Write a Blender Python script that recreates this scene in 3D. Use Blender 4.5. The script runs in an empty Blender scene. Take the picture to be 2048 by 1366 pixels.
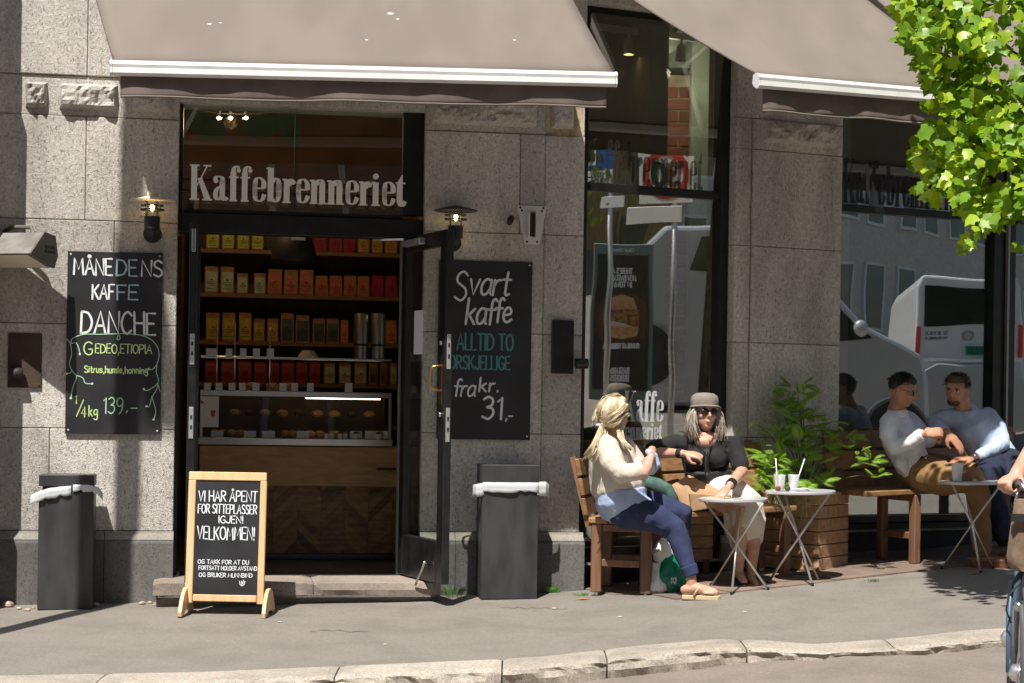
import bpy, math, random
from mathutils import Vector as V, Matrix, noise
random.seed(11)
R = math.radians
sc = bpy.context.scene
col = sc.collection
# ------------------------------------------------------------------ camera
FP = 3600.0; RO = 0.0155; HZ = 800.0; CAMZ = 1.3
cam_d = bpy.data.cameras.new("camera"); cam = bpy.data.objects.new("camera", cam_d); col.objects.link(cam)
cam_d.sensor_width = 36; cam_d.lens = 36*FP/2048; cam_d.shift_y = (HZ-683)/2048; cam_d.clip_end = 900; cam_d.clip_start = .1
cam.matrix_world = Matrix(((math.cos(RO), -math.sin(RO), 0, 0), (0, 0, -1, 0), (math.sin(RO), math.cos(RO), 0, CAMZ), (0, 0, 0, 1)))
sc.camera = cam
# ------------------------------------------------------------------ light
SUN_EL = R(60); SUN_AZ = R(20)      # light travels to the back and to the right
world = bpy.data.worlds.new("World"); sc.world = world; world.use_nodes = True
wn = world.node_tree; wn.nodes.clear()
sky = wn.nodes.new("ShaderNodeTexSky"); sky.sky_type = 'NISHITA'; sky.sun_disc = False
sky.sun_elevation = SUN_EL; sky.sun_rotation = math.pi+SUN_AZ; sky.air_density = 1.0; sky.dust_density = 1.5
bg = wn.nodes.new("ShaderNodeBackground"); bg.inputs[1].default_value = 0.070
wo = wn.nodes.new("ShaderNodeOutputWorld"); wn.links.new(sky.outputs[0], bg.inputs[0]); wn.links.new(bg.outputs[0], wo.inputs[0])
sd = bpy.data.lights.new("sun", 'SUN'); sd.energy = 4.9; sd.angle = R(.5); sd.color = (1, .955, .88)
sun = bpy.data.objects.new("sun", sd); col.objects.link(sun)
sdir = V((math.sin(SUN_AZ)*math.cos(SUN_EL), math.cos(SUN_AZ)*math.cos(SUN_EL), -math.sin(SUN_EL)))
sun.rotation_euler = sdir.to_track_quat('-Z', 'Y').to_euler(); sun.location = (-6, -14, 30)
sc.view_settings.view_transform = 'Standard'; sc.view_settings.look = 'None'; sc.view_settings.gamma = 1
sc.view_settings.exposure = 0.62; sc.view_settings.use_curve_mapping = False
sc.cycles.max_bounces = 8; sc.cycles.transparent_max_bounces = 16; sc.cycles.use_denoising = True
sc.cycles.sample_clamp_indirect = 6
# ------------------------------------------------------------------ picture -> place
CAM = V((0, 0, CAMZ))
def ray(u, v):
    a = (u-1024)/FP; b = (HZ-v)/FP
    return V((a-RO*b, 1, RO*a+b))
def at(u, v, Y): return CAM+ray(u, v)*Y
CORNER = V((.482, 12.314, 0))
class Fr:
    def __init__(s, yaw, org=CORNER):
        s.yaw = yaw; s.o = org; s.d = V((math.cos(yaw), math.sin(yaw), 0)); s.n = V((math.sin(yaw), -math.cos(yaw), 0))
        s.M = Matrix.Translation(org) @ Matrix.Rotation(yaw, 4, 'Z')
    def hit(s, u, v, off=0):
        r = ray(u, v); p0 = s.o+s.n*off; t = (p0-CAM).dot(s.n)/r.dot(s.n); return CAM+r*t
    def sz(s, u, v, off=0):
        p = s.hit(u, v, off); return (p-s.o).dot(s.d), p.z
    def w(s, a, z, off=0): return s.o+s.d*a+s.n*off+V((0, 0, z))
WL = Fr(R(9.4)); WR = Fr(R(25.6))
def g(x, y):      # height of the sloping pavement
    e = max(0, x-.2); return -.0077+.016*x+.025*(y-12.31)+.045*e
def G(u, v):
    r = ray(u, v); Y = 11
    for _ in range(40):
        p = CAM+r*Y; Y += (p.z-g(p.x, p.y))/(.13)*.5
    return CAM+r*Y
# ------------------------------------------------------------------ mesh helpers
RM = {}
def rootm(o):
    while o.parent: o = o.parent
    return RM[o.name]
class MB:
    def __init__(s, M=None): s.v = []; s.f = []; s.M = M or Matrix()
    def add(s, vs, fs, M=None):
        b = len(s.v); T = s.M @ M if M else s.M
        s.v += [T @ V(p) for p in vs]; s.f += [tuple(i+b for i in f) for f in fs]
    def box(s, x0, x1, y0, y1, z0, z1, M=None, c=0):
        if x0 > x1: x0, x1 = x1, x0
        if y0 > y1: y0, y1 = y1, y0
        if z0 > z1: z0, z1 = z1, z0
        if c <= 0:
            vs = [(x, y, z) for x in (x0, x1) for y in (y0, y1) for z in (z0, z1)]
            s.add(vs, [(0, 1, 3, 2), (4, 6, 7, 5), (0, 4, 5, 1), (2, 3, 7, 6), (0, 2, 6, 4), (1, 5, 7, 3)], M); return
        c = min(c, (x1-x0)*.45, (y1-y0)*.45, (z1-z0)*.45)
        vs = []; idx = {}
        for i, x in enumerate((x0, x1)):
            for j, y in enumerate((y0, y1)):
                for k, z in enumerate((z0, z1)):
                    sx, sy, sz = (1 if i == 0 else -1), (1 if j == 0 else -1), (1 if k == 0 else -1)
                    for a, p in enumerate(((x, y+sy*c, z+sz*c), (x+sx*c, y, z+sz*c), (x+sx*c, y+sy*c, z))):
                        idx[(i, j, k, a)] = len(vs); vs.append(p)
        I = lambda i, j, k, a: idx[(i, j, k, a)]
        fs = [(I(0,0,0,0), I(0,0,1,0), I(0,1,1,0), I(0,1,0,0)), (I(1,0,0,0), I(1,1,0,0), I(1,1,1,0), I(1,0,1,0)),
              (I(0,0,0,1), I(1,0,0,1), I(1,0,1,1), I(0,0,1,1)), (I(0,1,0,1), I(0,1,1,1), I(1,1,1,1), I(1,1,0,1)),
              (I(0,0,0,2), I(0,1,0,2), I(1,1,0,2), I(1,0,0,2)), (I(0,0,1,2), I(1,0,1,2), I(1,1,1,2), I(0,1,1,2))]
        for i in (0, 1):
            for j in (0, 1): fs.append((I(i,j,0,0), I(i,j,1,0), I(i,j,1,1), I(i,j,0,1)))
            for k in (0, 1): fs.append((I(i,0,k,0), I(i,1,k,0), I(i,1,k,2), I(i,0,k,2)))
        for j in (0, 1):
            for k in (0, 1): fs.append((I(0,j,k,1), I(1,j,k,1), I(1,j,k,2), I(0,j,k,2)))
        for i in (0, 1):
            for j in (0, 1):
                for k in (0, 1): fs.append((I(i,j,k,0), I(i,j,k,1), I(i,j,k,2)))
        s.add(vs, fs, M)
    def loft(s, rings, closed=True, cap=True, M=None):
        n = len(rings[0]); vs = [p for r in rings for p in r]; fs = []
        for i in range(len(rings)-1):
            for j in range(n if closed else n-1):
                k = (j+1) % n; fs.append((i*n+j, i*n+k, (i+1)*n+k, (i+1)*n+j))
        if cap and closed:
            fs.append(tuple(reversed(range(n)))); b = (len(rings)-1)*n; fs.append(tuple(range(b, b+n)))
        s.add(vs, fs, M)
    def tube(s, pts, r, seg=8, cap=True, M=None, flat=1.0, side=None, round_=False):
        pts = [V(p) for p in pts]; n = len(pts); rs = r if isinstance(r, (list, tuple)) else [r]*n
        if round_:
            a, b = pts[0], pts[-1]; da = (pts[1]-a).normalized(); db = (b-pts[-2]).normalized(); r0, r1 = rs[0], rs[-1]
            pts = [a-da*r0*.95, a-da*r0*.7]+pts+[b+db*r1*.7, b+db*r1*.95]; rs = [r0*.25, r0*.7]+list(rs)+[r1*.7, r1*.25]; n = len(pts)
        up = V(side) if side is not None else None; rings = []; prev = None
        for i, p in enumerate(pts):
            t = (pts[min(i+1, n-1)]-pts[max(i-1, 0)]).normalized()
            ref = up if up is not None else (prev if prev is not None else (V((0, 0, 1)) if abs(t.z) < .9 else V((1, 0, 0))))
            x = ref-t*ref.dot(t)
            if x.length < 1e-6: x = t.orthogonal()
            x.normalize(); y = t.cross(x); prev = x
            rings.append([p+x*math.cos(2*math.pi*k/seg)*rs[i]+y*math.sin(2*math.pi*k/seg)*rs[i]*flat for k in range(seg)])
        s.loft(rings, True, cap, M)
    def ball(s, c, r, seg=12, rings=8, M=None, rot=None):
        r = (r, r, r) if not isinstance(r, (tuple, list)) else r; c = V(c); out = []
        for i in range(rings+1):
            a = math.pi*(i/rings if 0 < i < rings else (.02 if i == 0 else .98)); ring = []
            for k in range(seg):
                q = V((r[0]*math.sin(a)*math.cos(2*math.pi*k/seg), r[1]*math.sin(a)*math.sin(2*math.pi*k/seg), -r[2]*math.cos(a)))
                if rot is not None: q = rot @ q
                ring.append(c+q)
            out.append(ring)
        s.loft(out, True, True, M)
    def lathe(s, prof, c=(0, 0, 0), seg=20, M=None, cap=True):
        c = V(c)
        s.loft([[c+V((r*math.cos(2*math.pi*k/seg), r*math.sin(2*math.pi*k/seg), z)) for k in range(seg)] for r, z in prof], True, cap, M)
    def prism(s, poly, y0, y1, M=None):      # polygon in x,z extruded along y
        n = len(poly); vs = [(p[0], y0, p[1]) for p in poly]+[(p[0], y1, p[1]) for p in poly]
        s.add(vs, [tuple(range(n)), tuple(reversed(range(n, 2*n)))]+[(i, i+n, (i+1) % n+n, (i+1) % n) for i in range(n)], M)
    def bar(s, a, b, w, h, M=None, up=(0, 0, 1)):  # rectangular bar between two points
        a, b = V(a), V(b); t = (b-a).normalized(); x = t.cross(V(up)).normalized(); y = x.cross(t)
        s.loft([[p+x*sx*w/2+y*sy*h/2 for sx, sy in ((-1, -1), (1, -1), (1, 1), (-1, 1))] for p in (a, b)], True, True, M)
    def quad(s, a, b, c, d): s.add([a, b, c, d], [(0, 1, 2, 3)])
    def ribbon(s, pts, w, y=0.0, th=.0012, didone=None, M=None, taper=False):
        # flat stroke in the x,z plane; with didone=(thick, thin) the width follows the stroke direction
        n = len(pts); L = []; Rr = []
        for i, p in enumerate(pts):
            a = pts[max(i-1, 0)]; b = pts[min(i+1, n-1)]; tx, tz = b[0]-a[0], b[1]-a[1]; l = math.hypot(tx, tz) or 1
            tx /= l; tz /= l
            ww = (didone[1]+(didone[0]-didone[1])*abs(tz)**1.6) if didone else w
            if taper: ww *= .55+.45*math.sin(math.pi*(i+.5)/n)
            nx, nz = -tz*ww/2, tx*ww/2; L.append((p[0]+nx, p[1]+nz)); Rr.append((p[0]-nx, p[1]-nz))
        for i in range(n-1):
            vs = [(q[0], y-th, q[1]) for q in (L[i], Rr[i], Rr[i+1], L[i+1])]
            s.add(vs, [(0, 1, 2, 3)], M)
        return s
    def disc(s, x, z, r, y=0., seg=12, M=None, rz=None):
        rz = rz or r
        s.add([(x+r*math.cos(2*math.pi*k/seg), y, z+rz*math.sin(2*math.pi*k/seg)) for k in range(seg)], [tuple(range(seg))], M)
    def mesh(s, name, T=None):
        me = bpy.data.meshes.new(name); T = T or Matrix()
        me.from_pydata([T @ p for p in s.v], [], s.f); me.update(); return me
    def build(s, name, m, parent=None, smooth=False, bevel=0, label=None, kind=None, angle=None):
        if parent is not None:
            T = rootm(parent).inverted(); loc = None
        else:
            xs = [p.x for p in s.v]; ys = [p.y for p in s.v]; zs = [p.z for p in s.v]
            loc = V(((min(xs)+max(xs))/2, (min(ys)+max(ys))/2, min(zs))); T = Matrix.Translation(-loc)
        me = s.mesh(name, T); o = bpy.data.objects.new(name, me); col.objects.link(o)
        if m is not None: me.materials.append(m)
        if parent is not None: o.parent = parent
        else: o.location = loc; RM[o.name] = Matrix.Translation(loc)
        if smooth:
            me.polygons.foreach_set('use_smooth', [True]*len(me.polygons))
            if angle: me.set_sharp_from_angle(angle=R(angle))
        if bevel:
            b = o.modifiers.new('bevel', 'BEVEL'); b.width = bevel; b.segments = 2; b.limit_method = 'ANGLE'; b.angle_limit = R(40)
        if label: o['label'] = label
        if kind: o['kind'] = kind
        return o
def thing(name, loc, yaw=0, label=None, cat=None, group=None, kind=None):
    o = bpy.data.objects.new(name, None); col.objects.link(o); o.empty_display_size = .1
    o.location = loc; o.rotation_euler = (0, 0, yaw)
    RM[o.name] = Matrix.Translation(V(loc)) @ Matrix.Rotation(yaw, 4, 'Z')
    tag(o, label, cat, group, kind); return o
def tag(o, label=None, cat=None, group=None, kind=None):
    for k, val in (('label', label), ('category', cat), ('group', group), ('kind', kind)):
        if val: o[k] = val
    return o
def loc_m(o): return RM[o.name]
def kids(o): return [c for c in col.objects if c.parent == o]
def copy_tree(o, M=None, parent=None, label=None):
    c = o.copy(); col.objects.link(c)
    if parent is not None: c.parent = parent
    elif M is not None:
        c.matrix_world = M; RM[c.name] = M.copy()
    if label: c['label'] = label
    for ch in kids(o): copy_tree(ch, parent=c)
    return c
# ------------------------------------------------------------------ materials
def mat(name, c, rough=.6, metal=0, var=.0, scale=6, bump=0, bscale=60, c2=None, spec=.5, coat=0, trans=0, detail=4, stretch=None, sss=0, emit=None, es=0, rnd=0, mixlo=.4, mixhi=.6, alpha=1, objco=False):
    m = bpy.data.materials.new(name); m.use_nodes = True; nt = m.node_tree; N = nt.nodes; L = nt.links
    b = N['Principled BSDF']; b.inputs['Base Color'].default_value = (*c, 1); b.inputs['Roughness'].default_value = rough
    b.inputs['Metallic'].default_value = metal; b.inputs['Specular IOR Level'].default_value = spec
    b.inputs['Coat Weight'].default_value = coat; b.inputs['Alpha'].default_value = alpha
    if sss: b.inputs['Subsurface Weight'].default_value = sss; b.inputs['Subsurface Scale'].default_value = .01; b.inputs['Subsurface Radius'].default_value = (1, .4, .2)
    if trans: b.inputs['Transmission Weight'].default_value = trans
    if emit: b.inputs['Emission Color'].default_value = (*emit, 1); b.inputs['Emission Strength'].default_value = es
    tc = N.new('ShaderNodeTexCoord') if objco else N.new('ShaderNodeNewGeometry'); co = tc.outputs['Object'] if objco else tc.outputs['Position']
    if stretch:
        mp = N.new('ShaderNodeMapping'); mp.inputs['Scale'].default_value = stretch; L.new(co, mp.inputs[0]); co = mp.outputs[0]
    cc = None
    if var or c2:
        n = N.new('ShaderNodeTexNoise'); n.inputs['Scale'].default_value = scale; n.inputs['Detail'].default_value = detail; L.new(co, n.inputs['Vector'])
        rp = N.new('ShaderNodeMapRange'); rp.inputs[1].default_value = mixlo; rp.inputs[2].default_value = mixhi; L.new(n.outputs[0], rp.inputs[0])
        mx = N.new('ShaderNodeMix'); mx.data_type = 'RGBA'; L.new(rp.outputs[0], mx.inputs[0])
        mx.inputs[6].default_value = (*[x*(1-var) for x in c], 1); mx.inputs[7].default_value = (*(c2 or [min(1, x*(1+var)) for x in c]), 1)
        cc = mx.outputs[2]
    if rnd:
        oi = N.new('ShaderNodeObjectInfo'); r2 = N.new('ShaderNodeMapRange'); r2.inputs[3].default_value = 1-rnd; r2.inputs[4].default_value = 1+rnd; L.new(oi.outputs['Random'], r2.inputs[0])
        vm = N.new('ShaderNodeVectorMath'); vm.operation = 'SCALE'; L.new(r2.outputs[0], vm.inputs['Scale'])
        if cc: L.new(cc, vm.inputs[0])
        else: vm.inputs[0].default_value = c
        cc = vm.outputs[0]
    if cc: L.new(cc, b.inputs['Base Color'])
    if bump:
        n2 = N.new('ShaderNodeTexNoise'); n2.inputs['Scale'].default_value = bscale; n2.inputs['Detail'].default_value = 4; L.new(co, n2.inputs['Vector'])
        bp = N.new('ShaderNodeBump'); bp.inputs['Strength'].default_value = bump; bp.inputs['Distance'].default_value = .01; L.new(n2.outputs[0], bp.inputs['Height']); L.new(bp.outputs[0], b.inputs['Normal'])
    return m
def stone_mat(name, c, speck=.4, stain=.35, rough=.85, bump=.5, warm=None):
    m = mat(name, c, rough=rough); nt = m.node_tree; N = nt.nodes; L = nt.links; b = N['Principled BSDF']
    geo = N.new('ShaderNodeNewGeometry')
    def nz(scale, detail=5, rough_=.6, vec=None, dist=0):
        n = N.new('ShaderNodeTexNoise'); n.inputs['Scale'].default_value = scale; n.inputs['Detail'].default_value = detail; n.inputs['Roughness'].default_value = rough_
        n.inputs['Distortion'].default_value = dist; L.new(vec or geo.outputs['Position'], n.inputs['Vector']); return n.outputs[0]
    def rng(x, a, b_, c_, d):
        r = N.new('ShaderNodeMapRange'); r.inputs[1].default_value = a; r.inputs[2].default_value = b_; r.inputs[3].default_value = c_; r.inputs[4].default_value = d; L.new(x, r.inputs[0]); return r.outputs[0]
    def mul(x, y):
        q = N.new('ShaderNodeMath'); q.operation = 'MULTIPLY'; L.new(x, q.inputs[0]); L.new(y, q.inputs[1]); return q.outputs[0]
    mp = N.new('ShaderNodeMapping'); mp.inputs['Scale'].default_value = (1, 1, .45); mp.inputs['Rotation'].default_value = (0, .5, 0); L.new(geo.outputs['Position'], mp.inputs[0])
    sp = rng(nz(85, 3, .6, mp.outputs[0], .8), .33, .42, 1-speck, 1)          # dark pits of the tooled face
    sp2 = mul(rng(nz(210, 2, .5), .35, .65, .80, 1.2), rng(nz(48, 5, .7, None, .5), .3, .7, 1-speck*.55, 1+speck*.5))      # grain, two sizes
    mp2 = N.new('ShaderNodeMapping'); mp2.inputs['Scale'].default_value = (1, 1, .3); L.new(geo.outputs['Position'], mp2.inputs[0])
    st = rng(nz(2.2, 6, .65, mp2.outputs[0], .4), .3, .56, 1-stain, 1.06)      # weather stains running down
    oi = N.new('ShaderNodeObjectInfo'); rr = rng(oi.outputs['Random'], 0, 1, .9, 1.1)
    f = mul(mul(sp, sp2), mul(st, rr))
    vm = N.new('ShaderNodeVectorMath'); vm.operation = 'SCALE'; vm.inputs[0].default_value = c; L.new(f, vm.inputs['Scale'])
    if warm:
        mx = N.new('ShaderNodeMix'); mx.data_type = 'RGBA'; mx.inputs[6].default_value = (*c, 1); mx.inputs[7].default_value = (*warm, 1)
        L.new(rng(nz(5, 4), .4, .65, 0, 1), mx.inputs[0]); L.new(mx.outputs[2], vm.inputs[0])
    L.new(vm.outputs[0], b.inputs['Base Color'])
    bp = N.new('ShaderNodeBump'); bp.inputs['Strength'].default_value = bump; bp.inputs['Distance'].default_value = .006
    L.new(mul(sp, sp2), bp.inputs['Height']); L.new(bp.outputs[0], b.inputs['Normal']); return m
def wood_mat(name, c, c2, axis='x', rough=.5, rnd=.15, scale=1.0, bump=.15):
    st = {'x': (1.2, 14, 14), 'y': (14, 1.2, 14), 'z': (14, 14, 1.2)}[axis]
    return mat(name, c, rough, c2=c2, scale=2.2*scale, stretch=st, detail=6, rnd=rnd, bump=bump, bscale=8*scale, mixlo=.35, mixhi=.68)
def glass_mat(name, refl=.3, tint=(.9, .95, .92), rough=0.0):
    m = bpy.data.materials.new(name); m.use_nodes = True; nt = m.node_tree; N = nt.nodes; L = nt.links; N.clear()
    t = N.new('ShaderNodeBsdfTransparent'); t.inputs[0].default_value = (*tint, 1)
    gl = N.new('ShaderNodeBsdfGlossy'); gl.inputs['Roughness'].default_value = rough; gl.inputs[0].default_value = (1, 1, 1, 1)
    gg = N.new('ShaderNodeNewGeometry'); dt = N.new('ShaderNodeVectorMath'); dt.operation = 'DOT_PRODUCT'; L.new(gg.outputs['Normal'], dt.inputs[0]); L.new(gg.outputs['Incoming'], dt.inputs[1])
    def mth(op, a, b_=None):
        q = N.new('ShaderNodeMath'); q.operation = op
        for k_, x in enumerate((a, b_)):
            if x is None: continue
            if isinstance(x, (int, float)): q.inputs[k_].default_value = x
            else: L.new(x, q.inputs[k_])
        return q.outputs[0]
    sch = mth('POWER', mth('SUBTRACT', 1.0, mth('ABSOLUTE', dt.outputs['Value'])), 5.0)
    mr = N.new('ShaderNodeMapRange'); mr.inputs[3].default_value = refl; mr.inputs[4].default_value = 1
    L.new(sch, mr.inputs[0])
    n = N.new('ShaderNodeTexNoise'); n.inputs['Scale'].default_value = 1.1; n.inputs['Detail'].default_value = 1
    geo = N.new('ShaderNodeNewGeometry'); L.new(geo.outputs['Position'], n.inputs['Vector'])
    bp = N.new('ShaderNodeBump'); bp.inputs['Strength'].default_value = .05; bp.inputs['Distance'].default_value = .05; L.new(n.outputs[0], bp.inputs['Height']); L.new(bp.outputs[0], gl.inputs['Normal'])
    mx = N.new('ShaderNodeMixShader'); L.new(mr.outputs[0], mx.inputs[0]); L.new(t.outputs[0], mx.inputs[1]); L.new(gl.outputs[0], mx.inputs[2])
    o = N.new('ShaderNodeOutputMaterial'); L.new(mx.outputs[0], o.inputs[0]); return m
M_ = {}
M_['stone'] = stone_mat('granite_tooled', (.63, .59, .54), speck=.5, stain=.36, bump=1.0)
M_['rock'] = stone_mat('granite_rock_faced', (.58, .54, .49), speck=.5, stain=.3, bump=.7)
M_['plinth'] = stone_mat('granite_plinth_dark', (.145, .14, .133), speck=.4, stain=.35, bump=.5)
M_['ledge'] = stone_mat('granite_ledge', (.27, .25, .22), speck=.3, stain=.3)
M_['step'] = stone_mat('step_sandstone', (.30, .25, .21), speck=.3, stain=.3)
M_['kerb'] = stone_mat('kerb_granite', (.42, .37, .31), speck=.4, stain=.3, bump=.8)
M_['mortar'] = mat('mortar', (.42, .34, .22), .9, var=.3, scale=12)
M_['black'] = mat('black_paint', (.012, .012, .012), .35, var=.3, scale=9, spec=.5, bump=.05, bscale=40)
M_['black2'] = mat('black_matt', (.015, .015, .016), .6)
M_['darkbin'] = mat('bin_grey_steel', (.040, .041, .043), .45, var=.3, scale=5, stretch=(1, 1, .35), bump=.06, bscale=30)
M_['board'] = mat('chalkboard', (.018, .018, .021), .5, var=.25, scale=4)
M_['fabric'] = mat('awning_fabric', (.170, .142, .118), .85, var=.07, scale=2.6, bump=.12, bscale=500, stretch=(1, .4, .4), detail=7)
M_['fabric2'] = mat('valance_fabric', (.13, .10, .087), .85, var=.12, scale=7, bump=.1, bscale=300)
M_['white'] = mat('white_paint', (.66, .66, .65), .4, var=.05, scale=8)
M_['paper'] = mat('white_paper', (.75, .76, .80), .7)
M_['chalkw'] = mat('chalk_white', (.75, .77, .80), .9)
M_['chalkb'] = mat('chalk_light_blue', (.42, .58, .66), .9)
M_['chalkt'] = mat('chalk_teal', (.08, .27, .28), .9)
M_['chalkg'] = mat('chalk_lime', (.55, .72, .30), .9)
M_['chalkm'] = mat('chalk_mint', (.40, .66, .45), .9)
M_['letter'] = mat('sign_letter_metal', (.90, .88, .84), .5, metal=0)
M_['steel'] = mat('brushed_steel', (.60, .60, .60), .28, metal=1)
M_['alu'] = mat('aluminium', (.72, .71, .70), .35, metal=.9)
M_['brass'] = mat('brass', (.55, .36, .14), .3, metal=1)
M_['glass_l'] = glass_mat('window_glass', .075)
M_['glass_r'] = glass_mat('window_glass_street', .29, (.86, .92, .89))
M_['glass_d'] = glass_mat('thin_glass', .03, (.95, .97, .96))
M_['walk'] = stone_mat('pavement_asphalt', (.190, .172, .148), speck=.26, stain=.16, bump=.6)
M_['road'] = stone_mat('road_asphalt', (.235, .198, .170), speck=.28, stain=.16, bump=.6)
# ------------------------------------------------------------------ ground
KU = [(-1200, 1380), (0, 1354), (400, 1347), (1000, 1321), (1287, 1293), (1435, 1281), (1532, 1283), (1630, 1291), (1819, 1277), (1937, 1263), (2300, 1242)]
KP = [G(u, v) for u, v in KU]
def kline(x):
    P = KP
    if x <= P[0].x: return P[0].y-(P[0].x-x)*.1
    for a, b in zip(P, P[1:]):
        if a.x <= x <= b.x: return a.y+(b.y-a.y)*(x-a.x)/(b.x-a.x)
    return P[-1].y+(x-P[-1].x)*.18
def kh(x):      # kerb upstand
    if x < 1.05: return .095
    if x < 1.75: return .095-.085*(x-1.05)/.7
    return .012+min(.03, (x-1.75)*.06)
def zroad(x, y):
    yk = kline(x)-.32; return g(x, yk)-kh(x)+.012*(y-yk)*.6
xs = [-30+ i*1.5 for i in range(15)]+[-7.5+i*.12 for i in range(116)]+[6.5+i*1.5 for i in range(17)]
mb = MB(); rows = []
for x in xs:
    yk = kline(x); ya = 12.6 if x < .4 else 13+x*.5
    ys = [yk+(ya-yk)*t/14 for t in range(15)]+[ya+2, ya+12]
    rows.append([V((x, y, g(x, y)+.0015*math.sin(x*7+y*3))) for y in ys])
mb.loft(rows, closed=False, cap=False)
tag(mb.build('pavement', M_['walk'], smooth=True), 'grey asphalt pavement rising to the right in front of the cafe', kind='structure')
mb = MB(); rows = []
for x in xs:
    y1 = kline(x)-.30
    rows.append([V((x, y1+(-40-y1)*(t/20)**1.6, zroad(x, y1+(-40-y1)*(t/20)**1.6))) for t in range(21)])
mb.loft(rows, closed=False, cap=False)
tag(mb.build('road', M_['road'], smooth=True), 'pinkish grey asphalt road in front of the kerb', kind='structure')
mb = MB(); mb.box(-300, 300, -300, 300, -1.6, -1.5)
tag(mb.build('terrain', M_['walk']), kind='structure')
# kerb stones: rough granite pieces with joints
kr = thing('kerb', (0, 9.5, g(0, 9.5)), label='pale granite kerb of long stones along the pavement edge', kind='structure')
kj = [-6.5, -4.4, -2.9, -2.03, -.87, -.03, .52, 1.27, 2.02, 3.0, 4.2]
def kerbstone(x0, x1, name='kerb_stone'):
    n = max(4, int((x1-x0)/.035)); rows = []; mb = MB(); ph = random.random()*9
    for i in range(n+1):
        x = x0+(x1-x0)*i/n; yk = kline(x); h = kh(x)
        e = 0.012 if i in (0, n) else 0
        d = lambda k, a: a*noise.noise(V((x*9+ph, k*3.1, ph)))
        top = g(x, yk)+.006; zf = zroad(x, yk-.33)-.03
        rows.append([V((x, yk+.01, top-.12)), V((x, yk+.01, top-e*.5)), V((x, yk-.1, top-e*.5+d(1, .004))), V((x, yk-.27+d(2, .02), top-.004-e+d(3, .006))),
                     V((x, yk-.30-d(4, .02)+.012*noise.noise(V((x*40, 1, ph)))+e, top-.02-e)), V((x, yk-.305+d(5, .03)+.016*noise.noise(V((x*34, 2, ph)))+e, top-h*.38)), V((x, yk-.31+d(6, .035)+.016*noise.noise(V((x*37, 3, ph)))+e, top-h*.7)), V((x, yk-.30+d(7, .03)+e, zf))])
    mb.loft(rows, closed=False, cap=False)
    mb.add([r for r in rows[0]]+[V((x0, rows[0][0].y, zf))], [tuple(range(9))]); mb.add([r for r in rows[-1]]+[V((x1, rows[-1][0].y, zf))], [tuple(reversed(range(9)))])
    return mb.build(name, M_['kerb'], kr)
for a, b in zip(kj, kj[1:]): kerbstone(a+.004, b-.004)
# paving setts strip and slabs under the seats
M_['slab'] = stone_mat('paving_slab_brown', (.20, .145, .115), speck=.2, stain=.35)
sr = thing('slab_strip', tuple(CORNER), WR.yaw, label='strip of brown paving slabs under the benches beside the wall', kind='structure')
for i in range(11):
    for j in range(2):
        s0 = .02+i*.42+(0.2 if j else 0); o0 = .02+j*.45
        P = [WR.w(s0+a*.41, 0, o0+b*.44) for a, b in ((0, 0), (1, 0), (1, 1), (0, 1))]
        dz = random.random()*.006
        mb = MB(); mb.add([V((p.x, p.y, g(p.x, p.y)+.006+dz)) for p in P]+[V((p.x, p.y, g(p.x, p.y)-.05)) for p in P], [(3, 2, 1, 0), (0, 1, 5, 4), (1, 2, 6, 5), (2, 3, 7, 6), (3, 0, 4, 7)])
        mb.build('paving_slab', M_['slab'], sr)
# ------------------------------------------------------------------ building shell
BT = thing('cafe_building', tuple(CORNER), 0, label='grey granite corner building with black framed shop windows and double doors', cat='building')
def zL(v, u=250, off=0): return WL.sz(u, v, off)[1]
def sL(u, v=700, off=0): return WL.sz(u, v, off)[0]
def zR(v, u=1570, off=0): return WR.sz(u, v, off)[1]
def sR(u, v=700, off=0): return WR.sz(u, v, off)[0]
def block(F, s0, s1, z0, z1, o1=0, o0=-.34, m='stone', gp=.0022, name='stone_block', c=.004):
    mb = MB(F.M); mb.box(s0+gp, s1-gp, -o1, -o0, z0+gp, z1-gp, c=c); return mb.build(name, M_[m], BT)
def rockblock(F, s0, s1, z0, z1, o0=-.02, d=.05):
    nx = max(8, int((s1-s0)/.022)); nz_ = max(6, int((z1-z0)/.022)); mb = MB(F.M); rows = []; ph = random.random()*50
    for i in range(nx+1):
        row = []
        for j in range(nz_+1):
            a, b = i/nx, j/nz_; e = min(a, 1-a)*(s1-s0)/.03; f = min(b, 1-b)*(z1-z0)/.03; k = min(1, e, f)
            dd = o0 if k == 0 else d*(.55+.45*k)+k*.03*noise.noise(V((i*.25+ph, j*.25, ph)))+k*.03*noise.noise(V((i*.6+ph, j*.6, 3)))
            row.append(V((s0+(s1-s0)*a, -dd, z0+(z1-z0)*b)))
        rows.append(row)
    mb.loft(rows, closed=False, cap=False)
    b = mb.build('rock_faced_block', M_['rock'], BT); return b
Z = [zL(v) for v in (858, 650, 443, 236, 155)]      # course joints of the door wall
zp1 = zL(1062); zp0 = zL(1084, off=.06)
courses = [(zp1, Z[0]), (Z[0], Z[1]), (Z[1], Z[2]), (Z[2], Z[3]), (Z[3], Z[4])]
def row_blocks(F, z0, z1, cuts, o1=0, **k):
    for a, b in zip(cuts, cuts[1:]): block(F, a, b, z0, z1, o1, **k)
EL = sL(352); ML = sL(845); MR = -.004
left = {0: [-5.2, -4.1, sL(102), EL], 1: [-5.2, -4.4, sL(-60), sL(238), EL], 2: [-5.2, -4.0, sL(-20), sL(225), EL], 3: [-5.2, sL(-140), sL(166), EL], 4: [-5.2, EL]}
mid = {0: [ML, sL(1085)], 1: [ML, sL(1000), sL(1085)], 2: [ML, sL(1085)], 3: [ML, sL(1035), sL(1085)], 4: [ML, sL(1085)]}
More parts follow.
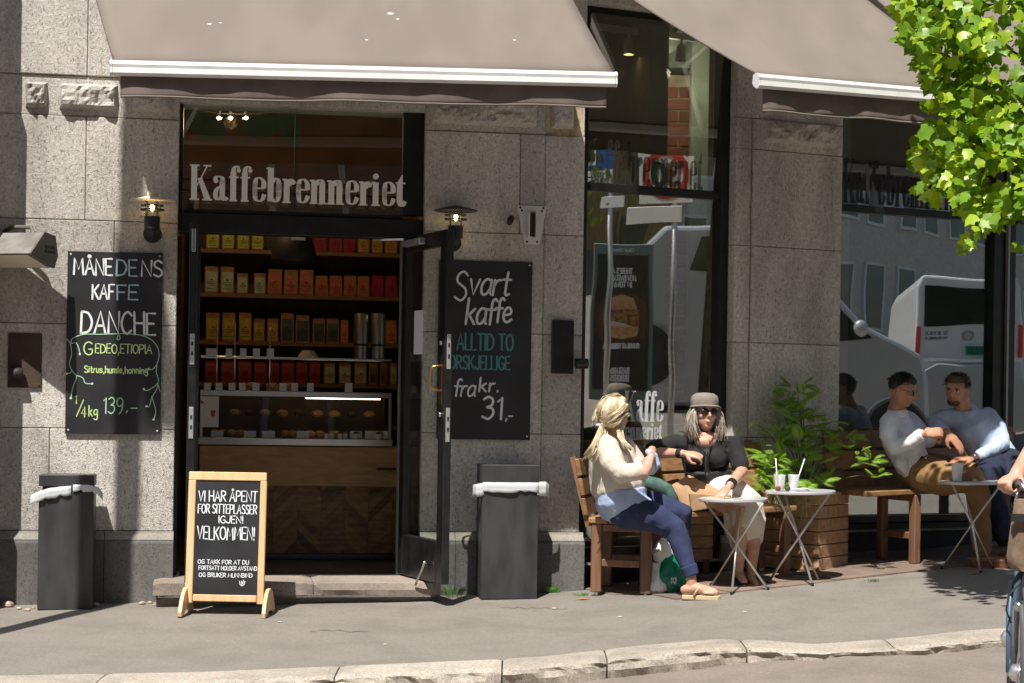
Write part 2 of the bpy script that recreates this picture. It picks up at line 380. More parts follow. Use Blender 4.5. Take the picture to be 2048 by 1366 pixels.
for i, (a, b) in enumerate(courses):
    o1 = 0 if i < 4 else -.014
    row_blocks(WL, a, b, left[i], o1); row_blocks(WL, a, b, mid[i], o1)
    row_blocks(WL, a, b, [sL(1085), MR], o1-.018)
for a, b in ((-60, 5), (50, 95), (118, 236), (262, 345), (862, 1078), (1104, 1150)):
    rockblock(WL, sL(a, 195), sL(b, 195), Z[3]+.045, Z[4]-.05)
zc = Z[4]; i = 0
while zc < 6:      # courses above, some of them behind the awning
    z1 = zc+.68; cuts = [-5.2, -4.3+.3*(i % 2), sL(84 if i % 2 else 166), sL(400), sL(640), sL(900), MR]
    row_blocks(WL, zc, z1, cuts); zc = z1; i += 1
zt = zL(213, 600)
block(WL, EL, ML, zt, Z[4], 0)      # lintel
mb = MB(WL.M); mb.box(-5.2, EL, .022, .3, -.3, 6.0); mb.box(ML, -.02, .03, .3, -.3, 6.0); mb.box(EL, ML, .022, .3, zt+.02, 6.0); mb.build('mortar_bed', M_['mortar'], BT)
# plinths with a moulded top
def plinth(F, s0, s1, z1, cut=0, z0=-.32):
    mb = MB(F.M); pr = [(-.34, z0), (.075, z0), (.075, z1-.075), (.068, z1-.055)]
    mb.loft([[V((s, -o, z)) for o, z in pr] + [V((s, .34, z1-.055))] for s in (s0, s1-cut)], True, True)
    mb.build('plinth_stone', M_['plinth'], BT)
    mb = MB(F.M); pr = [(-.34, z1-.052), (.07, z1-.052), (.05, z1-.03), (.025, z1-.012), (.02, z1), (-.34, z1)]
    mb.loft([[V((s, -o, z)) for o, z in pr] for s in (s0, s1-cut)], True, True)
    mb.build('plinth_moulding', M_['ledge'], BT)
plinth(WL, -5.2, sL(215), zp1); plinth(WL, sL(215)+.004, sL(353), zp1); plinth(WL, sL(915), .035, zp1, .02); plinth(WL, ML, sL(915)-.004, zp1)
# ------------------------------------------------------------------ door front
FO = -.10      # plane of the frame
def fbox(name, u0, v0, u1, v1, o1=FO, o0=None, F=WL, m='black', parent=BT, bevel=.004, vu=None, c=None, label=None):
    vu = vu or (u0+u1)/2; o0 = o1-.08 if o0 is None else o0
    s0 = F.sz(u0, (v0+v1)/2, o1)[0]; s1 = F.sz(u1, (v0+v1)/2, o1)[0]
    z1 = F.sz(vu, v0, o1)[1]; z0 = F.sz(vu, v1, o1)[1]
    mb = MB(F.M); mb.box(s0, s1, -o1, -o0, z0, z1, c=bevel if c is None else c); return mb.build(name, M_[m] if isinstance(m, str) else m, parent, label=label)
fbox('transom_frame', 345, 432, 850, 471, -.06, -.2)
tw = fbox('transom_window', 350, 205, 366, 430); 
for a in ((806, 205, 852, 431, -.08), (367, 205, 805, 214, -.10), (367, 424, 805, 431, -.095)): fbox('window_frame', *a[:4], a[4], parent=tw)
s0, z0 = WL.sz(364, 434, FO-.03); s1, z1 = WL.sz(808, 205, FO-.03)
mb = MB(WL.M); mb.box(s0, s1, .13, .138, z0, z1); mb.build('pane', M_['glass_l'], tw)
fbox('door_jamb', 345, 472, 358, 1165, -.07, -.2)
fbox('door_jamb', 806, 472, 848, 1158, -.08, -.2)
fbox('door_stop', 797, 471, 805, 1157, -.15, -.22, m=mat('frame_edge_grey', (.16, .17, .16), .5))
# steps
zs = WL.sz(600, 1164, .36)[1]; zth = WL.sz(600, 1154, 0)[1]
def roughslab(s0, s1, o0, o1, z0, z1, name, m, parent, amp=.012):
    mb = MB(WL.M); n = int((s1-s0)/.05); rows = []; ph = random.random()*9
    for i in range(n+1):
        s = s0+(s1-s0)*i/n; e = .01 if i in (0, n) else 0
        q = lambda k: amp*noise.noise(V((s*5+ph, k*2.3, ph)))
        rows.append([V((s, -o0, z0)), V((s, -o0, z1-e)), V((s, -(o1-.03), z1-e+q(1)*.3)), V((s, -(o1-.004)+q(2)-0, z1-.008-e)), V((s, -(o1+.004)+q(3)+e, (z0*1.2+z1*.8)/2)), V((s, -(o1)+q(4)+e, z0))])
    mb.loft(rows, closed=True, cap=True); return mb.build(name, m, parent)
st = thing('door_step', tuple(WL.w(sL(590), -.1, .2)), WL.yaw, label='worn reddish stone step with two courses below the cafe doors', cat='step')
sa, sb = sL(306, 1170, .36), sL(882, 1170, .36)
cut1 = sa+(sb-sa)*.55
roughslab(sa, cut1, -.34, .36, zs-.085, zs, 'step_slab', M_['step'], st); roughslab(cut1+.004, sb, -.34, .36, zs-.085, zs-.001, 'step_slab', M_['step'], st)
roughslab(sa+.02, sb-.01, -.3, .31, zs-.36, zs-.10, 'riser_stone', M_['step'], st, .02)
mb = MB(WL.M); mb.box(sa+.03, sb-.03, .0, .3-.33*2, zs-.1, zs-.085); mb.build('step_joint', M_['plinth'], st)
fbox('threshold', 358, 1150, 806, 1158, -.07, -.3, vu=600)
# left door leaf, wide open towards the street
M_['lock'] = mat('lock_plate', (.62, .62, .62), .35, metal=.7)
def leaf(hu, hoff, vec, label, glasspane=True):
    H = WL.hit(hu, 900, hoff); L = V((vec[0], vec[1], 0)); w = L.length; yaw = math.atan2(L.y, L.x)
    M = Matrix.Translation(V((H.x, H.y, 0))) @ Matrix.Rotation(yaw, 4, 'Z'); zb = zs+.012; zt_ = WL.sz(600, 470, -.09)[1]
    F = MB(M); F.box(0, .075, -.026, .026, zb, zt_, c=.004); dr = F.build('door', M_['black'], BT, label=label)
    def p(name, *b, m='black', c=.004):
        q = MB(M); q.box(*b, c=c); return q.build(name, M_[m], dr)
    p('door_stile', w-.10, w, -.026, .026, zb, zt_); p('top_rail', .076, w-.101, -.026, .026, zt_-.10, zt_); p('bottom_rail', .076, w-.101, -.026, .026, zb, zb+.27)
    p('pane', .07, w-.095, -.004, .004, zb+.265, zt_-.095, m='glass_d', c=0)
    return dr, M, w, zb, zt_
dl, ML_, wl_, zb, ztp = leaf(388, -.08, (.088, -.62), 'left door leaf standing open, seen on its lock edge')
dr_, MRr, wr_, zb, ztp = leaf(806, -.10, (.325, -.70), 'right door leaf standing open, glass with a white notice')
def zon(M, w, v):      # height on the free edge of a leaf
    p = M @ V((w, 0, 0)); r = ray(1024+3600*p.x/p.y, v); return (CAM+r*p.y).z
def lockplate(dr, M, w, v0, v1, side, ww=.032):
    z0, z1 = zon(M, w, v1), zon(M, w, v0); q = MB(M); q.box(w, w+.004, -.014, .014, z0, z1, c=.003); q.build('lock_plate', M_['lock'], dr)
    for f in (.3, .62):
        q = MB(M); q.box(w+.0045, w+.007, -.006, .006, z0+(z1-z0)*f, z0+(z1-z0)*(f+.12)); q.build('keyhole_slot', M_['black2'], dr)
lockplate(dl, ML_, wl_, 667, 729, 1); lockplate(dl, ML_, wl_, 814, 877, 1)
q = MB(ML_); q.box(wl_, wl_+.006, -.012, .012, zon(ML_, wl_, 503), zon(ML_, wl_, 457), c=.003); q.build('flush_bolt', M_['steel'], dl)
lockplate(dr_, MRr, wr_, 668, 738, 1); lockplate(dr_, MRr, wr_, 816, 884, 1)
# white notice, pull handle, lock cylinder, closer, hook on the right leaf
zz = lambda v: zon(MRr, wr_, v)
q = MB(MRr); q.box(.19, .34, -.009, -.006, zz(706), zz(615)); q.build('paper_notice', M_['paper'], dr_, label='blank white sheet taped to the door glass')
q = MB(MRr); q.tube([(wr_-.05, -.03, zz(782)), (wr_-.062, -.085, zz(779)), (wr_-.07, -.095, zz(770)), (wr_-.07, -.095, zz(745)), (wr_-.062, -.085, zz(734)), (wr_-.05, -.03, zz(731))], .0085, 8); q.build('door_handle', M_['brass'], dr_, smooth=True)
q = MB(MRr); q.box(wr_-.075, wr_-.035, -.031, -.026, zz(810), zz(728), c=.002); q.build('handle_plate', M_['brass'], dr_)
for v in (686, 830):
    q = MB(MRr); q.lathe([(.0, 0), (.017, 0), (.017, .012), (.009, .018), (0, .018)], seg=14, M=Matrix.Translation((wr_-.05, -.026, zz(v))) @ Matrix.Rotation(R(90), 4, 'X')); q.build('lock_cylinder', M_['steel'], dr_, smooth=True)
q = MB(MRr); q.box(.1, .42, -.075, -.028, ztp-.07, ztp-.03, c=.005); q.build('door_closer', M_['lock'], dr_)
q = MB(MRr); q.bar((.12, -.06, ztp-.02), (-.1, -.2, ztp-.015), .02, .012); q.build('closer_arm', M_['steel'], dr_)
q = MB(MRr); q.tube([(wr_-.22, -.03, zb+.10), (wr_-.2, -.06, zb+.13), (wr_-.26, -.075, zb+.03), (wr_-.3, -.085, zb-.03)], .008, 8); q.build('door_hook', M_['steel'], dr_, smooth=True)
# ------------------------------------------------------------------ street front: windows and pier
GO = -.16
P2a, P2b = sR(1468), sR(1680)
ztR = WR.sz(1300, 18)[1]
zr = [zR(v, 1500) for v in (1070, 875, 685, 491, 297, 235)]
for i, (a, b) in enumerate(zip(zr, zr[1:])):
    mids = [sR(1500)]
    row_blocks(WR, a, b, [P2a, sR(1500)], -.015); row_blocks(WR, a, b, [sR(1500), P2b], 0)
for k in range(5): block(WR, P2a, P2b, zr[-1]+k*.66, zr[-1]+(k+1)*.66)
rockblock(WR, sR(1522, 270), sR(1676, 270), zR(291, 1600), zR(243, 1600), 0, .05)
plinth(WR, P2a-.03, P2b+.03, zR(1072, 1500), z0=-.2)
for k in range(3):
    for a, b in ((-.25, 1.6), (1.62, 3.6), (3.62, 5.6), (5.62, 8)): block(WR, a, b, ztR+k*.66, ztR+(k+1)*.66, -.01 if k == 0 else 0)
mb = MB(WR.M); mb.box(P2a+.004, P2b-.004, .024, .4, -.2, 6); mb.box(-.2, 8, .03, .34, ztR+.01, 6.2); mb.build('mortar_bed', M_['mortar'], BT)
M_['gskt'] = mat('grey_metal_edge', (.30, .31, .31), .4, metal=.3)
def window(s0, s1, zbot, ztop, zm, mh, postR, label=None, tilt=0):
    fr = MB(WR.M); fr.box(s0, s1, -GO-.03, -GO+.05, zbot-.05, zbot, c=.004); w = fr.build('shop_window', M_['black'], BT, label=label)
    def p(name, *b, m='black', c=.004):
        q = MB(WR.M); q.box(*b, c=c); return q.build(name, M_[m], w)
    p('window_post', s0, s0+.06, -GO-.04, -GO+.04, zbot, ztop); p('window_post', s1-postR, s1, -GO-.06, -GO+.05, zbot, ztop)
    p('transom_bar', s0+.061, s1-postR-.001, -GO-.05, -GO+.04, zm, zm+mh); p('top_frame', s0+.061, s1-postR-.001, -GO-.04, -GO+.04, ztop-.06, ztop)
    T = WR.M @ Matrix.Translation((0, -GO, zm)) @ Matrix.Rotation(R(tilt), 4, 'X') @ Matrix.Translation((0, GO, -zm))
    for za, zb_ in ((zm+mh-.005, ztop-.05), (zbot-.01, zm+.005)):
        q = MB(T); q.box(s0+.05, s1-postR+.01, -GO-.003, -GO+.003, za, zb_); q.build('pane', M_['glass_r'], w)
    p('glazing_bead', s0+.062, s1-postR-.002, -GO-.036, -GO-.031, zbot+.001, zbot+.009, m='gskt', c=0)
    return w
TILT2 = 3.3      # invented outward lean of the panes, so the glass mirrors the street signs
zb2 = zR(1092, 1300, GO); zb3 = zR(1030, 1820, GO)
w2 = window(.02, sR(1469, 600, -.1), zb2, ztR, zR(393, 1320, GO), zR(376, 1320, GO)-zR(393, 1320, GO), .13, 'tall shop window behind the first bench', tilt=TILT2)
w3 = window(P2b+.002, sR(2008, 600, GO), zb3, ztR, zR(434, 1830, GO), .055, .155, 'wide shop window behind the two men')
w4 = window(sR(2012, 600, GO), 6.2, zb3, ztR, zR(434, 1830, GO), .055, .06, 'last shop window at the right edge')
q = MB(WR.M); s_ = sR(2001, 600, GO); q.box(s_-.008, s_+.012, -GO-.09, -GO-.061, zb3, ztR); q.build('downpipe_strip', M_['gskt'], w3)
# bases under the windows
M_['darkbase'] = mat('dark_base_panel', (.03, .03, .03), .6, var=.3, scale=5)
M_['sill'] = mat('grey_sill', (.30, .30, .28), .6, var=.2)
for a, b, z, nm in ((.0, P2a, zb2, 1), (P2b, 6.2, zb3, 2)):
    q = MB(WR.M); q.box(a+.01, b-.01, -GO-.02, .4, -.3, z-.06); q.build('base_panel', M_['darkbase'], BT)
    q = MB(WR.M); q.box(a+.012, b-.012, -GO-.08, -GO-.02, z-.115, z-.10); q.build('sill_strip', M_['sill'], BT)
    q = MB(WR.M); q.box(a+.012, b-.012, .02, -GO-.02, -.3, z-.26, c=.01); q.build('base_ledge', M_['plinth'], BT)
def frame_(o, x, up=(0, 0, 1)):
    x = V(x).normalized(); z = V(up)-x*V(up).dot(x); z.normalize(); y = z.cross(x)
    return Matrix(((x.x, y.x, z.x, o[0]), (x.y, y.y, z.y, o[1]), (x.z, y.z, z.z, o[2]), (0, 0, 0, 1)))
# ------------------------------------------------------------------ awnings
def awning(F, name, fr, bk, lab, off, vdrop, bar_h, endl=True, endr=True):
    (ul, vl), (ur, vr) = fr; (bl, bv), (br_, bw) = bk
    A = F.hit(ul, vl, off); B = F.hit(ur, vr, off); Cb = F.hit(bl, bv, .12); D = F.hit(br_, bw, .12)
    root = thing(name, tuple(F.w((F.sz(ul, vl, off)[0]+F.sz(ur, vr, off)[0])/2, A.z-1.5, .1)), F.yaw, label=lab, cat='awning')
    mb = MB(); rows = []; nu, nv = 40, 16
    for i in range(nu+1):
        a = i/nu; row = []
        for j in range(nv+1):
            b = j/nv; p = (A*(1-a)+B*a)*(1-b)+(Cb*(1-a)+D*a)*b
            sag = -.035*math.sin(math.pi*b)*(1-.35*abs(2*a-1)**3)+.006*noise.noise(V((a*9, b*1.5, 1)))
            row.append(p+V((0, 0, sag+.05)))
        rows.append(row)
    mb.loft(rows, closed=False, cap=False); f = mb.build('fabric', M_['fabric'], root, smooth=True)
    so = f.modifiers.new('solid', 'SOLIDIFY'); so.thickness = .004; so.offset = -1
    # hems along both side edges
    for X, Y in ((A, Cb), (B, D)):
        mb = MB(); n = 12
        mb.tube([X*(1-t/n)+Y*(t/n)+V((0, 0, .047-.035*.65*math.sin(math.pi*t/n))) for t in range(n+1)], .007, 6); mb.build('side_hem', M_['fabric2'], root, smooth=True)
    # front bar: an aluminium profile, slightly hooked
    d = (B-A).normalized(); n_ = V((d.y, -d.x, 0)).normalized(); h = bar_h
    prof = [(-.03, .05), (.0, .058), (.028, .05), (.036, .03), (.032, .012), (.036, -.02), (.03, h), (.012, h-.006), (-.02, h+.01), (-.036, .0)]
    mb = MB(); mb.loft([[p+n_*a+V((0, 0, b)) for a, b in prof] for p in (A-d*.01, B+d*.01)], True, True); mb.build('front_bar', M_['white'], root)
    for p, s_ in ((A-d*.012, -1), (B+d*.012, 1)):
        mb = MB(); mb.loft([[q+n_*a*1.05+V((0, 0, b*1.05)) for a, b in prof] for q in (p, p+d*s_*.012)], True, True); mb.build('end_cap', M_['white'], root)
    # valance
    mb = MB(); rows = []; A2 = A+d*.035; B2 = B-d*.035; n = 90
    for i in range(n+1):
        a = i/n; row = []
        for j in range(7):
            b = j/6; w = .008*b*math.sin(a*31)+.008*b*math.sin(a*13+1)+.01*b*noise.noise(V((a*20, b, 0)))
            row.append(A2*(1-a)+B2*a+n_*(-.012+w)+V((0, 0, h+.01-b*vdrop+.004*math.sin(a*17)*b)))
        rows.append(row)
    mb.loft(rows, closed=False, cap=False); f = mb.build('valance', M_['fabric2'], root, smooth=True)
    so = f.modifiers.new('solid', 'SOLIDIFY'); so.thickness = .003
    mb = MB(); mb.tube([r[-1]+V((0, 0, .002)) for r in rows], .0065, 6); mb.build('valance_hem', M_['fabric'], root, smooth=True)
    # folding arms under the fabric and the roller on the wall
    for t, sg in ((.1, 1), (.9, -1)):
        P = A*(1-t)+B*t+V((0, 0, -.01)); Q = Cb*(1-t)+D*t+V((0, 0, -.05)); K = (P+Q)/2+d*sg*.45+V((0, 0, -.02))
        mb = MB(); mb.bar(P, K, .035, .05); mb.bar(K, Q, .04, .055); mb.build('folding_arm', M_['alu'], root)
    mb = MB(); mb.tube([Cb-d*.05+V((0, 0, .05)), D+d*.05+V((0, 0, .05))], .045, 12); mb.build('roller', M_['white'], root, smooth=True)
    return root
awning(WL, 'awning', ((229, 140), (1225, 163)), ((158, -127), (1073, -127)), 'wide taupe fabric awning over the cafe door with a white front bar', 1.35, .135, -.03)
awning(WR, 'awning', ((1518, 166), (1990, 205)), ((1158, -60), (1640, -62)), 'taupe awning over the right hand shop window, left edge sloping past the pier', 1.55, .15, -.03)
awning(WR, 'awning', ((2003, 206), (2600, 262)), ((1665, -62), (2300, -80)), 'far right taupe awning mostly hidden by the tree leaves', 1.55, .15, -.03)

M_['dropping'] = mat('bird_dropping', (.7, .68, .62), .8)
aw = [o for o in col.objects if o.name == 'awning'][0]
A_ = WL.hit(229, 140, 1.35); B_ = WL.hit(1225, 163, 1.35); C_ = WL.hit(158, -127, .12); D_ = WL.hit(1073, -127, .12)
for a, b, r in ((.595, .40, .016), (.605, .36, .008), (.212, .30, .011), (.235, .31, .007), (.89, .5, .016), (.905, .47, .01), (.83, .22, .008), (.52, .2, .008)):
    p = (A_*(1-a)+B_*a)*(1-b)+(C_*(1-a)+D_*a)*b+V((0, 0, .05-.035*math.sin(math.pi*b)+.006)); nn = (B_-A_).cross(C_-A_).normalized(); nn = nn if nn.z > 0 else -nn
    F_ = frame_(p, (B_-A_).normalized(), nn); q = MB(F_); q.lathe([(r, 0), (r*.8, .002), (0, .003)], seg=9, M=Matrix.Diagonal((1.3, .8, 1, 1))); q.build('dropping', M_['dropping'], aw)
# ------------------------------------------------------------------ inside the cafe
M_['wallin'] = mat('dark_brown_wall', (.10, .058, .03), .8, var=.2)
M_['orange'] = mat('orange_wall', (.12, .052, .012), .8, var=.2, scale=3)
M_['sage'] = mat('sage_wall', (.20, .23, .19), .8, var=.1)
M_['sagel'] = mat('pale_sage_wall', (.36, .38, .31), .8, var=.1)
M_['ceil'] = mat('ceiling_dark', (.06, .06, .055), .9)
M_['floorin'] = mat('floor_tiles_dark', (.06, .058, .055), .35, var=.3, scale=3)
M_['oak'] = wood_mat('counter_oak', (.40, .225, .09), (.55, .34, .15), 'x', .4, scale=1.3)
M_['oakd'] = wood_mat('chevron_oak', (.20, .11, .045), (.38, .22, .09), 'x', .45, rnd=.45, scale=1.2)
M_['shelfw'] = wood_mat('shelf_wood', (.14, .075, .03), (.20, .11, .045), 'x', .5)
FZ = zth-.004
poly = [WL.w(-3.6, 0, -.2), WL.w(0, 0, -.22), WR.w(6.6, 0, -.2), V((6.8, 21, 0)), V((-4.6, 18, 0))]
mb = MB(); mb.add([V((p.x, p.y, FZ)) for p in poly]+[V((p.x, p.y, FZ-.1)) for p in poly], [(0, 1, 2, 3, 4), (0, 5, 6, 1), (1, 6, 7, 2)]); mb.build('interior_floor', M_['floorin'], BT)
mb = MB(); mb.add([V((p.x, p.y, 4.75)) for p in poly]+[V((p.x, p.y, 6.0)) for p in poly], [(4, 3, 2, 1, 0), (5, 6, 7, 8, 9)]); mb.build('interior_ceiling', M_['ceil'], BT)
BK = -3.6      # back wall behind the shelves, in the frame of the door wall
mb = MB(WL.M); mb.box(-3.8, .75, -BK, -BK+.1, FZ, 3.0); mb.build('interior_wall', M_['wallin'], BT)
mb = MB(WL.M); mb.box(-3.8, .75, -BK, -BK+.1, 3.002, 4.75); mb.build('interior_wall', M_['orange'], BT)
a = WL.sz(392, 800, -1.0)[0]
mb = MB(WL.M); mb.box(-3.8, -3.6, .2, -BK, FZ, 4.75); mb.build('interior_wall', M_['orange'], BT)
mb = MB(WL.M); mb.box(.75, .9, 1.3, 5.2, FZ, 4.75); mb.build('partition_wall', M_['sage'], BT)
mb = MB(); mb.box(-2, 7, 18.6, 18.8, FZ, 4.75); mb.build('interior_wall', M_['sage'], BT)
mb = MB(); mb.box(6.6, 6.8, 15, 18.8, FZ, 4.75); mb.build('interior_wall', M_['sage'], BT)
mb = MB(); mb.box(-4.2, 7.2, 18.8, 18.9, FZ, 6); mb.box(-4.6, -4.45, 11.8, 19, -.3, 6); mb.box(7.2, 7.3, 16, 19, -.3, 6); mb.build('rear_wall', M_['ceil'], BT)
# red brick column and pale wall strip seen through the street window
M_['brick'] = mat('red_brick', (.22, .07, .045), .85, c2=(.32, .11, .065), scale=8, rnd=.35, bump=.3, bscale=80)
Yb = 15.2; p0 = at(1276, 800, Yb); p1 = at(1372, 800, Yb); zt_b = at(1320, 150, Yb).z
bc = BT
mb = MB(); mb.box(p0.x+.01, p1.x-.01, Yb+.01, Yb+.4, FZ, zt_b); col_part = mb.build('brick_column', M_['mortar'], BT)
bw, bh = (p1.x-p0.x)/2.0, .102; zz_ = FZ; r_ = 0
while zz_+bh < zt_b:
    cuts = [p0.x, p0.x+bw*.5, p0.x+bw*1.5, p1.x] if r_ % 2 else [p0.x, p0.x+bw, p1.x]
    for a, b in zip(cuts, cuts[1:]):
        mb = MB(); mb.box(a+.006, b-.006, Yb-.004-random.random()*.004, Yb+.1, zz_+.006, zz_+bh-.006, c=.004); mb.build('brick', M_['brick'], col_part)
    zz_ += bh; r_ += 1
q0 = at(1374, 800, 15.0); q1 = at(1470, 800, 15.0)
mb = MB(); mb.box(q0.x, q1.x, 15.0, 15.3, FZ, 4.75, c=.004); mb.build('pale_column', M_['sagel'], BT)
mb = MB(); mb.box(q1.x-.1, q1.x+.7, 13.75, 14.9, FZ, 4.75); mb.build('partition_wall', M_['sagel'], BT)
zb_ = at(1320, 118, 15.2).z
mb = MB(); mb.box(.2, q1.x, 15.1, 15.4, zb_-.09, zb_+.22, c=.005); mb.build('beam', M_['sage'], BT)
mb = MB(); mb.bar(at(1245, 150, 14.6), at(1362, 72, 14.9), .1, .12); mb.build('brace', M_['sagel'], BT)
# ceiling track with spotlights
M_['warm'] = mat('lamp_glow', (1, .6, .25), .5, emit=(1, .55, .2), es=9)
tr = thing('track_light', tuple(at(1280, 60, 14.0)), label='white ceiling track with small white spotlights behind the street window', cat='ceiling light')
mb = MB(); mb.bar(at(1165, 50, 14.0), at(1400, 78, 14.2), .035, .05); mb.build('track', M_['white'], tr)
for u, v, a in ((1258, 62, .0), (1364, 75, .05), (1172, 200, .1)):
    Y = 14.05 if v < 150 else 14.6; p = at(u, v, Y); t = Matrix.Translation(p) @ Matrix.Rotation(a, 4, 'Y')
    mb = MB(t); mb.tube([(0, 0, .0), (0, 0, -.06)], .012, 8); mb.lathe([(.03, -.06), (.034, -.065), (.045, -.18), (.046, -.185), (.04, -.186), (.036, -.15), (.0, -.14)], seg=16)
    sp = mb.build('spotlight', M_['white'], tr, smooth=True, angle=40)
    mb = MB(t); mb.disc(0, 0, .036, seg=16, M=Matrix.Translation((0, 0, -.176)) @ Matrix.Rotation(R(90), 4, 'X')); mb.build('bulb', M_['warm'] if v < 70 else M_['white'], sp)
# ceiling vent pipe seen near the top of the window
mb = MB(); mb.tube([at(1160, 32, 14.3), at(1345, 45, 14.5)], .09, 14); mb.build('duct', M_['black2'], BT, smooth=True)
# chandelier behind the transom window
ch = thing('chandelier', tuple(at(463, 215, 13.6)), label='black ring chandelier with three glowing globe bulbs above the counter', cat='chandelier')
cp = at(463, 215, 13.6)
mb = MB(Matrix.Translation(cp)); mb.tube([(.31*math.cos(t*math.pi/18), .31*math.sin(t*math.pi/18), 0) for t in range(37)], .014, 8); mb.build('ring', M_['black'], ch, smooth=True)
for a in (0, 2.1, 4.2):
    mb = MB(Matrix.Translation(cp)); mb.tube([(.31*math.cos(a), .31*math.sin(a), 0), (0, 0, .7)], .004, 5); mb.build('rod', M_['black'], ch)
M_['bulbg'] = mat('bulb_glow', (1, .7, .35), .3, emit=(1, .58, .22), es=5)
M_['filament'] = mat('filament_glow', (1, .8, .5), .3, emit=(1, .7, .35), es=40)
for u in (438, 461, 492):
    p = at(u, 236, 13.55)
    mb = MB(Matrix.Translation(p)); mb.tube([(0, 0, .08), (0, 0, .03)], .014, 8); mb.build('bulb_socket', M_['black'], ch)
    mb = MB(Matrix.Translation(p)); mb.ball((0, 0, 0), .032, 14, 10); b = mb.build('globe_bulb', M_['glass_d'], ch, smooth=True)
    mb = MB(Matrix.Translation(p)); mb.ball((0, 0, 0), (.015, .015, .012), 8, 6); mb.build('filament', M_['filament'], b, smooth=True)
def plight(name, p, e, r=.03, c=(1, .62, .3)):
    l = bpy.data.lights.new(name, 'POINT'); l.energy = e; l.shadow_soft_size = r; l.color = c
    o = bpy.data.objects.new(name, l); col.objects.link(o); o.location = p; return o
plight('chandelier_light', at(463, 242, 13.5), 13, .05)
plight('track_spot_light', at(1300, 130, 14.6), 5, .04, (1, .85, .65)); plight('track_spot_light', at(1335, 150, 14.6), 5, .04, (1, .85, .65))
# hanging black lamp over the counter
lp = at(587, 525, 13.6)
pl_ = thing('pendant_lamp', tuple(lp), label='large black dome pendant lamp hanging over the counter', cat='lamp')
mb = MB(Matrix.Translation(lp)); mb.lathe([(.172, 0), (.174, .02), (.165, .10), (.13, .19), (.07, .25), (.03, .27), (.0, .275)], seg=28); mb.build('lamp_shade', M_['black2'], pl_, smooth=True)
mb = MB(Matrix.Translation(lp)); mb.tube([(0, 0, .27), (0, 0, 1.6)], .006, 6); mb.build('cord', M_['black2'], pl_)
# small white box fixed to the lintel behind
mb = MB(); c0 = at(596, 476, 13.0); mb.box(c0.x-.05, c0.x+.05, 13, 13.06, c0.z-.012, c0.z+.012); tag(mb.build('ceiling_sensor', M_['white']), 'small white sensor box above the open doorway', 'sensor')
# green painted wall picture, stylised leaves
M_['greenp'] = mat('green_paint', (.03, .09, .05), .8)
mu = thing('wall_mural', tuple(WL.w(WL.sz(470, 250, BK+.03)[0], 3.1, BK+.01)), WL.yaw, label='orange mural with dark green leaf shapes high on the back wall', cat='mural')
for u, v, w, h in ((395, 235, .10, .15), (425, 255, .12, .1), (520, 250, .16, .11), (575, 225, .1, .22), (590, 268, .06, .14)):
    s_, z_ = WL.sz(u, v, BK+.02); mb = MB(WL.M); mb.disc(s_, z_, w, y=-BK-.012, rz=h, seg=16); mb.build('painted_leaf', M_['greenp'], mu)
# shelves along the back wall
shf = thing('wall_shelf', tuple(WL.w(WL.sz(600, 700, BK+.2)[0], FZ, BK+.2)), WL.yaw, label='dark wooden wall shelves filled with coffee bags behind the counter', cat='shelf')
SO = BK+.42
sa_, sb_ = WL.sz(385, 700, SO)[0], WL.sz(845, 700, SO)[0]
SH = {}
for k, v in enumerate((500, 588, 683, 765, 848)):
    z = WL.sz(600, v+2, SO)[1]; SH[k] = z
    mb = MB(WL.M); mb.box(sa_, sb_, -SO, -BK-.003, z-.035, z, c=.003); mb.build('shelf_board', M_['shelfw'], shf)
for u in (388, 842):
    mb = MB(WL.M); s_ = WL.sz(u, 700, SO)[0]; mb.box(s_-.02, s_+.02, -SO-.003, -BK-.003, FZ, 3.0); mb.build('shelf_side', M_['shelfw'], shf)
for v0, v1 in ((512, 550), (602, 632), (690, 720)):
    s0_, z0_ = WL.sz(720, v1, BK+.05); s1_, z1_ = WL.sz(800, v0, BK+.05); mb = MB(WL.M); mb.box(s0_, s1_, -BK-.05, -BK-.01, z0_, z1_); mb.build('dark_panel', M_['black2'], shf)
M_['kraft'] = mat('kraft_bag', (.30, .15, .06), .7, var=.15, scale=20)
BC = {'yellow green': (.42, .46, .05), 'black': (.02, .02, .02), 'crimson': (.30, .01, .03), 'mustard': (.48, .27, .04), 'pale green': (.36, .42, .27), 'red orange': (.42, .10, .035),
      'yellow': (.42, .30, .015), 'dark teal': (.04, .07, .06), 'orange': (.55, .17, .03), 'red': (.26, .025, .02), 'cream': (.42, .40, .24), 'brown': (.16, .07, .035)}
for k, c in BC.items(): M_['bag_'+k] = mat('bag_label_'+k.replace(' ', '_'), c, .6, var=.12, scale=25)
ORD = ['first', 'second', 'third', 'fourth', 'fifth', 'sixth', 'seventh', 'eighth', 'ninth', 'tenth', 'eleventh', 'twelfth']
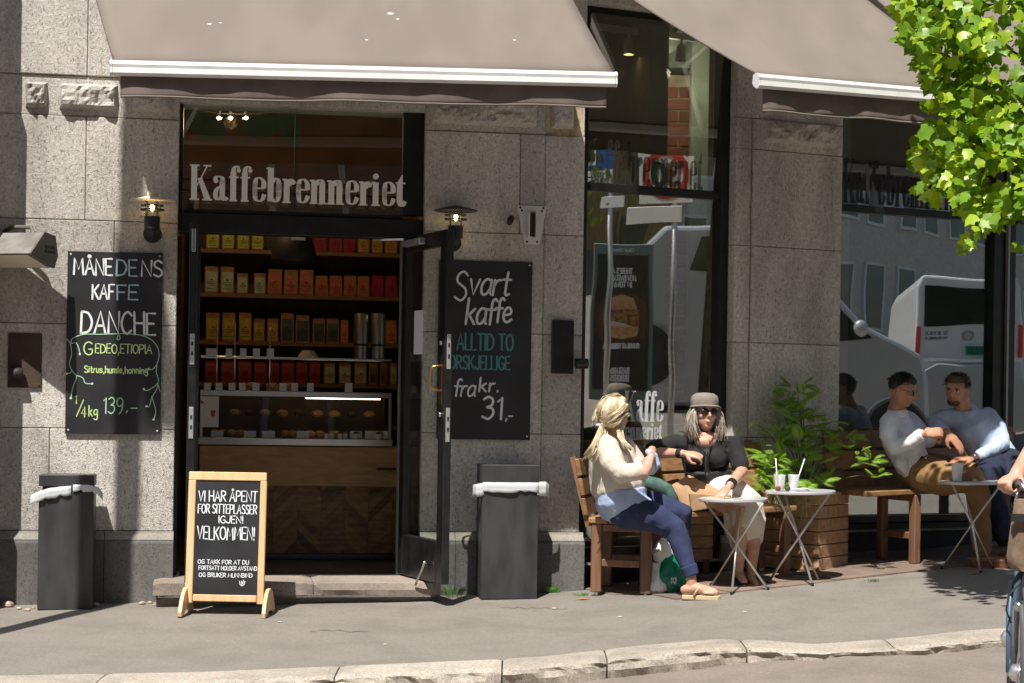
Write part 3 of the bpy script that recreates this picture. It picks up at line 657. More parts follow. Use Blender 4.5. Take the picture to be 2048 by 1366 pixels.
rowsB = [(0, 'top', [(408, 437, 455, 'yellow green'), (440, 467, 455, 'yellow green'), (470, 497, 455, 'yellow green'), (499, 525, 455, 'yellow green'), (530, 552, 462, 'black'), (625, 650, 460, 'crimson'), (655, 682, 460, 'crimson'), (683, 707, 460, 'crimson'), (712, 737, 460, 'mustard'), (740, 763, 460, 'mustard'), (766, 792, 460, 'mustard')]),
 (1, 'second', [(406, 435, 532, 'pale green'), (438, 467, 533, 'pale green'), (471, 495, 546, 'pale green'), (505, 530, 546, 'pale green'), (533, 563, 538, 'red orange'), (566, 595, 539, 'red orange'), (597, 626, 539, 'red orange'), (628, 655, 551, 'red orange'), (657, 683, 551, 'red orange'), (685, 712, 551, 'red orange'), (713, 738, 552, 'red orange'), (741, 766, 551, 'crimson'), (768, 793, 551, 'crimson')]),
 (2, 'third', [(410, 439, 625, 'yellow'), (443, 471, 625, 'yellow'), (476, 503, 625, 'yellow'), (506, 530, 637, 'yellow'), (533, 557, 637, 'yellow'), (560, 588, 626, 'dark teal'), (590, 619, 630, 'dark teal'), (624, 650, 637, 'dark teal'), (652, 678, 637, 'dark teal'), (680, 697, 640, 'orange'), (770, 794, 640, 'orange')]),
 (3, 'fourth', [(410, 438, 722, 'red'), (442, 470, 722, 'red'), (476, 504, 722, 'red'), (508, 535, 724, 'red'), (537, 560, 724, 'red'), (563, 590, 724, 'red'), (592, 617, 724, 'red'), (619, 642, 724, 'red'), (648, 672, 726, 'cream'), (678, 704, 726, 'cream'), (709, 735, 726, 'cream'), (738, 757, 726, 'brown'), (760, 777, 726, 'brown'), (780, 795, 726, 'cream')]),
 (4, 'bottom', [(455, 482, 795, 'cream'), (490, 520, 795, 'cream'), (524, 550, 795, 'cream'), (553, 580, 795, 'cream'), (583, 610, 795, 'cream')])]
for k, nm, L_ in rowsB:
    cnt = {}
    for (u0, u1, vt, c) in L_:
        cnt[c] = cnt.get(c, 0)+1; tot = sum(1 for x in L_ if x[3] == c)
        s0_ = WL.sz(u0, 700, SO-.04)[0]+.004; s1_ = WL.sz(u1, 700, SO-.04)[0]-.004; zt2 = WL.sz((u0+u1)/2, vt, SO-.04)[1]; z0_ = SH[k]
        w = s1_-s0_; h = zt2-z0_; d = w*.55; yaw = WL.yaw+random.uniform(-.06, .06)
        c0 = WL.w((s0_+s1_)/2, z0_, SO-.05-d/2); Mx = Matrix.Translation(c0) @ Matrix.Rotation(yaw, 4, 'Z')
        lab = '%s labelled coffee bag on the %s shelf%s' % (c, nm, ', %s of its colour from the left' % ORD[cnt[c]-1] if tot > 1 else '')
        rt = thing('coffee_bag', tuple(c0), yaw, lab, 'coffee bag', 'coffee bags on the back shelves')
        mb = MB(Mx); mb.loft([[V((x*w/2*kx, y*d/2*ky, z)) for x, y in ((-1, -1), (1, -1), (1, 1), (-1, 1))] for z, kx, ky in ((0, .95, .95), (h*.08, 1, 1), (h*.55, 1, .95), (h*.86, .98, .25), (h*.9, .98, .12), (h, .97, .12))], True, True)
        mb.build('bag', M_['kraft'] if c not in ('black', 'crimson', 'red') else M_['bag_'+c], rt)
        f = .62 if h > .3 else .8
        mb = MB(Mx); mb.add([(-w*.42, -d/2-.002, h*.06), (w*.42, -d/2-.002, h*.06), (w*.42, -d/2*.97-.002, h*.5), (w*.42, -d/2*(.9-.9*(f-.5))-.003, h*f), (-w*.42, -d/2*(.9-.9*(f-.5))-.003, h*f), (-w*.42, -d/2*.97-.002, h*.5)], [(0, 1, 2, 5), (5, 2, 3, 4)]); mb.build('bag_label', M_['bag_'+c], rt)
        if h > .12:
            mb = MB(Mx); mb.disc(0, h*.50, w*.07, y=-d/2-.004, seg=8)
            for t_, l_ in ((.40, .26), (.34, .32), (.28, .2), (.16, .3)): mb.add([(-w*l_, -d/2-.004, h*t_), (w*l_, -d/2-.004, h*t_), (w*l_, -d/2-.004, h*t_+h*.016), (-w*l_, -d/2-.004, h*t_+h*.016)], [(0, 1, 2, 3)])
            mb.build('emblem', M_['black2'], rt)
# ------------------------------------------------------------------ counter
CO = -1.25
cu0, cu1 = WL.sz(400, 800, CO)[0], WL.sz(842, 800, CO)[0]
zc0, zc1, zc2, zc3 = [WL.sz(600, v, CO)[1] for v in (893, 973, 1108, 1146)]
ct = thing('counter', tuple(WL.w((cu0+cu1)/2, FZ, CO-.3)), WL.yaw, label='oak counter with a chevron plank front inside the doorway', cat='counter')
mb = MB(WL.M); mb.box(cu0, cu1, -CO, -CO+.7, zc1, zc0, c=.006); mb.build('counter_front', M_['oak'], ct)
mb = MB(WL.M); mb.box(cu0+.01, cu1-.01, -CO+.12, -CO+.7, FZ, zc1-.001); mb.build('carcass', M_['black2'], ct)
M_['kick'] = mat('kick_plate_steel', (.16, .19, .22), .3, metal=.8)
mb = MB(WL.M); mb.box(cu0+.02, cu1-.02, -CO+.085, -CO+.118, FZ+.005, zc2-.004, c=.003); mb.build('kick_plate', M_['kick'], ct)
def clipz(P, z, keep):
    o = []
    for a, b in zip(P, P[1:]+P[:1]):
        ia, ib = keep*(a[1]-z) >= 0, keep*(b[1]-z) >= 0
        if ia: o.append(a)
        if ia != ib: t = (z-a[1])/(b[1]-a[1]); o.append((a[0]+(b[0]-a[0])*t, z))
    return o
nc = 9; cw = (cu1-cu0-.04)/nc
for i in range(nc):
    x0 = cu0+.02+i*cw; x1 = x0+cw; sg = 1 if i % 2 else -1; ph = .075
    for j in range(-4, 9):
        zb1 = zc2+j*ph*1.0; P = [(x0+.001, zb1+(0 if sg > 0 else cw)+.001), (x1-.001, zb1+(cw if sg > 0 else 0)+.001), (x1-.001, zb1+(cw if sg > 0 else 0)+ph-.001), (x0+.001, zb1+(0 if sg > 0 else cw)+ph-.001)]
        P = clipz(P, zc2, 1)
        if len(P) > 2: P = clipz(P, zc1-.003, -1)
        if len(P) < 3 or max(p[1] for p in P)-min(p[1] for p in P) < .01: continue
        mb = MB(WL.M); mb.prism(P, -CO+.09+random.random()*.002, -CO+.117); mb.build('plank', M_['oakd'], ct)
mb = MB(WL.M); s_, z_ = WL.sz(752, 938, CO); mb.bar((s_, CO*-1-.02, z_), (s_+.22, -CO-.02, z_), .012, .016); mb.build('hook_rail', M_['black'], ct)
# display case
dc0, dc1 = WL.sz(400, 800, CO)[0], WL.sz(784, 800, CO)[0]
zd = {v: WL.sz(600, v, CO)[1] for v in (715, 779, 783, 794, 877, 892)}
ds = thing('display_case', tuple(WL.w((dc0+dc1)/2, zd[892], CO-.25)), WL.yaw, label='glass pastry display case with steel frame standing on the counter', cat='display case')
def dbx(name, *b, m='steel', c=.003, lab=None):
    q = MB(WL.M); q.box(*b, c=c); return q.build(name, M_[m], ds, label=lab)
DF = -CO+.02; DB = -CO+.55
dbx('case_frame', dc0, dc1, DF, DF+.03, zd[794], zd[783]); dbx('case_frame', dc0, dc0+.022, DF, DF+.03, zd[877], zd[794]-.001); dbx('case_frame', dc1-.022, dc1, DF, DF+.03, zd[877], zd[794]-.001)
dbx('case_base', dc0-.01, dc1+.01, DF-.01, DB, zd[892]+.002, zd[877]-.001)
dbx('case_top', dc0, dc1, DF+.031, DB, zd[783]-.012, zd[783], m='glass_d', c=0); dbx('front_pane', dc0+.022, dc1-.022, DF+.01, DF+.014, zd[877], zd[794], m='glass_d', c=0)
dbx('glass_shelf', dc0, dc1-.4, DF+.05, DB, zd[715]-.006, zd[715], m='glass_d', c=0)
dbx('shelf_edge', dc0, dc1, DF+.04, DF+.048, zd[715]-.016, zd[715]+.002, m='steel')
dbx('back_panel', dc0, dc1, DB, DB+.02, zd[877], zd[783], m='wallin')
for u in (434, 470, 540): 
    s_ = WL.sz(u, 700, CO-.1)[0]; q = MB(WL.M); q.tube([(s_, DF+.1, zd[783]), (s_, DF+.1, zd[715]+.25 if u == 470 else zd[715]+.22)], .007, 8); q.build('steel_rod', M_['steel'], ds, smooth=True)
dbx('case_shelf', dc0+.03, dc1-.03, DF+.12, DB-.01, (zd[877]+zd[794])/2, (zd[877]+zd[794])/2+.006, m='glass_d', c=0)
M_['led'] = mat('led_strip', (1, .8, .5), .5, emit=(1, .72, .38), es=6)
dbx('led_strip', WL.sz(612, 790, CO)[0], dc1-.08, DF+.05, DF+.056, zd[794]-.012, zd[794]-.004, m='led', c=0)
# price cards
M_['card'] = mat('price_card', (.62, .66, .72), .6, var=.05)
cards = [('upper glass shelf', 711, 697, [(412, 434), (452, 465), (480, 493), (506, 520), (534, 548)], DF+.03), ('top of the display case', 780, 766, [(408, 422), (431, 445), (457, 471), (478, 491), (505, 519), (559, 573), (583, 596), (614, 627), (690, 705)], DF-.004), ('bottom of the display case', 876, 862, [(422, 446), (488, 512), (524, 550), (593, 618), (700, 724), (730, 776)], DF+.05)]
for nm, vb, vt, L_, y_ in cards:
    for i, (u0, u1) in enumerate(L_):
        s0_, z0_ = WL.sz(u0, vb, -y_); s1_, z1_ = WL.sz(u1, vt, -y_); z0_ = {711: zd[715], 780: zd[783], 876: zd[877]}[vb]+.001
        q = MB(WL.M); q.add([(s0_, y_-.012, z0_), (s1_, y_-.012, z0_), (s1_, y_, z1_), (s0_, y_, z1_), (s0_, y_+.02, z0_), (s1_, y_+.02, z0_)], [(0, 1, 2, 3), (3, 2, 5, 4)])
        tag(q.build('price_card', M_['card']), 'small white price card on the %s, %s from the left' % (nm, ORD[i]), 'price card', 'price cards on the display case')
# pastries, jars, canisters
M_['bun'] = mat('baked_crust', (.34, .16, .05), .6, c2=(.5, .28, .1), scale=30, bump=.3, bscale=60)
M_['choc'] = mat('chocolate_cake', (.06, .025, .012), .5, bump=.3)
ui = [(446, 872, 'bun'), (463, 866, 'bun'), (482, 868, 'bun'), (540, 872, 'bun'), (602, 870, 'choc'), (622, 862, 'bun'), (430, 865, 'bun'), (450, 868, 'choc'), (520, 866, 'choc'), (570, 864, 'bun'), (585, 864, 'bun'), (640, 866, 'bun'), (665, 858, 'bun'), (676, 862, 'bun'), (745, 858, 'bun')]
for i, (u, v, m_) in enumerate(sorted(ui)):
    s_ = WL.sz(u, v, CO-.15)[0]; q = MB(WL.M); q.ball((s_, DF+.18, zd[877]+.028), (.042, .05, .03), 14, 8)
    tag(q.build('pastry', M_[m_], smooth=True), '%s in the display case, %s from the left' % ('golden brown bun' if m_ == 'bun' else 'dark chocolate pastry', (ORD+['thirteenth', 'fourteenth', 'fifteenth', 'sixteenth'])[i]), 'pastry', 'pastries in the display case')
for i, (u, m_) in enumerate(((470, 'bun'), (500, 'choc'), (530, 'bun'), (565, 'bun'), (600, 'choc'), (635, 'bun'), (670, 'bun'), (705, 'choc'), (740, 'bun'))):
    s_ = WL.sz(u, 840, CO-.25)[0]; q = MB(WL.M); q.ball((s_, DF+.3, (zd[877]+zd[794])/2+.030), (.045, .05, .026), 12, 8)
    tag(q.build('pastry', M_[m_], smooth=True), '%s on the glass shelf inside the display case, %s from the left' % ('golden pastry' if m_ == 'bun' else 'dark cake slice', ORD[i]), 'pastry', 'pastries on the inner shelf of the case')
for i, (u, m_) in enumerate(((505, 'bun'), (520, 'choc'), (545, 'bun'), (580, 'bun'))):
    s_ = WL.sz(u, 775, CO-.15)[0]; q = MB(WL.M); q.ball((s_, DF+.2, zd[783]+.03), (.06, .06, .035), 14, 8)
    tag(q.build('pastry', M_[m_], smooth=True), '%s lying on top of the display case, %s from the left' % ('brown loaf cake' if m_ == 'bun' else 'dark cake', ORD[i]), 'pastry', 'cakes on top of the display case')
s_ = WL.sz(618, 705, CO-.1)[0]; q = MB(WL.M)
rings = []
for i in range(6):
    r = .07-.005*i; rings.append([V((s_+(r+.008*math.sin(k*2.4+i*2))*math.cos(k*math.pi/10)*1.05, DF+.2+r*math.sin(k*math.pi/10)*.8, zd[715]+i*.011+.008*math.sin(k*1.9+i))) for k in range(20)])
q.loft(rings); tag(q.build('meringue', mat('meringue', (.7, .55, .40), .7), smooth=True), 'big pale meringue on the upper shelf beside the canisters', 'meringue')
for i, u in enumerate((653, 664, 681, 692, 712, 718, 757, 764)):
    s_ = WL.sz(u, 875, CO)[0]; rt = thing('jam_jar', tuple(WL.w(s_, zd[877], CO+.005-.03-.03*(i % 2))), 0, 'tiny jar with a white label on the case bottom, %s from the left' % ORD[i], 'jar', 'small jars in the display case')
    mm = loc_m(rt); q = MB(mm); q.lathe([(.015, 0), (.017, .004), (.017, .034), (.013, .04)], seg=12); q.build('jar', M_['white'], rt, smooth=True)
    q = MB(mm); q.lathe([(.015, .04), (.015, .052), (0, .053)], seg=12); q.build('lid', M_['brass'] if i % 2 else M_['black2'], rt)
for i, (u0, u1) in enumerate(((708, 736), (742, 770))):
    a, b = WL.sz(u0, 700, CO-.2)[0], WL.sz(u1, 700, CO-.2)[0]; r = (b-a)/2; zt2 = WL.sz(u0, 630, CO-.2)[1]
    rt = thing('canister', tuple(WL.w((a+b)/2, zd[715], CO-.22)), 0, '%s polished steel canister on the upper glass shelf' % ('left' if i == 0 else 'right'), 'canister', 'steel canisters')
    q = MB(loc_m(rt)); q.lathe([(r, 0), (r, zt2-zd[715]), (r*.9, zt2-zd[715]+.01), (0, zt2-zd[715]+.015)], seg=24); q.build('body', M_['steel'], rt, smooth=True, angle=40)
    q = MB(loc_m(rt)); q.lathe([(r*1.03, .10), (r*1.03, .115)], seg=24, cap=False); q.build('band', M_['black'], rt, smooth=True)
dbx('canister_shelf', WL.sz(700, 700, CO)[0], dc1, DF+.06, DB, zd[715]-.012, zd[715]-.001, m='steel')
# leaflet taped to the display case
s0_, z0_ = WL.sz(400, 854, CO+.01); s1_, z1_ = WL.sz(438, 793, CO+.01)
rt = thing('menu_leaflet', tuple(WL.w((s0_+s1_)/2, z0_, CO+.012)), WL.yaw, 'white leaflet with a small red drink picture at the left end of the display case', 'leaflet')
q = MB(WL.M); q.box(s0_, s1_, -CO-.012, -CO-.008, z0_, z1_); q.build('sheet', M_['paper'], rt)
M_['redink'] = mat('red_ink', (.5, .06, .07), .7)
q = MB(WL.M); ms = s0_+(s1_-s0_)*.7; mz = z0_+(z1_-z0_)*.35; q.prism([(ms-.014, mz), (ms+.012, mz), (ms+.018, mz+.045), (ms-.02, mz+.045)], -CO-.0145, -CO-.0125); q.prism([(s0_+.002, mz+.09), (s0_+.03, mz+.1), (s0_+.002, mz+.12)], -CO-.0145, -CO-.0125); q.build('printed_cup', M_['redink'], rt)
# ------------------------------------------------------------------ stroke lettering
GL = {}
def _g(s):
    for ln in s.strip().split('\n'):
        k, w, rest = ln.split(' ', 2); st = []
        for part in rest.split(';'):
            cv = part.startswith('~'); part = part.lstrip('~'); pts = [tuple(float(q) for q in p.split(',')) for p in part.split()]
            if cv and len(pts) > 2:
                out = []
                for i in range(len(pts)-1):
                    a = pts[max(i-1, 0)]; b = pts[i]; c = pts[i+1]; d = pts[min(i+2, len(pts)-1)]
                    for t in (0, .25, .5, .75):
                        out.append(tuple(.5*((2*b[j])+(-a[j]+c[j])*t+(2*a[j]-5*b[j]+4*c[j]-d[j])*t*t+(-a[j]+3*b[j]-3*c[j]+d[j])*t**3) for j in (0, 1)))
                out.append(pts[-1]); pts = out
            st.append(pts)
        GL[k] = (float(w), st)
_g("""A 6 0,0 3,10 6,0;1.2,3.6 4.9,3.6
Å 6 0,0 3,9.6 6,0;1.2,3.6 4.9,3.6;~3,10.3 3.8,11 3,11.8 2.2,11 3,10.3
B 5 0,0 0,10;~0,10 3.6,9.6 4,7.6 3,5.6 0,5.2;~0,5.2 4,4.8 5,2.6 3.6,.3 0,0
C 5.4 ~5.2,8.4 3.2,10 1,8.4 0,5 1,1.6 3.2,0 5.3,1.6
D 5.6 0,0 0,10;~0,10 3.5,9.3 5.6,5.5 4.2,1.2 0,0
E 4.4 4.4,10 0,10 0,0 4.4,0;0,5.2 3.6,5.2
F 4.2 4.2,10 0,10 0,0;0,5.2 3.4,5.2
G 5.8 ~5.4,8.6 3.4,10 1,8.6 0,5 1,1.4 3.4,0 5.4,1.4 5.6,4.4;5.6,4.4 3.3,4.4
H 5.2 0,0 0,10;5.2,0 5.2,10;0,5 5.2,5
I .6 .3,0 .3,10
J 4 4,10 4,2.2;~4,2.2 2.8,0 .8,.4 0,2
K 5 0,0 0,10;5,10 0,4.4;1.4,5.8 5,0
L 4 0,10 0,0 4,0
M 6.6 0,0 .6,10 3.3,3 6,10 6.6,0
N 5.4 0,0 0,10 5.4,0 5.4,10
O 6 ~3,10 .8,8.4 0,5 .8,1.6 3,0 5.2,1.6 6,5 5.2,8.4 3,10
P 4.8 0,0 0,10;~0,10 3.8,9.4 4.8,7.4 3.6,5.2 0,4.8
R 5 0,0 0,10;~0,10 3.8,9.4 4.8,7.4 3.6,5.4 0,5;1.8,5 5,0
S 4.8 ~4.6,8.6 2.8,10 .6,8.8 .6,6.4 4,4.2 4.6,1.8 2.6,0 0,1.2
T 5.2 0,10 5.2,10;2.6,10 2.6,0
U 5.2 0,10 0,3;~0,3 1,.5 2.6,0 4.2,.5 5.2,3;5.2,3 5.2,10
V 5.4 0,10 2.7,0 5.4,10
W 7.6 0,10 2,0 3.8,7 5.6,0 7.6,10
X 5 0,0 5,10;0,10 5,0
Y 5 0,10 2.5,5 5,10;2.5,5 2.5,0
a 4 ~3.8,5.6 1.8,6.2 .2,3.6 .8,.4 2.6,.6 3.8,3;3.8,6 3.8,.9 4.4,.2
b 3.8 .2,10 .2,0;~.2,3.8 2,6 3.8,4 3.2,.6 1.4,0 .2,1
d 4 3.8,10 3.8,0;~3.8,4.4 1.8,6 0,3.4 1,.2 2.6,.2 3.8,2
e 4 ~.3,3 3,3.4 3.4,5 2,6.2 .3,4.4 .4,1.4 2,0 4,1.2
f 3 ~3.4,9.2 2.4,10 1.4,8.6 1.4,5 1.4,0;0,5.8 3,5.8
g 4 ~3.8,5.6 1.8,6.2 .2,4 1,1.4 3,2 3.8,4.4;~3.8,6 3.8,-1.6 2.4,-3.4 .2,-2.4
h 3.8 .2,10 .2,0;~.2,3.6 2,6 3.6,4.6 3.7,2 3.7,0
i .8 .4,6 .4,0;.4,7.9 .4,8.4
j 1.6 ~1.2,6 1.2,-1.6 .6,-3.2 -1,-2.6;1.2,7.9 1.2,8.4
k 3.8 .2,10 .2,0;3.4,6 .2,2.6;1.2,3.6 3.8,0
l .8 .4,10 .4,0
m 6 .2,6 .2,0;~.2,3.8 1.6,6 2.9,5 3,0;~3,3.8 4.4,6 5.8,5 5.9,0
n 3.8 .2,6 .2,0;~.2,3.8 2,6 3.6,4.6 3.7,2 3.7,0
o 4 ~2,6 .3,4.8 .2,1.6 2,0 3.8,1.6 3.7,4.8 2,6
p 3.8 .2,6 .2,-3.4;~.2,4 2,6 3.8,4 3.2,.6 1.4,0 .2,1.4
r 2.8 .2,6 .2,0;~.2,3.4 1.2,5.6 2.8,6
s 3.4 ~3.2,5.2 1.8,6.2 .4,5 .8,3.6 2.8,2.6 3,1 1.6,0 0,.8
t 2.8 ~1.3,9 1.3,1.4 2,.1 2.9,.6;0,6.2 2.8,6.2
u 3.8 ~.2,6 .2,2 1.2,0 2.8,.4 3.6,2.6;3.7,6 3.7,0
v 3.6 0,6 1.8,0 3.6,6
y 3.8 0,6 1.9,.6;3.8,6 1,-3.4
0 4.6 ~2.3,10 .6,8.4 0,5 .6,1.6 2.3,0 4,1.6 4.6,5 4,8.4 2.3,10
1 2 .2,8 1.7,10 1.7,0
2 4.4 ~.2,8 1.6,10 3.8,9.4 4,7 2.4,4 0,0;0,0 4.4,0
3 4.2 ~.2,8.8 2,10 3.8,8.6 3.4,6.2 1.6,5.3 3.6,4.8 4.2,2.4 2.4,0 0,1
4 4.6 3.4,0 3.4,10 0,3.2 4.6,3.2
5 4.2 4,10 .6,10 .4,5.8;~.4,5.8 2.6,6.2 4.2,4 3.4,.8 1.6,0 0,.8
6 4.2 ~3.8,9.4 1.6,8.6 .2,4.6 .6,1 2.4,0 4.1,1.6 3.6,5 1.6,5.6 .3,3.6
7 4.2 0,10 4.2,10 1.4,0
8 4.2 ~2.1,10 .4,8.6 .8,6.4 3.4,4.4 4,2 2.1,0 .2,2 .8,4.4 3.4,6.4 3.8,8.6 2.1,10
9 4.2 ~4,6.4 2.2,4.6 .4,5.8 .3,8.6 2.2,10 3.9,8.6 4,6.4 3.6,2.6 1.8,0
, 1.2 .9,1.2 .2,-1.8
. .8 .4,0 .4,.7
' .8 .4,10 .4,8
! .8 .4,10 .4,3;.4,.6 .4,0
- 3 0,4.4 3,4.6
/ 4 0,-1 4,10.5
: .8 .4,1 .4,1.6;.4,5 .4,5.6
+ 3 0,4 3,4;1.5,2.4 1.5,5.6""")
def text(mb, s, x, z, h, width=None, pen=.006, y=0, M=None, slant=0, jit=0, rise=0, gap=1.5, center=False, double=False):
    tot = sum((GL[c][0]+gap) if c in GL else 3.4 for c in s)-gap; k = h/10; kx = (width/tot) if width else k
    if center: x -= tot*kx/2
    cx = 0; rnd = random.Random(hash(len(s)*7+int(h*1e4)))
    for c in s:
        if c not in GL: cx += 3.4; continue
        w, st = GL[c]; dz = rnd.uniform(-jit, jit)*h; rot = rnd.uniform(-jit, jit)*1.2; ks = 1+rnd.uniform(-jit, jit)*.6
        for p in st:
            q = [(x+(cx+a*math.cos(rot)-(b-5)*math.sin(rot))*kx+slant*b*k, z+b*k*ks+dz+rise*(cx/tot)) for a, b in p]
            mb.ribbon(q, pen, y, M=M)
            for e in (q[0], q[-1]): mb.disc(e[0], e[1], pen*.5, y=y-.0012, seg=8, M=M)
        cx += w+gap
# high-contrast serif letters of the shop sign
def serif_glyphs():
    T, t = .27, .045
    cv = lambda pts: smooth(pts)
    def smooth(pts, n=6):
        out = []
        for i in range(len(pts)-1):
            a = pts[max(i-1, 0)]; b = pts[i]; c = pts[i+1]; d = pts[min(i+2, len(pts)-1)]
            for q in range(n):
                u = q/n; out.append(tuple(.5*((2*b[j])+(-a[j]+c[j])*u+(2*a[j]-5*b[j]+4*c[j]-d[j])*u*u+(-a[j]+3*b[j]-3*c[j]+d[j])*u**3) for j in (0, 1)))
        out.append(pts[-1]); return out
    G_ = {}
    # each glyph: width, list of (kind, data): 's' stem, 'c' didone curve, 'h' hairline, 'd' disc
    G_['K'] = (1.02, [('b', (.20, 0, .20, 1.42, T)), ('h', [(0, .0), (.44, .0)]), ('h', [(0, 1.42), (.44, 1.42)]), ('h', [(.33, .58), (.80, 1.42)]), ('h', [(.62, 1.42), (.98, 1.42)]), ('q', [(.36, .88), (.56, .92), (.98, 0), (.68, 0)]), ('h', [(.58, 0), (1.04, 0)])])
    G_['a'] = (.70, [('d', (.15, .80, .095)), ('c', smooth([(.10, .82), (.18, .96), (.33, .985), (.44, .9), (.45, .7)])), ('b', (.45, .12, .45, .84, T*.92)), ('c', smooth([(.45, .2), (.5, .04), (.6, .02), (.68, .12)])), ('c', smooth([(.42, .58), (.25, .50), (.14, .3), (.17, .08), (.29, .03), (.42, .16)]))])
    G_['f'] = (.50, [('b', (.22, 0, .22, 1.18, T)), ('c', smooth([(.22, 1.1), (.24, 1.32), (.36, 1.43), (.5, 1.36)])), ('d', (.47, 1.27, .085)), ('h', [(.02, .98), (.46, .98)]), ('h', [(.04, 0), (.42, 0)])])
    G_['e'] = (.66, [('c', smooth([(.58, .56), (.57, .8), (.46, .95), (.34, .985), (.2, .88), (.17, .5), (.2, .12), (.36, .015), (.52, .1), (.6, .3)])), ('b', (.18, .22, .18, .78, T*.75)), ('h', [(.25, .55), (.6, .55)]), ('b', (.53, .56, .53, .82, T*.5))])
    G_['b'] = (.72, [('b', (.20, .02, .20, 1.42, T)), ('h', [(0, 1.40), (.2, 1.41)]), ('c', smooth([(.3, .84), (.42, .98), (.56, .88), (.60, .5), (.55, .12), (.42, .015), (.28, .10), (.2, .04)])), ('b', (.58, .22, .58, .8, T*.8))])
    G_['r'] = (.56, [('b', (.20, 0, .20, .96, T)), ('h', [(0, .95), (.2, .96)]), ('h', [(.0, 0), (.4, 0)]), ('c', smooth([(.31, .7), (.36, .93), (.5, .97)])), ('d', (.50, .85, .10))])
    G_['n'] = (.78, [('b', (.20, 0, .20, .96, T)), ('h', [(0, .95), (.2, .96)]), ('h', [(.0, 0), (.36, 0)]), ('c', smooth([(.31, .78), (.4, .95), (.54, .96), (.60, .8)])), ('b', (.58, 0, .58, .86, T)), ('h', [(.42, 0), (.78, 0)])])
    G_['i'] = (.42, [('b', (.20, 0, .20, .96, T)), ('h', [(0, .95), (.2, .96)]), ('h', [(.0, 0), (.4, 0)]), ('d', (.2, 1.22, .12))])
    G_['t'] = (.48, [('b', (.20, .14, .20, 1.0, T)), ('h', [(0, .97), (.46, .97)]), ('q', [(.07, .96), (.33, .96), (.33, 1.32), (.29, 1.32)]), ('c', smooth([(.2, .2), (.24, .04), (.36, .02), (.46, .2)]))])
    return G_, T, t
SG, ST, St = serif_glyphs()
def serif_word(s, x0, z0, width, h_x, M, y, mats, parent, depth=.012, name='letter'):
    tot = sum(SG[c][0] for c in s)+.03*(len(s)-1); kx = width/tot; kz = h_x; cx = 0
    for c in s:
        mb = MB(M); w, it = SG[c]; X = lambda a: x0+(cx+a)*kx; Z_ = lambda b: z0+b*kz; ko = [0]
        def add(P):
            ko[0] += 1; e = ko[0]*.00012
            P = [(X(a), Z_(b)) for a, b in P]
            ar = sum(P[i][0]*P[(i+1) % len(P)][1]-P[(i+1) % len(P)][0]*P[i][1] for i in range(len(P)))
            if ar < 0: P = P[::-1]
            mb.prism(P, y-depth-e, y)
        for k, d in it:
            if k == 'b': add([(d[0]-d[4]/2, d[1]), (d[2]-d[4]/2, d[3]), (d[2]+d[4]/2, d[3]), (d[0]+d[4]/2, d[1])])
            elif k == 'q': add(d)
            elif k == 'h':
                (a, b), (a2, b2) = d; l = math.hypot(a2-a, b2-b); nx, nz = -(b2-b)/l*St/2, (a2-a)/l*St/2*1.3; add([(a+nx, b+nz), (a2+nx, b2+nz), (a2-nx, b2-nz), (a-nx, b-nz)])
            elif k == 'd': add([(d[0]+d[2]*1.15*math.cos(i*math.pi/8), d[1]+d[2]*math.sin(i*math.pi/8)) for i in range(16)])
            else:
                n = len(d); Lp = []; Rp = []
                for i, p in enumerate(d):
                    a = d[max(i-1, 0)]; b = d[min(i+1, n-1)]; tx, tz = b[0]-a[0], b[1]-a[1]; l = math.hypot(tx, tz) or 1; tx /= l; tz /= l
                    ww = St*1.1+(ST*.8-St)*abs(tz)**2; Lp.append((p[0]-tz*ww/2, p[1]+tx*ww/2)); Rp.append((p[0]+tz*ww/2, p[1]-tx*ww/2))
                for i in range(n-1): add([Lp[i], Rp[i], Rp[i+1], Lp[i+1]]); ko[0] -= 1
        mb.build(name, mats, parent); cx += w+.03
s0, z0 = WL.sz(379, 398, -.02); s1, z1 = WL.sz(811, 404, -.02); hx = WL.sz(379, 330, -.02)[1]-z0
sg = thing('shop_sign', tuple(WL.w((s0+s1)/2, z0, -.03)), WL.yaw, 'pale metal letters reading Kaffebrenneriet across the window above the doors', 'sign')
serif_word('Kaffebrenneriet', s0, z0, s1-s0, hx/1.42, WL.M, .035, M_['letter'], sg, .018)
for v in (366, 388):
    mb = MB(WL.M); z_ = WL.sz(600, v, -.05)[1]; mb.box(sL(352)+.0, sL(806), .055, .07, z_-.006, z_+.006); mb.build('sign_rail', M_['black'], sg)
ZM2 = zR(393, 1320, GO); TP2 = WR.M @ Matrix.Translation((0, -GO, ZM2)) @ Matrix.Rotation(R(TILT2), 4, 'X') @ Matrix.Translation((0, GO, -ZM2))
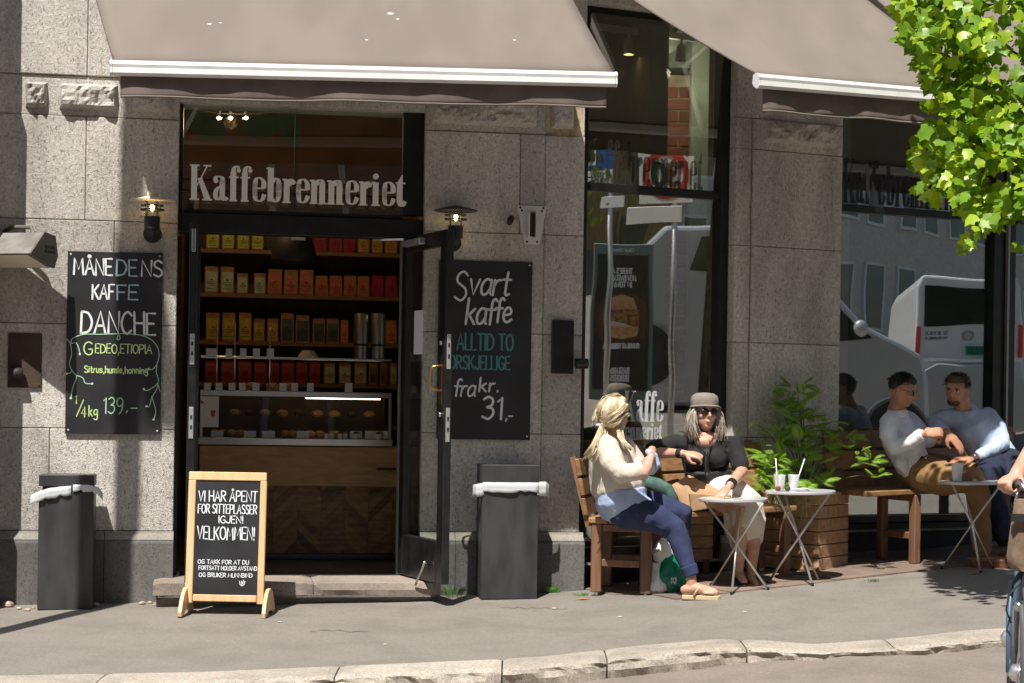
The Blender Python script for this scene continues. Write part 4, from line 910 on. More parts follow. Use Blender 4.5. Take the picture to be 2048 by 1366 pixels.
# white lettering on the street window glass
s0, z0 = WR.sz(1259, 843, GO); s1, z1 = WR.sz(1338, 843, GO); hx = zR(783, 1260, GO)-z0
dl2 = thing('window_lettering', tuple(WR.w((s0+s1)/2, z0, GO+.01)), WR.yaw, 'white letters reading Kaffe brenneriet stuck on the street window', 'lettering')
M_['decal'] = mat('white_decal', (.62, .63, .66), .6)
serif_word('Kaffe', s0, z0, s1-s0, hx/1.42, TP2, -GO-.0045, M_['decal'], dl2, .001)
s0b, z0b = WR.sz(1242, 879, GO); s1b = WR.sz(1337, 879, GO)[0]; hb = WR.sz(1300, 846, GO)[1]-z0b
serif_word('brenneriet', s0b, z0b, s1b-s0b, hb/1.42, TP2, -GO-.0045, M_['decal'], dl2, .001)
mb = MB(TP2); zz1 = WR.sz(1300, 896, GO)[1]; mb.box(s0b, s1b+.05, -GO-.006, -GO-.0045, zz1-.004, zz1+.004); mb.prism([((s0b+s1b)/2-.012, zz1), ((s0b+s1b)/2, zz1-.014), ((s0b+s1b)/2+.012, zz1), ((s0b+s1b)/2, zz1+.014)], -GO-.0072, -GO-.006); mb.build('ornament_line', M_['decal'], dl2)
# dark letters in the upper panes
M_['darkdecal'] = mat('black_decal', (.02, .02, .02), .6, alpha=.55); M_['fadedecal'] = mat('faded_decal', (.03, .03, .03), .6, alpha=.3)
for (ua, ub, vb, vt, nm) in ((1166, 1403, 362, 272, 'left'), (1685, 1925, 398, 312, 'right')):
    s0, z0 = WR.sz(ua, vb, GO); s1, z1 = WR.sz(ub, vb, GO); hx = WR.sz(ua, vt, GO)[1]-z0
    rt = thing('window_lettering', tuple(WR.w((s0+s1)/2, z0, GO+.01)), WR.yaw, 'black letters reading Kaffebrenneriet in the upper %s' % ('pane above the two women' if nm == 'left' else 'pane beside the leaves'), 'lettering')
    serif_word('Kaffebrenneriet', s0, z0-.02, s1-s0, hx/1.42, TP2 if nm == 'left' else WR.M, -GO-.0045, M_['fadedecal'] if nm == 'left' else M_['darkdecal'], rt, .001)
# ------------------------------------------------------------------ boards
def local(F, u, v, off):
    s, z = F.sz(u, v, off); return s, z
def wallboard(u0, v0, u1, v1, lab, off=.022):
    s0, z0 = WL.sz(u0, v1, off); s1, z1 = WL.sz(u1, v0, off)
    rt = thing('chalkboard', tuple(WL.w((s0+s1)/2, z0, off)), WL.yaw, lab, 'chalkboard')
    q = MB(WL.M); q.box(s0, s1, -off, -.004, z0, z1, c=.002); q.build('panel', M_['board'], rt)
    for a in (s0+.02, s1-.02):
        for b in (z0+.025, z1-.02):
            q = MB(WL.M); q.disc(a, b, .006, y=-off-.002, seg=10); q.build('screw', M_['white'], rt)
    return rt, s0, s1, z0, z1, -off-.001
rt, s0, s1, z0, z1, yy = wallboard(130, 507, 326, 867, 'black wall chalkboard offering the coffee of the month left of the door')
px = (s1-s0)/196; X = lambda u: s0+(u-130)*px; Z_ = lambda v: z1-(v-507)*(z1-z0)/360
def line(rt, m, s, ua, ub, vb, vt, pen, **k):
    q = MB(WL.M); text(q, s, X(ua), Z_(vb), (vb-vt)*px, width=(ub-ua)*px, pen=pen*px, y=yy, **k); q.build('lettering', M_[m], rt)
line(rt, 'chalkw', 'MÅNE', 143, 221, 553, 519, 4.2, jit=.03); line(rt, 'chalkb', 'DE', 231, 272, 553, 519, 3.8, jit=.03); line(rt, 'chalkw', 'NS', 283, 325, 553, 519, 4, jit=.03)
line(rt, 'chalkw', 'KAF', 182, 226, 600, 570, 3.8, jit=.03); line(rt, 'chalkb', 'FE', 233, 275, 600, 570, 3.8, jit=.03)
line(rt, 'chalkw', 'DANCHE', 160, 312, 668, 622, 4.6, jit=.03); line(rt, 'chalkg', 'G', 166, 184, 711, 684, 2.6); line(rt, 'chalkg', 'EDEO,ETIOPIA', 190, 306, 707, 688, 2.2, jit=.03)
line(rt, 'chalkg', 'Sitrus,humle,honning', 168, 298, 746, 732, 2.2, jit=.03); line(rt, 'chalkg', '1', 149, 153, 808, 790, 2.2); line(rt, 'chalkg', '/', 153, 167, 830, 800, 2.0); line(rt, 'chalkg', '4', 163, 172, 834, 812, 2.2)
line(rt, 'chalkg', 'kg', 178, 196, 832, 810, 2.4); line(rt, 'chalkm', '139', 208, 248, 827, 793, 2.4, jit=.03); line(rt, 'chalkm', ',-', 254, 277, 822, 806, 2.4)
vines = [[(140, 690), (142, 680), (165, 671), (200, 670), (240, 668), (260, 668), (290, 672), (312, 685), (321, 705), (318, 725), (309, 737), (300, 737)], [(318, 722), (316, 742), (321, 760), (312, 772), (296, 780), (291, 776)], [(321, 755), (318, 775), (307, 795), (303, 810), (296, 812)], [(307, 790), (316, 820), (312, 837)], [(319, 765), (325, 782)],
         [(130, 680), (138, 690), (141, 710), (137, 730), (144, 745), (152, 755), (145, 775), (141, 797)], [(140, 690), (150, 688), (156, 700), (158, 710)], [(143, 742), (138, 748), (131, 749)], [(152, 752), (165, 757), (170, 767), (184, 768)], [(236, 670), (234, 680), (240, 678), (238, 670)]]
q = MB(WL.M)
for vn in vines:
    pts = []
    for i in range(len(vn)-1):
        a = vn[max(i-1, 0)]; b = vn[i]; c = vn[i+1]; d = vn[min(i+2, len(vn)-1)]
        for t in (0, .25, .5, .75): pts.append(tuple(.5*((2*b[j])+(-a[j]+c[j])*t+(2*a[j]-5*b[j]+4*c[j]-d[j])*t*t+(-a[j]+3*b[j]-3*c[j]+d[j])*t**3) for j in (0, 1)))
    pts.append(vn[-1]); q.ribbon([(X(a), Z_(b)) for a, b in pts], 1.7*px, yy)
for a, b in ((291, 777), (297, 811), (312, 837), (141, 797), (158, 710), (132, 749), (184, 768), (300, 737)): q.disc(X(a), Z_(b), 2.6*px, y=yy-.0013, seg=10)
q.build('drawn_vines', M_['chalkm'], rt)
rt, s0, s1, z0, z1, yy = wallboard(873, 525, 1065, 878, 'black wall chalkboard advertising black coffee behind the open right door')
px = (s1-s0)/192; X = lambda u: s0+(u-873)*px; Z_ = lambda v: z1-(v-525)*(z1-z0)/353
line(rt, 'chalkw', 'S', 905, 928, 604, 545, 4.5, slant=.1); line(rt, 'chalkw', 'vart', 934, 1016, 592, 540, 5, slant=.15, gap=.9); line(rt, 'chalkw', 'kaf', 928, 986, 650, 598, 5.2, slant=.12, gap=.7); line(rt, 'chalkw', 'fe', 988, 1022, 645, 596, 5.2, slant=.12, gap=.7)
line(rt, 'chalkt', 'ALLTID TO', 912, 1027, 701, 668, 3.8); line(rt, 'chalkt', 'FORSKJELLIGE', 886, 1021, 739, 712, 3.4)
line(rt, 'chalkw', 'fra', 906, 949, 793, 758, 3.8, slant=.15, gap=.8); line(rt, 'chalkw', 'kr.', 958, 998, 783, 755, 4, slant=.1); line(rt, 'chalkw', '31', 966, 1006, 837, 792, 5, slant=.05); line(rt, 'chalkw', ',-', 1014, 1028, 838, 822, 3.4)
# sandwich board on the pavement
gb = G(455, 1229); sbM = Matrix.Translation(V((gb.x, gb.y, g(gb.x, gb.y)))) @ Matrix.Rotation(R(-2), 4, 'Z')
sw = thing('sandwich_board', (gb.x, gb.y, g(gb.x, gb.y)), R(-2), 'pale wood sandwich board welcoming guests on the pavement in front of the step', 'sandwich board')
M_['pine'] = wood_mat('pine_light', (.62, .40, .20), (.74, .52, .30), 'z', .5, rnd=.06)
sc_ = gb.y/FP; lz = lambda v: (1228-v)*sc_; lx = lambda u: (u-455)*sc_
tilt = Matrix.Rotation(R(-5), 4, 'X')
TM = sbM @ Matrix.Translation((0, -.02, 0)) @ tilt
def sb_(name, *b, m='pine', c=.004): q = MB(TM); q.box(*b, c=c); return q.build(name, M_[m], sw)
zB, zT = lz(1202), lz(943)
sb_('frame_rail', lx(370), lx(527), -.014, .014, lz(960), zT); sb_('frame_rail', lx(386), lx(514), -.014, .014, zB, lz(1188)-.001)
sb_('frame_stile', lx(370), lx(385), -.0145, .0145, zB-.012, lz(960)-.001); sb_('frame_stile', lx(515), lx(528), -.0145, .0145, zB-.012, lz(960)-.001)
sb_('board_panel', lx(385), lx(515), -.006, .006, lz(1188), lz(960), m='board', c=0)
for u in (371, 537):
    q = MB(sbM @ Matrix.Translation((lx(u), 0, 0))); P = [(-.17, .0), (-.175, .03), (-.14, .09), (-.08, .145), (-.03, .165), (.03, .165), (.08, .145), (.14, .09), (.175, .03), (.17, .0), (.12, .0), (.05, .03), (-.05, .03), (-.12, .0)]
    q.prism(P, -.012, .012, M=Matrix.Rotation(R(90), 4, 'Z')); q.build('foot_bracket', M_['pine'], sw, bevel=.003)
    q = MB(sbM @ Matrix.Translation((lx(u), 0, 0))); q.box(-.014, .014, -.165, -.135, -.012, 0); q.box(-.014, .014, .135, .165, -.012, 0); q.build('rubber_foot', M_['black2'], sw)
def sl(s, ua, ub, vb, vt, pen, **k):
    q = MB(TM); text(q, s, lx(ua), lz(vb), (vb-vt)*sc_, width=(ub-ua)*sc_, pen=pen*sc_, y=-.0075, **k); q.build('lettering', M_['chalkw'], sw)
sl('VI HAR ÅPENT', 391, 509, 1002, 981, 2.2, jit=.03); sl('FOR SITTEPLASSER', 391, 509, 1026, 1008, 2.0, jit=.02); sl('IGJEN!', 433, 482, 1045, 1031, 2.0, jit=.03); sl('VELKOMMEN!', 391, 506, 1078, 1053, 2.4, jit=.03)
sl('OG TAKK FOR AT DU', 394, 496, 1127, 1119, 1.4, jit=.04); sl('FORTSATT HOLDER AVSTAND', 396, 513, 1139, 1131, 1.25, jit=.03); sl('OG BRUKER MUNNBIND', 397, 504, 1153, 1145, 1.3, jit=.04)
q = MB(TM)
for P in ([(479, 1160), (480, 1167), (484, 1170), (488, 1167), (490, 1160)], [(484, 1169), (483, 1160)], [(485, 1166), (487, 1158)]): q.ribbon([(lx(a), lz(b)) for a, b in P], 1.5*sc_, -.0075)
q.build('hand_doodle', M_['chalkw'], sw)
# ------------------------------------------------------------------ wall lamps, flood light, plates
M_['dark_lamp'] = mat('lamp_dark_metal', (.02, .02, .02), .5)
M_['cream'] = mat('cream_lamp_top', (.70, .62, .48), .45)
M_['lampglow'] = mat('lamp_bulb', (1, .75, .4), .3, emit=(1, .62, .25), es=26)
def walllamp(u, v, lab, cap):
    c = WL.hit(u, v, .16); rt = thing('wall_lamp', (c.x, c.y, c.z), WL.yaw, lab, 'wall lamp', 'porthole style wall lamps beside the door'); mm = loc_m(rt); k = .0032
    q = MB(mm); q.lathe([(.0, -.02), (.145, -.055), (.147, -.058), (.14, -.062), (.0, -.04)][::-1], seg=28); q.build('shade', cap, rt, smooth=True, angle=50)
    q = MB(mm); q.lathe([(.038, -.03), (.036, -.01), (.026, .006), (.01, .014), (0, .015)], seg=20); q.build('dome', M_['cream'] if cap != M_['dark_lamp'] else M_['glass_d'], rt, smooth=True)
    for z, r in ((-.085, .072), (-.112, .077)):
        q = MB(mm); q.lathe([(r, z), (r, z-.008), (.045, z-.004), (.045, z+.002)], seg=24, cap=False); q.build('ring', M_['dark_lamp'], rt)
    q = MB(mm); q.lathe([(.04, -.165), (.042, -.06)], seg=20, cap=False); q.build('glass_cylinder', M_['glass_d'], rt, smooth=True)
    q = MB(mm); q.ball((0, 0, -.10), (.013, .013, .022), 10, 8); q.build('bulb', M_['lampglow'], rt, smooth=True)
    for a in (0, 1.57, 3.14, 4.71):
        q = MB(mm); q.tube([(.05*math.cos(a+.7), .05*math.sin(a+.7), -.06), (.05*math.cos(a+.7), .05*math.sin(a+.7), -.165)], .004, 5); q.build('cage_rod', M_['dark_lamp'], rt)
    q = MB(mm); q.lathe([(.0, -.24), (.05, -.24), (.05, -.165), (.055, -.16), (.0, -.158)], seg=20); q.build('lamp_base', M_['dark_lamp'], rt, smooth=True, angle=40)
    q = MB(mm); q.tube([(0, 0, -.2), (0, 0, -.27), (0, .05, -.29), (0, .15, -.29)], .022, 10); q.build('bracket_arm', M_['dark_lamp'], rt, smooth=True)
    q = MB(mm); q.lathe([(.0, 0), (.06, 0), (.06, .02), (.0, .025)], seg=20, M=Matrix.Translation((0, .158, -.26)) @ Matrix.Rotation(R(90), 4, 'X')); q.build('wall_plate', M_['dark_lamp'], rt)
    plight('wall_lamp_light', c+V((0, 0, -.10)), .6, .015)
walllamp(305, 384, 'lit wall lamp with cream disc shade left of the door above the chalkboard', M_['cream'])
walllamp(912, 404, 'lit wall lamp with dark disc shade on the pier right of the door', M_['dark_lamp'])
# flood light at the left
M_['flood'] = mat('flood_metal', (.115, .105, .09), .55, var=.2)
M_['floodtop'] = mat('flood_metal_pale', (.17, .16, .14), .6, var=.2, scale=9)
rt = thing('flood_light', tuple(WL.hit(20, 500, .3)), WL.yaw, 'wedge shaped dark flood light fixed high at the left edge', 'flood light')
FM = Matrix.Translation(WL.hit(90, 502, .30)) @ Matrix.Rotation(R(-16), 4, 'Z')
sec = [(-.19, -.03), (-.03, .115), (.10, .10), (.13, -.02), (.09, -.10)]       # y, z of the side cheek
q = MB(FM); q.loft([[V((x, y, z)) for y, z in sec] for x in (-.62, 0)], True, True); q.build('housing', M_['floodtop'], rt)
q = MB(FM); q.loft([[V((x, y*1.05-.002, z*1.05)) for y, z in sec] for x in (.001, .018)], True, True); q.build('end_cheek', M_['flood'], rt, bevel=.004)
for k in range(4):
    for j in range(2):
        q = MB(FM); q.box(.018, .021, -.03+k*.033, -.01+k*.033, -.012+j*.03, .004+j*.03); q.build('cheek_slot', M_['black2'], rt)
q = MB(FM); e_ = (V((0, .09, -.10))-V((0, -.19, -.03))); a_ = V((0, -.19, -.03))+e_*.06; b_ = V((0, -.19, -.03))+e_*.94; nn = V((0, -.07, -.28)).normalized()*.004
q.add([a_+V((-.6, 0, 0))+nn, a_+V((-.02, 0, 0))+nn, b_+V((-.02, 0, 0))+nn, b_+V((-.6, 0, 0))+nn], [(0, 1, 2, 3)]); q.build('lamp_glass', M_['cream'], rt)
q = MB(FM); q.tube([(-.1, .05, .09), (-.15, .08, .16), (-.3, .1, .165), (-.5, .22, .12)], .014, 8); q.box(-.50, -.46, .1, .34, .02, .06, c=.004); q.build('bracket', M_['flood'], rt)
# rusty plate with a pipe stub
M_['rust'] = mat('rusty_plate', (.03, .022, .018), .7, c2=(.065, .035, .022), scale=6, bump=.2)
for (u0, v0, u1, v1, pu, lab) in ((15, 667, 84, 775, 30, 'rusty dark wall plate with a pipe stub below the flood light'), (1103, 641, 1148, 747, 1165, 'black wall plate with a round stub beside the street window')):
    s0, z0 = WL.sz(u0, v1, .01); s1, z1 = WL.sz(u1, v0, .01); rt = thing('wall_plate', tuple(WL.w((s0+s1)/2, z0, .01)), WL.yaw, lab, 'wall plate')
    q = MB(WL.M); q.box(s0, s1, -.016, .02, z0, z1, c=.003); q.build('plate', M_['rust'] if u0 < 50 else M_['black'], rt)
    sp_, zp_ = WL.sz(pu, 746 if u0 < 50 else 727, .1); q = MB(WL.M); q.tube([(sp_-.04, -.06, zp_), (sp_+.045, -.06, zp_)], .035, 14); q.build('stub', M_['rust'] if u0 < 50 else M_['black'], rt, smooth=True)
    for a in (s0+.015, s1-.015):
        q = MB(WL.M); q.lathe([(.006, 0), (.006, .004), (0, .006)], seg=8, M=Matrix.Translation((a, -.016, z0+.02)) @ Matrix.Rotation(R(90), 4, 'X')); q.build('bolt', M_['rust'], rt)
# white mounting bracket high on the pier
s0, z0 = WL.sz(1034, 487, .02); s1, z1 = WL.sz(1093, 412, .02)
rt = thing('flag_holder', tuple(WL.w((s0+s1)/2, z0, .01)), WL.yaw, 'white tapered metal bracket with a slot on the pier above the chalkboard', 'bracket')
w = s1-s0; q = MB(WL.M); q.prism([(s0+w*.27, z0), (s1-w*.2, z0), (s1, z1-.02), (s1, z1), (s0, z1), (s0, z1-.02)], -.012, .02); q.build('bracket_plate', M_['white'], rt, bevel=.003)
q = MB(WL.M); sm = (s0+s1)/2; 
for a in (-.032, .02): q.box(sm+a, sm+a+.01, -.075, -.012, z0+.04, z1-.045)
q.build('slot_cheek', M_['white'], rt)
q = MB(WL.M); q.box(sm-.022, sm+.02, -.03, -.0125, z0+.05, z1-.05); q.build('slot', M_['rust'], rt)
for a, b in ((s0+.03, z1-.035), (s1-.03, z1-.035), (s0+.02, z1-.015), (s1-.02, z1-.015), (s0+w*.35, z0+.015), (s1-w*.3, z0+.015)):
    q = MB(WL.M); q.disc(a, b, .008, y=-.0135, seg=8); q.build('bolt', M_['black2'], rt)
s_, z_ = WL.sz(1020, 441, .03); q = MB(WL.M); q.tube([(s_+.015, .0, z_+.02), (s_-.01, -.07, z_-.02)], .02, 10); tag(q.build('pipe_stub', M_['rust'], smooth=True), 'short rusty pipe stub left of the white bracket', 'pipe')
# ------------------------------------------------------------------ bins with plastic bags
M_['film'] = mat('white_plastic_film', (.62, .63, .65), .35, bump=.25, bscale=25, sss=0)
M_['film'].node_tree.nodes['Principled BSDF'].inputs['Alpha'].default_value = .88
def bin_(u0, u1, vt, vb, off, lab, dep, full):
    a = WL.hit(u0, vb, off); s0 = WL.sz(u0, vb, off)[0]; s1 = WL.sz(u1, vb, off)[0]; gp = WL.w((s0+s1)/2, 0, off); gz = g(gp.x, gp.y)+.003
    zt2 = WL.sz((u0+u1)/2, vt, off)[1]; rt = thing('litter_bin', (gp.x, gp.y, gz), WL.yaw, lab, 'litter bin'); w = s1-s0; mm = loc_m(rt); H = zt2-gz
    cz = H-.165 if full else H-.11
    def b(name, *bb, m='darkbin', c=.003): q = MB(mm); q.box(*bb, c=c); return q.build(name, M_[m], rt)
    b('body', -w/2, w/2, 0, dep, 0, cz)
    b('hood', -w/2-.001, w/2+.001, -.002, dep+.002, cz+.035, H-.004); b('neck', -w/2+.02, w/2-.02, .02, dep-.02, cz, cz+.036, m='black2')
    b('ash_slot', -w/2+.03, w/2-.03, .02, .06, H-.004, H-.001, m='steel', c=0)
    # bag edge hanging out: irregular thin film folded over the rim
    rnd = random.Random(int(u0)); 
    def film(path, dz0, dz1, outw):
        rows = []
        for i in range(len(path)*6-5):
            t = i/6; k = min(int(t), len(path)-2); f = t-k; p = V(path[k])*(1-f)+V(path[k+1])*f; n1 = noise.noise(V((i*.8, u0, 0))); n2 = noise.noise(V((i*.55, u0, 9)))
            L_ = len(path)*6-6; e = math.sin(math.pi*i/L_)
            rows.append([p+V((0, .012, dz0*1.1+.004*n1)), p+V((0, -.004, dz0*.8+.006*n2)), p+V((0, -outw*.35+.006*n1, dz0*.1+(dz1)*.2)), p+V((0, -outw*.3-.006*n2, dz1*.6+.010*n1)), p+V((0, -outw*.55+.010*n2, dz1*1.15+.022*n2+.012*n1))])
        q = MB(mm); q.loft(rows, closed=False, cap=False); o = q.build('plastic_bag', M_['film'], rt, smooth=True); s_ = o.modifiers.new('solid', 'SOLIDIFY'); s_.thickness = .0015
    if full:
        film([(-w/2-.0, -.004, cz+.02), (0, -.012, cz+.015), (w/2, -.004, cz+.02)], .03, -.03, .012)
        film([(w/2-.01, -.004, cz+.02), (w/2+.05, .01, cz+.02), (w/2+.08, .05, cz)], .03, -.03-.02, .012)
        film([(-w/2+.01, 0, cz+.02), (-w/2-.04, .01, cz+.01), (-w/2-.06, .08, cz)], .02, -.05, .01)
    else:
        film([(-w/2+.2, -.004, cz+.02), (-w/2+.06, -.01, cz), (-w/2-.0, -.012, cz-.02), (-w/2-.05, 0, cz-.045)], .02, -.035, .012)
        film([(w/2-.13, -.004, cz+.03), (w/2-.03, -.008, cz+.03), (w/2+.03, 0, cz+.01), (w/2+.055, .02, cz-.03)], .018, -.022, .012)
    return rt
bin_(74, 184, 949, 1226, .36, 'tall dark grey litter bin with a torn plastic bag left of the door', .25, False)
bin_(962, 1074, 929, 1197, .34, 'tall dark grey litter bin with a white bag edge under the right chalkboard', .26, True)
# ------------------------------------------------------------------ benches
M_['bench'] = wood_mat('bench_plank', (.20, .105, .045), (.33, .185, .085), 'x', .5, rnd=.18)
M_['benchleg'] = wood_mat('bench_leg_brown', (.15, .075, .045), (.23, .12, .07), 'z', .5, rnd=.12)
def frame(o, x, up=(0, 0, 1)):
    x = V(x).normalized(); z = V(up)-x*V(up).dot(x); z.normalize(); y = z.cross(x)
    return Matrix(((x.x, y.x, z.x, o[0]), (x.y, y.y, z.y, o[1]), (x.z, y.z, z.z, o[2]), (0, 0, 0, 1)))
def bench(o, xd, length, depth, seat, label, back=(.12, .40), nb=3, ns=3, legs=(.12, .88), tiltz=0, rails=True, topw=.0):
    # o: back left corner on the ground, xd: direction along the bench; local -y is the sitting side
    xd = V((xd[0], xd[1], 0)).normalized(); yaw = math.atan2(xd.y, xd.x)
    rt = thing('bench', (o.x, o.y, o.z), yaw, label, 'bench', 'wooden benches along the shop front'); mm = loc_m(rt)
    S = Matrix.Identity(4); S[2][0] = tiltz; mt = mm @ S
    def bx(name, *b, m='bench', c=.006, M=None):
        q = MB(M or mt); q.box(*b, c=c); return q.build(name, M_[m], rt)
    w = (depth-.03)/ns
    for i in range(ns): bx('seat_plank', 0, length, -.03-i*w-w+.012, -.03-i*w, seat-.038, seat)
    h = (back[1]-back[0]+.05)/nb
    for i in range(nb):
        z0 = seat+back[0]-.05+i*h; y = .0+.17*(z0-seat); B = mt @ Matrix.Translation((0, y, z0)) @ Matrix.Rotation(R(-11), 4, 'X')
        bx('back_plank', -.005, length+.005, -.032, 0, 0, h-.014, M=B)
    for t in legs:
        x = length*t
        bx('leg', x-.028, x+.028, -.12, -.05, .02, seat-.04, m='benchleg'); bx('leg', x-.028, x+.028, -depth+.005, -depth+.075, .02, seat-.04, m='benchleg')
        bx('cross_rail', x-.022, x+.022, -depth+.076, -.121, .19, .24, m='benchleg'); bx('seat_bearer', x-.02, x+.02, -depth+.076, -.121, seat-.09, seat-.042, m='benchleg')
        q = MB(mt); q.bar((x, -.03, seat-.06), (x, .085, seat+back[1]), .035, .04, up=(0, 1, 0)); q.build('back_post', M_['benchleg'], rt)
        for y in (-.085, -depth+.04):
            q = MB(mt); q.tube([(x, y, 0.0), (x, y, .03)], .014, 10); q.build('adjuster_foot', M_['alu'], rt)
    return rt
b0 = at(1165, 1180, 11.93); f0 = V((.975, -.22, 0)); e0 = V((.22, .975, 0))      # small bench end facing right
BO = V((b0.x, b0.y, 0))
oz = g(b0.x+.2, b0.y)
# local x must run along the bench with -y as the sitting side: x = (-e)
far = BO+e0*.50
bench(V((BO.x, BO.y, oz)), (e0.x, e0.y), .50, .455, 1.3-(1036-803)/3600*11.9-oz, 'short wooden bench end under the woman in the cream sweater', back=(.06, .40), legs=(.08, .90), ns=3)
A1 = WR.w(.30, 0, .09); oz1 = g(A1.x, A1.y-.2)+.01
sz1 = WR.sz(1385, 1021, .5); 
bench(V((A1.x, A1.y, oz1)), WR.d, 1.12, .44, sz1[1]-oz1-.02, 'wooden bench in front of the tall street window under the woman in black', back=(.10, .44), nb=2, ns=3, legs=(.10, .93), tiltz=.04)
sB = WR.sz(1652, 950, .1)[0]; A2 = WR.w(sB, 0, .11); oz2 = g(A2.x, A2.y-.2)+.01; sz2 = WR.sz(1760, 982, .55)
bench(V((A2.x, A2.y, oz2)), WR.d, 1.75, .50, sz2[1]-oz2, 'long dark wooden bench in front of the wide window under the two men', back=(.03, .42), nb=3, ns=4, legs=(.25, .9), tiltz=.03)
# ------------------------------------------------------------------ planter and plant
M_['planter'] = wood_mat('planter_board', (.36, .21, .12), (.52, .33, .20), 'x', .6, rnd=.14)
pc = G(1637, 1146); PZ = g(pc.x, pc.y)
def planter(pc, al, side, H, label, n=6):
    rt = thing('planter_box', (pc.x, pc.y, pc.z), R(0), label, 'planter'); mm = Matrix.Translation(pc) @ Matrix.Rotation(-al, 4, 'Z')   # local x: right-back face? left face along -x
    h = (H-.012)/n
    for i in range(n):
        z0 = .012+i*h; z1 = z0+h-.006
        for b in ((-side, 0, 0, .03), (-.03, 0, .031, side), (-side, -side+.03, .031, side), (-side+.031, -.031, side-.03, side)):
            q = MB(mm); q.box(b[0], b[1], b[2], b[3], z0, z1, c=.004); q.build('board', M_['planter'], rt)
    q = MB(mm); q.box(-side+.035, -.035, .035, side-.035, .02, H-.06); q.build('soil', M_['soil'], rt)
    return rt, mm
M_['soil'] = mat('soil', (.03, .02, .014), .95, var=.5, scale=30, bump=.5)
prt, pmm = planter(V((pc.x, pc.y, PZ)), R(36), .47, (1146-985)/FP*pc.y, 'wooden board planter box with feathery green plant between the benches')
wp = WR.w(2.0, 0, .35)
# second low planter boards glimpsed behind the legs of the first bench
q0 = WR.w(.62, 0, .02); 
rt = thing('wooden_crate', (q0.x, q0.y, g(q0.x, q0.y)), WR.yaw, 'low wooden board crate standing behind the first bench by the window', 'crate'); mm = loc_m(rt)
for i in range(4):
    q = MB(mm); q.box(-.05, .42, -.02, .01, .14+i*.085, .14+i*.085+.078, c=.004); q.build('board', M_['planter'], rt)
for x in (-.045, .37):
    q = MB(mm); q.box(x, x+.045, .011, .04, 0, .48, c=.004); q.build('corner_post', M_['benchleg'], rt)
def leafmat(name, c, c2, tr=.35, rough=.45):
    m = mat(name, c, rough, c2=c2, scale=9, rnd=.22, mixlo=.35, mixhi=.65); nt = m.node_tree; N = nt.nodes; L = nt.links
    b = N['Principled BSDF']; t = N.new('ShaderNodeBsdfTranslucent'); mx = N.new('ShaderNodeMixShader'); mx.inputs[0].default_value = tr
    src = b.inputs['Base Color'].links[0].from_socket; hs = N.new('ShaderNodeHueSaturation'); hs.inputs['Hue'].default_value = .485; hs.inputs['Saturation'].default_value = 1.1; hs.inputs['Value'].default_value = 1.6
    L.new(src, hs.inputs['Color']); L.new(hs.outputs[0], t.inputs[0]); L.new(b.outputs[0], mx.inputs[1]); L.new(t.outputs[0], mx.inputs[2]); L.new(mx.outputs[0], N['Material Output'].inputs[0]); return m
M_['fern'] = leafmat('feathery_leaf', (.15, .29, .03), (.28, .46, .06), .45)
M_['stem'] = mat('plant_stem', (.10, .11, .04), .7)
def fern_mesh(n=10, L_=.15, droop=.5, w=.05, seed=0):
    rnd = random.Random(seed); vs = []; fs = []
    pos = lambda t: V((t*L_, 0, .25*L_*t-droop*L_*t*t))
    for i in range(n):
        t = (i+1)/n; p = pos(t); l = w*(math.sin(math.pi*min(1, t*.85+.12))**.8); d = (pos(min(1, t+.02))-pos(t-.02)).normalized()
        for sgn in (-1, 1):
            tip = p+V((.45*l, sgn*l, -.35*l-rnd.random()*.2*l)); m_ = (p+tip)/2+V((0, 0, .006)); nn = d*l*.10
            b = len(vs); vs += [p, m_+nn, tip, m_-nn]; fs.append((b, b+1, b+2, b+3))
    for i in range(6):
        a, b_ = pos(i/6), pos((i+1)/6); b = len(vs); vs += [a+V((0, .0012, 0)), b_+V((0, .0012, 0)), b_-V((0, .0012, 0)), a-V((0, .0012, 0))]; fs.append((b, b+1, b+2, b+3))
    me = bpy.data.meshes.new('fern_leaf'); me.from_pydata(vs, [], fs); me.materials.append(M_['fern']); return me
FM_ = [fern_mesh(24, .15, .5, .05, 1), fern_mesh(20, .12, .8, .045, 2), fern_mesh(26, .17, .35, .055, 3)]
def leafpart(name, me, parent, Mw):
    o = bpy.data.objects.new(name, me); col.objects.link(o); o.parent = parent; o.matrix_local = rootm(parent).inverted() @ Mw; return o
pcen = pmm @ V((-.235, .235, 0)); 
plant = thing('feathery_plant', (pcen.x, pcen.y, PZ+.48), 0, 'feathery light green shrub growing out of the board planter', 'plant')
rnd = random.Random(5)
cl = [(1590, 905, 34, 12.6, 11), (1560, 950, 30, 12.45, 12), (1545, 880, 22, 12.7, 8), (1640, 870, 26, 12.75, 8), (1600, 800, 22, 12.9, 7), (1580, 970, 26, 12.4, 9), (1594, 772, 26, 12.9, 9), (1606, 800, 24, 12.9, 7), (1575, 800, 20, 12.95, 6), (1516, 850, 10, 12.7, 4), (1568, 832, 26, 12.8, 9), (1596, 835, 22, 12.8, 8), (1660, 850, 24, 12.8, 8), (1628, 855, 26, 12.8, 9), (1690, 880, 24, 12.7, 9), (1560, 872, 30, 12.75, 11), (1600, 880, 34, 12.75, 12), (1640, 900, 26, 12.7, 8), (1540, 905, 24, 12.6, 11), (1556, 930, 24, 12.5, 13), (1585, 925, 28, 12.7, 10), (1620, 940, 32, 12.65, 13), (1605, 960, 28, 12.6, 10), (1530, 965, 18, 12.5, 9), (1738, 925, 16, 12.4, 9), (1755, 950, 12, 12.3, 6), (1715, 895, 12, 12.5, 5), (1545, 980, 16, 12.4, 6), (1635, 965, 18, 12.5, 6)]
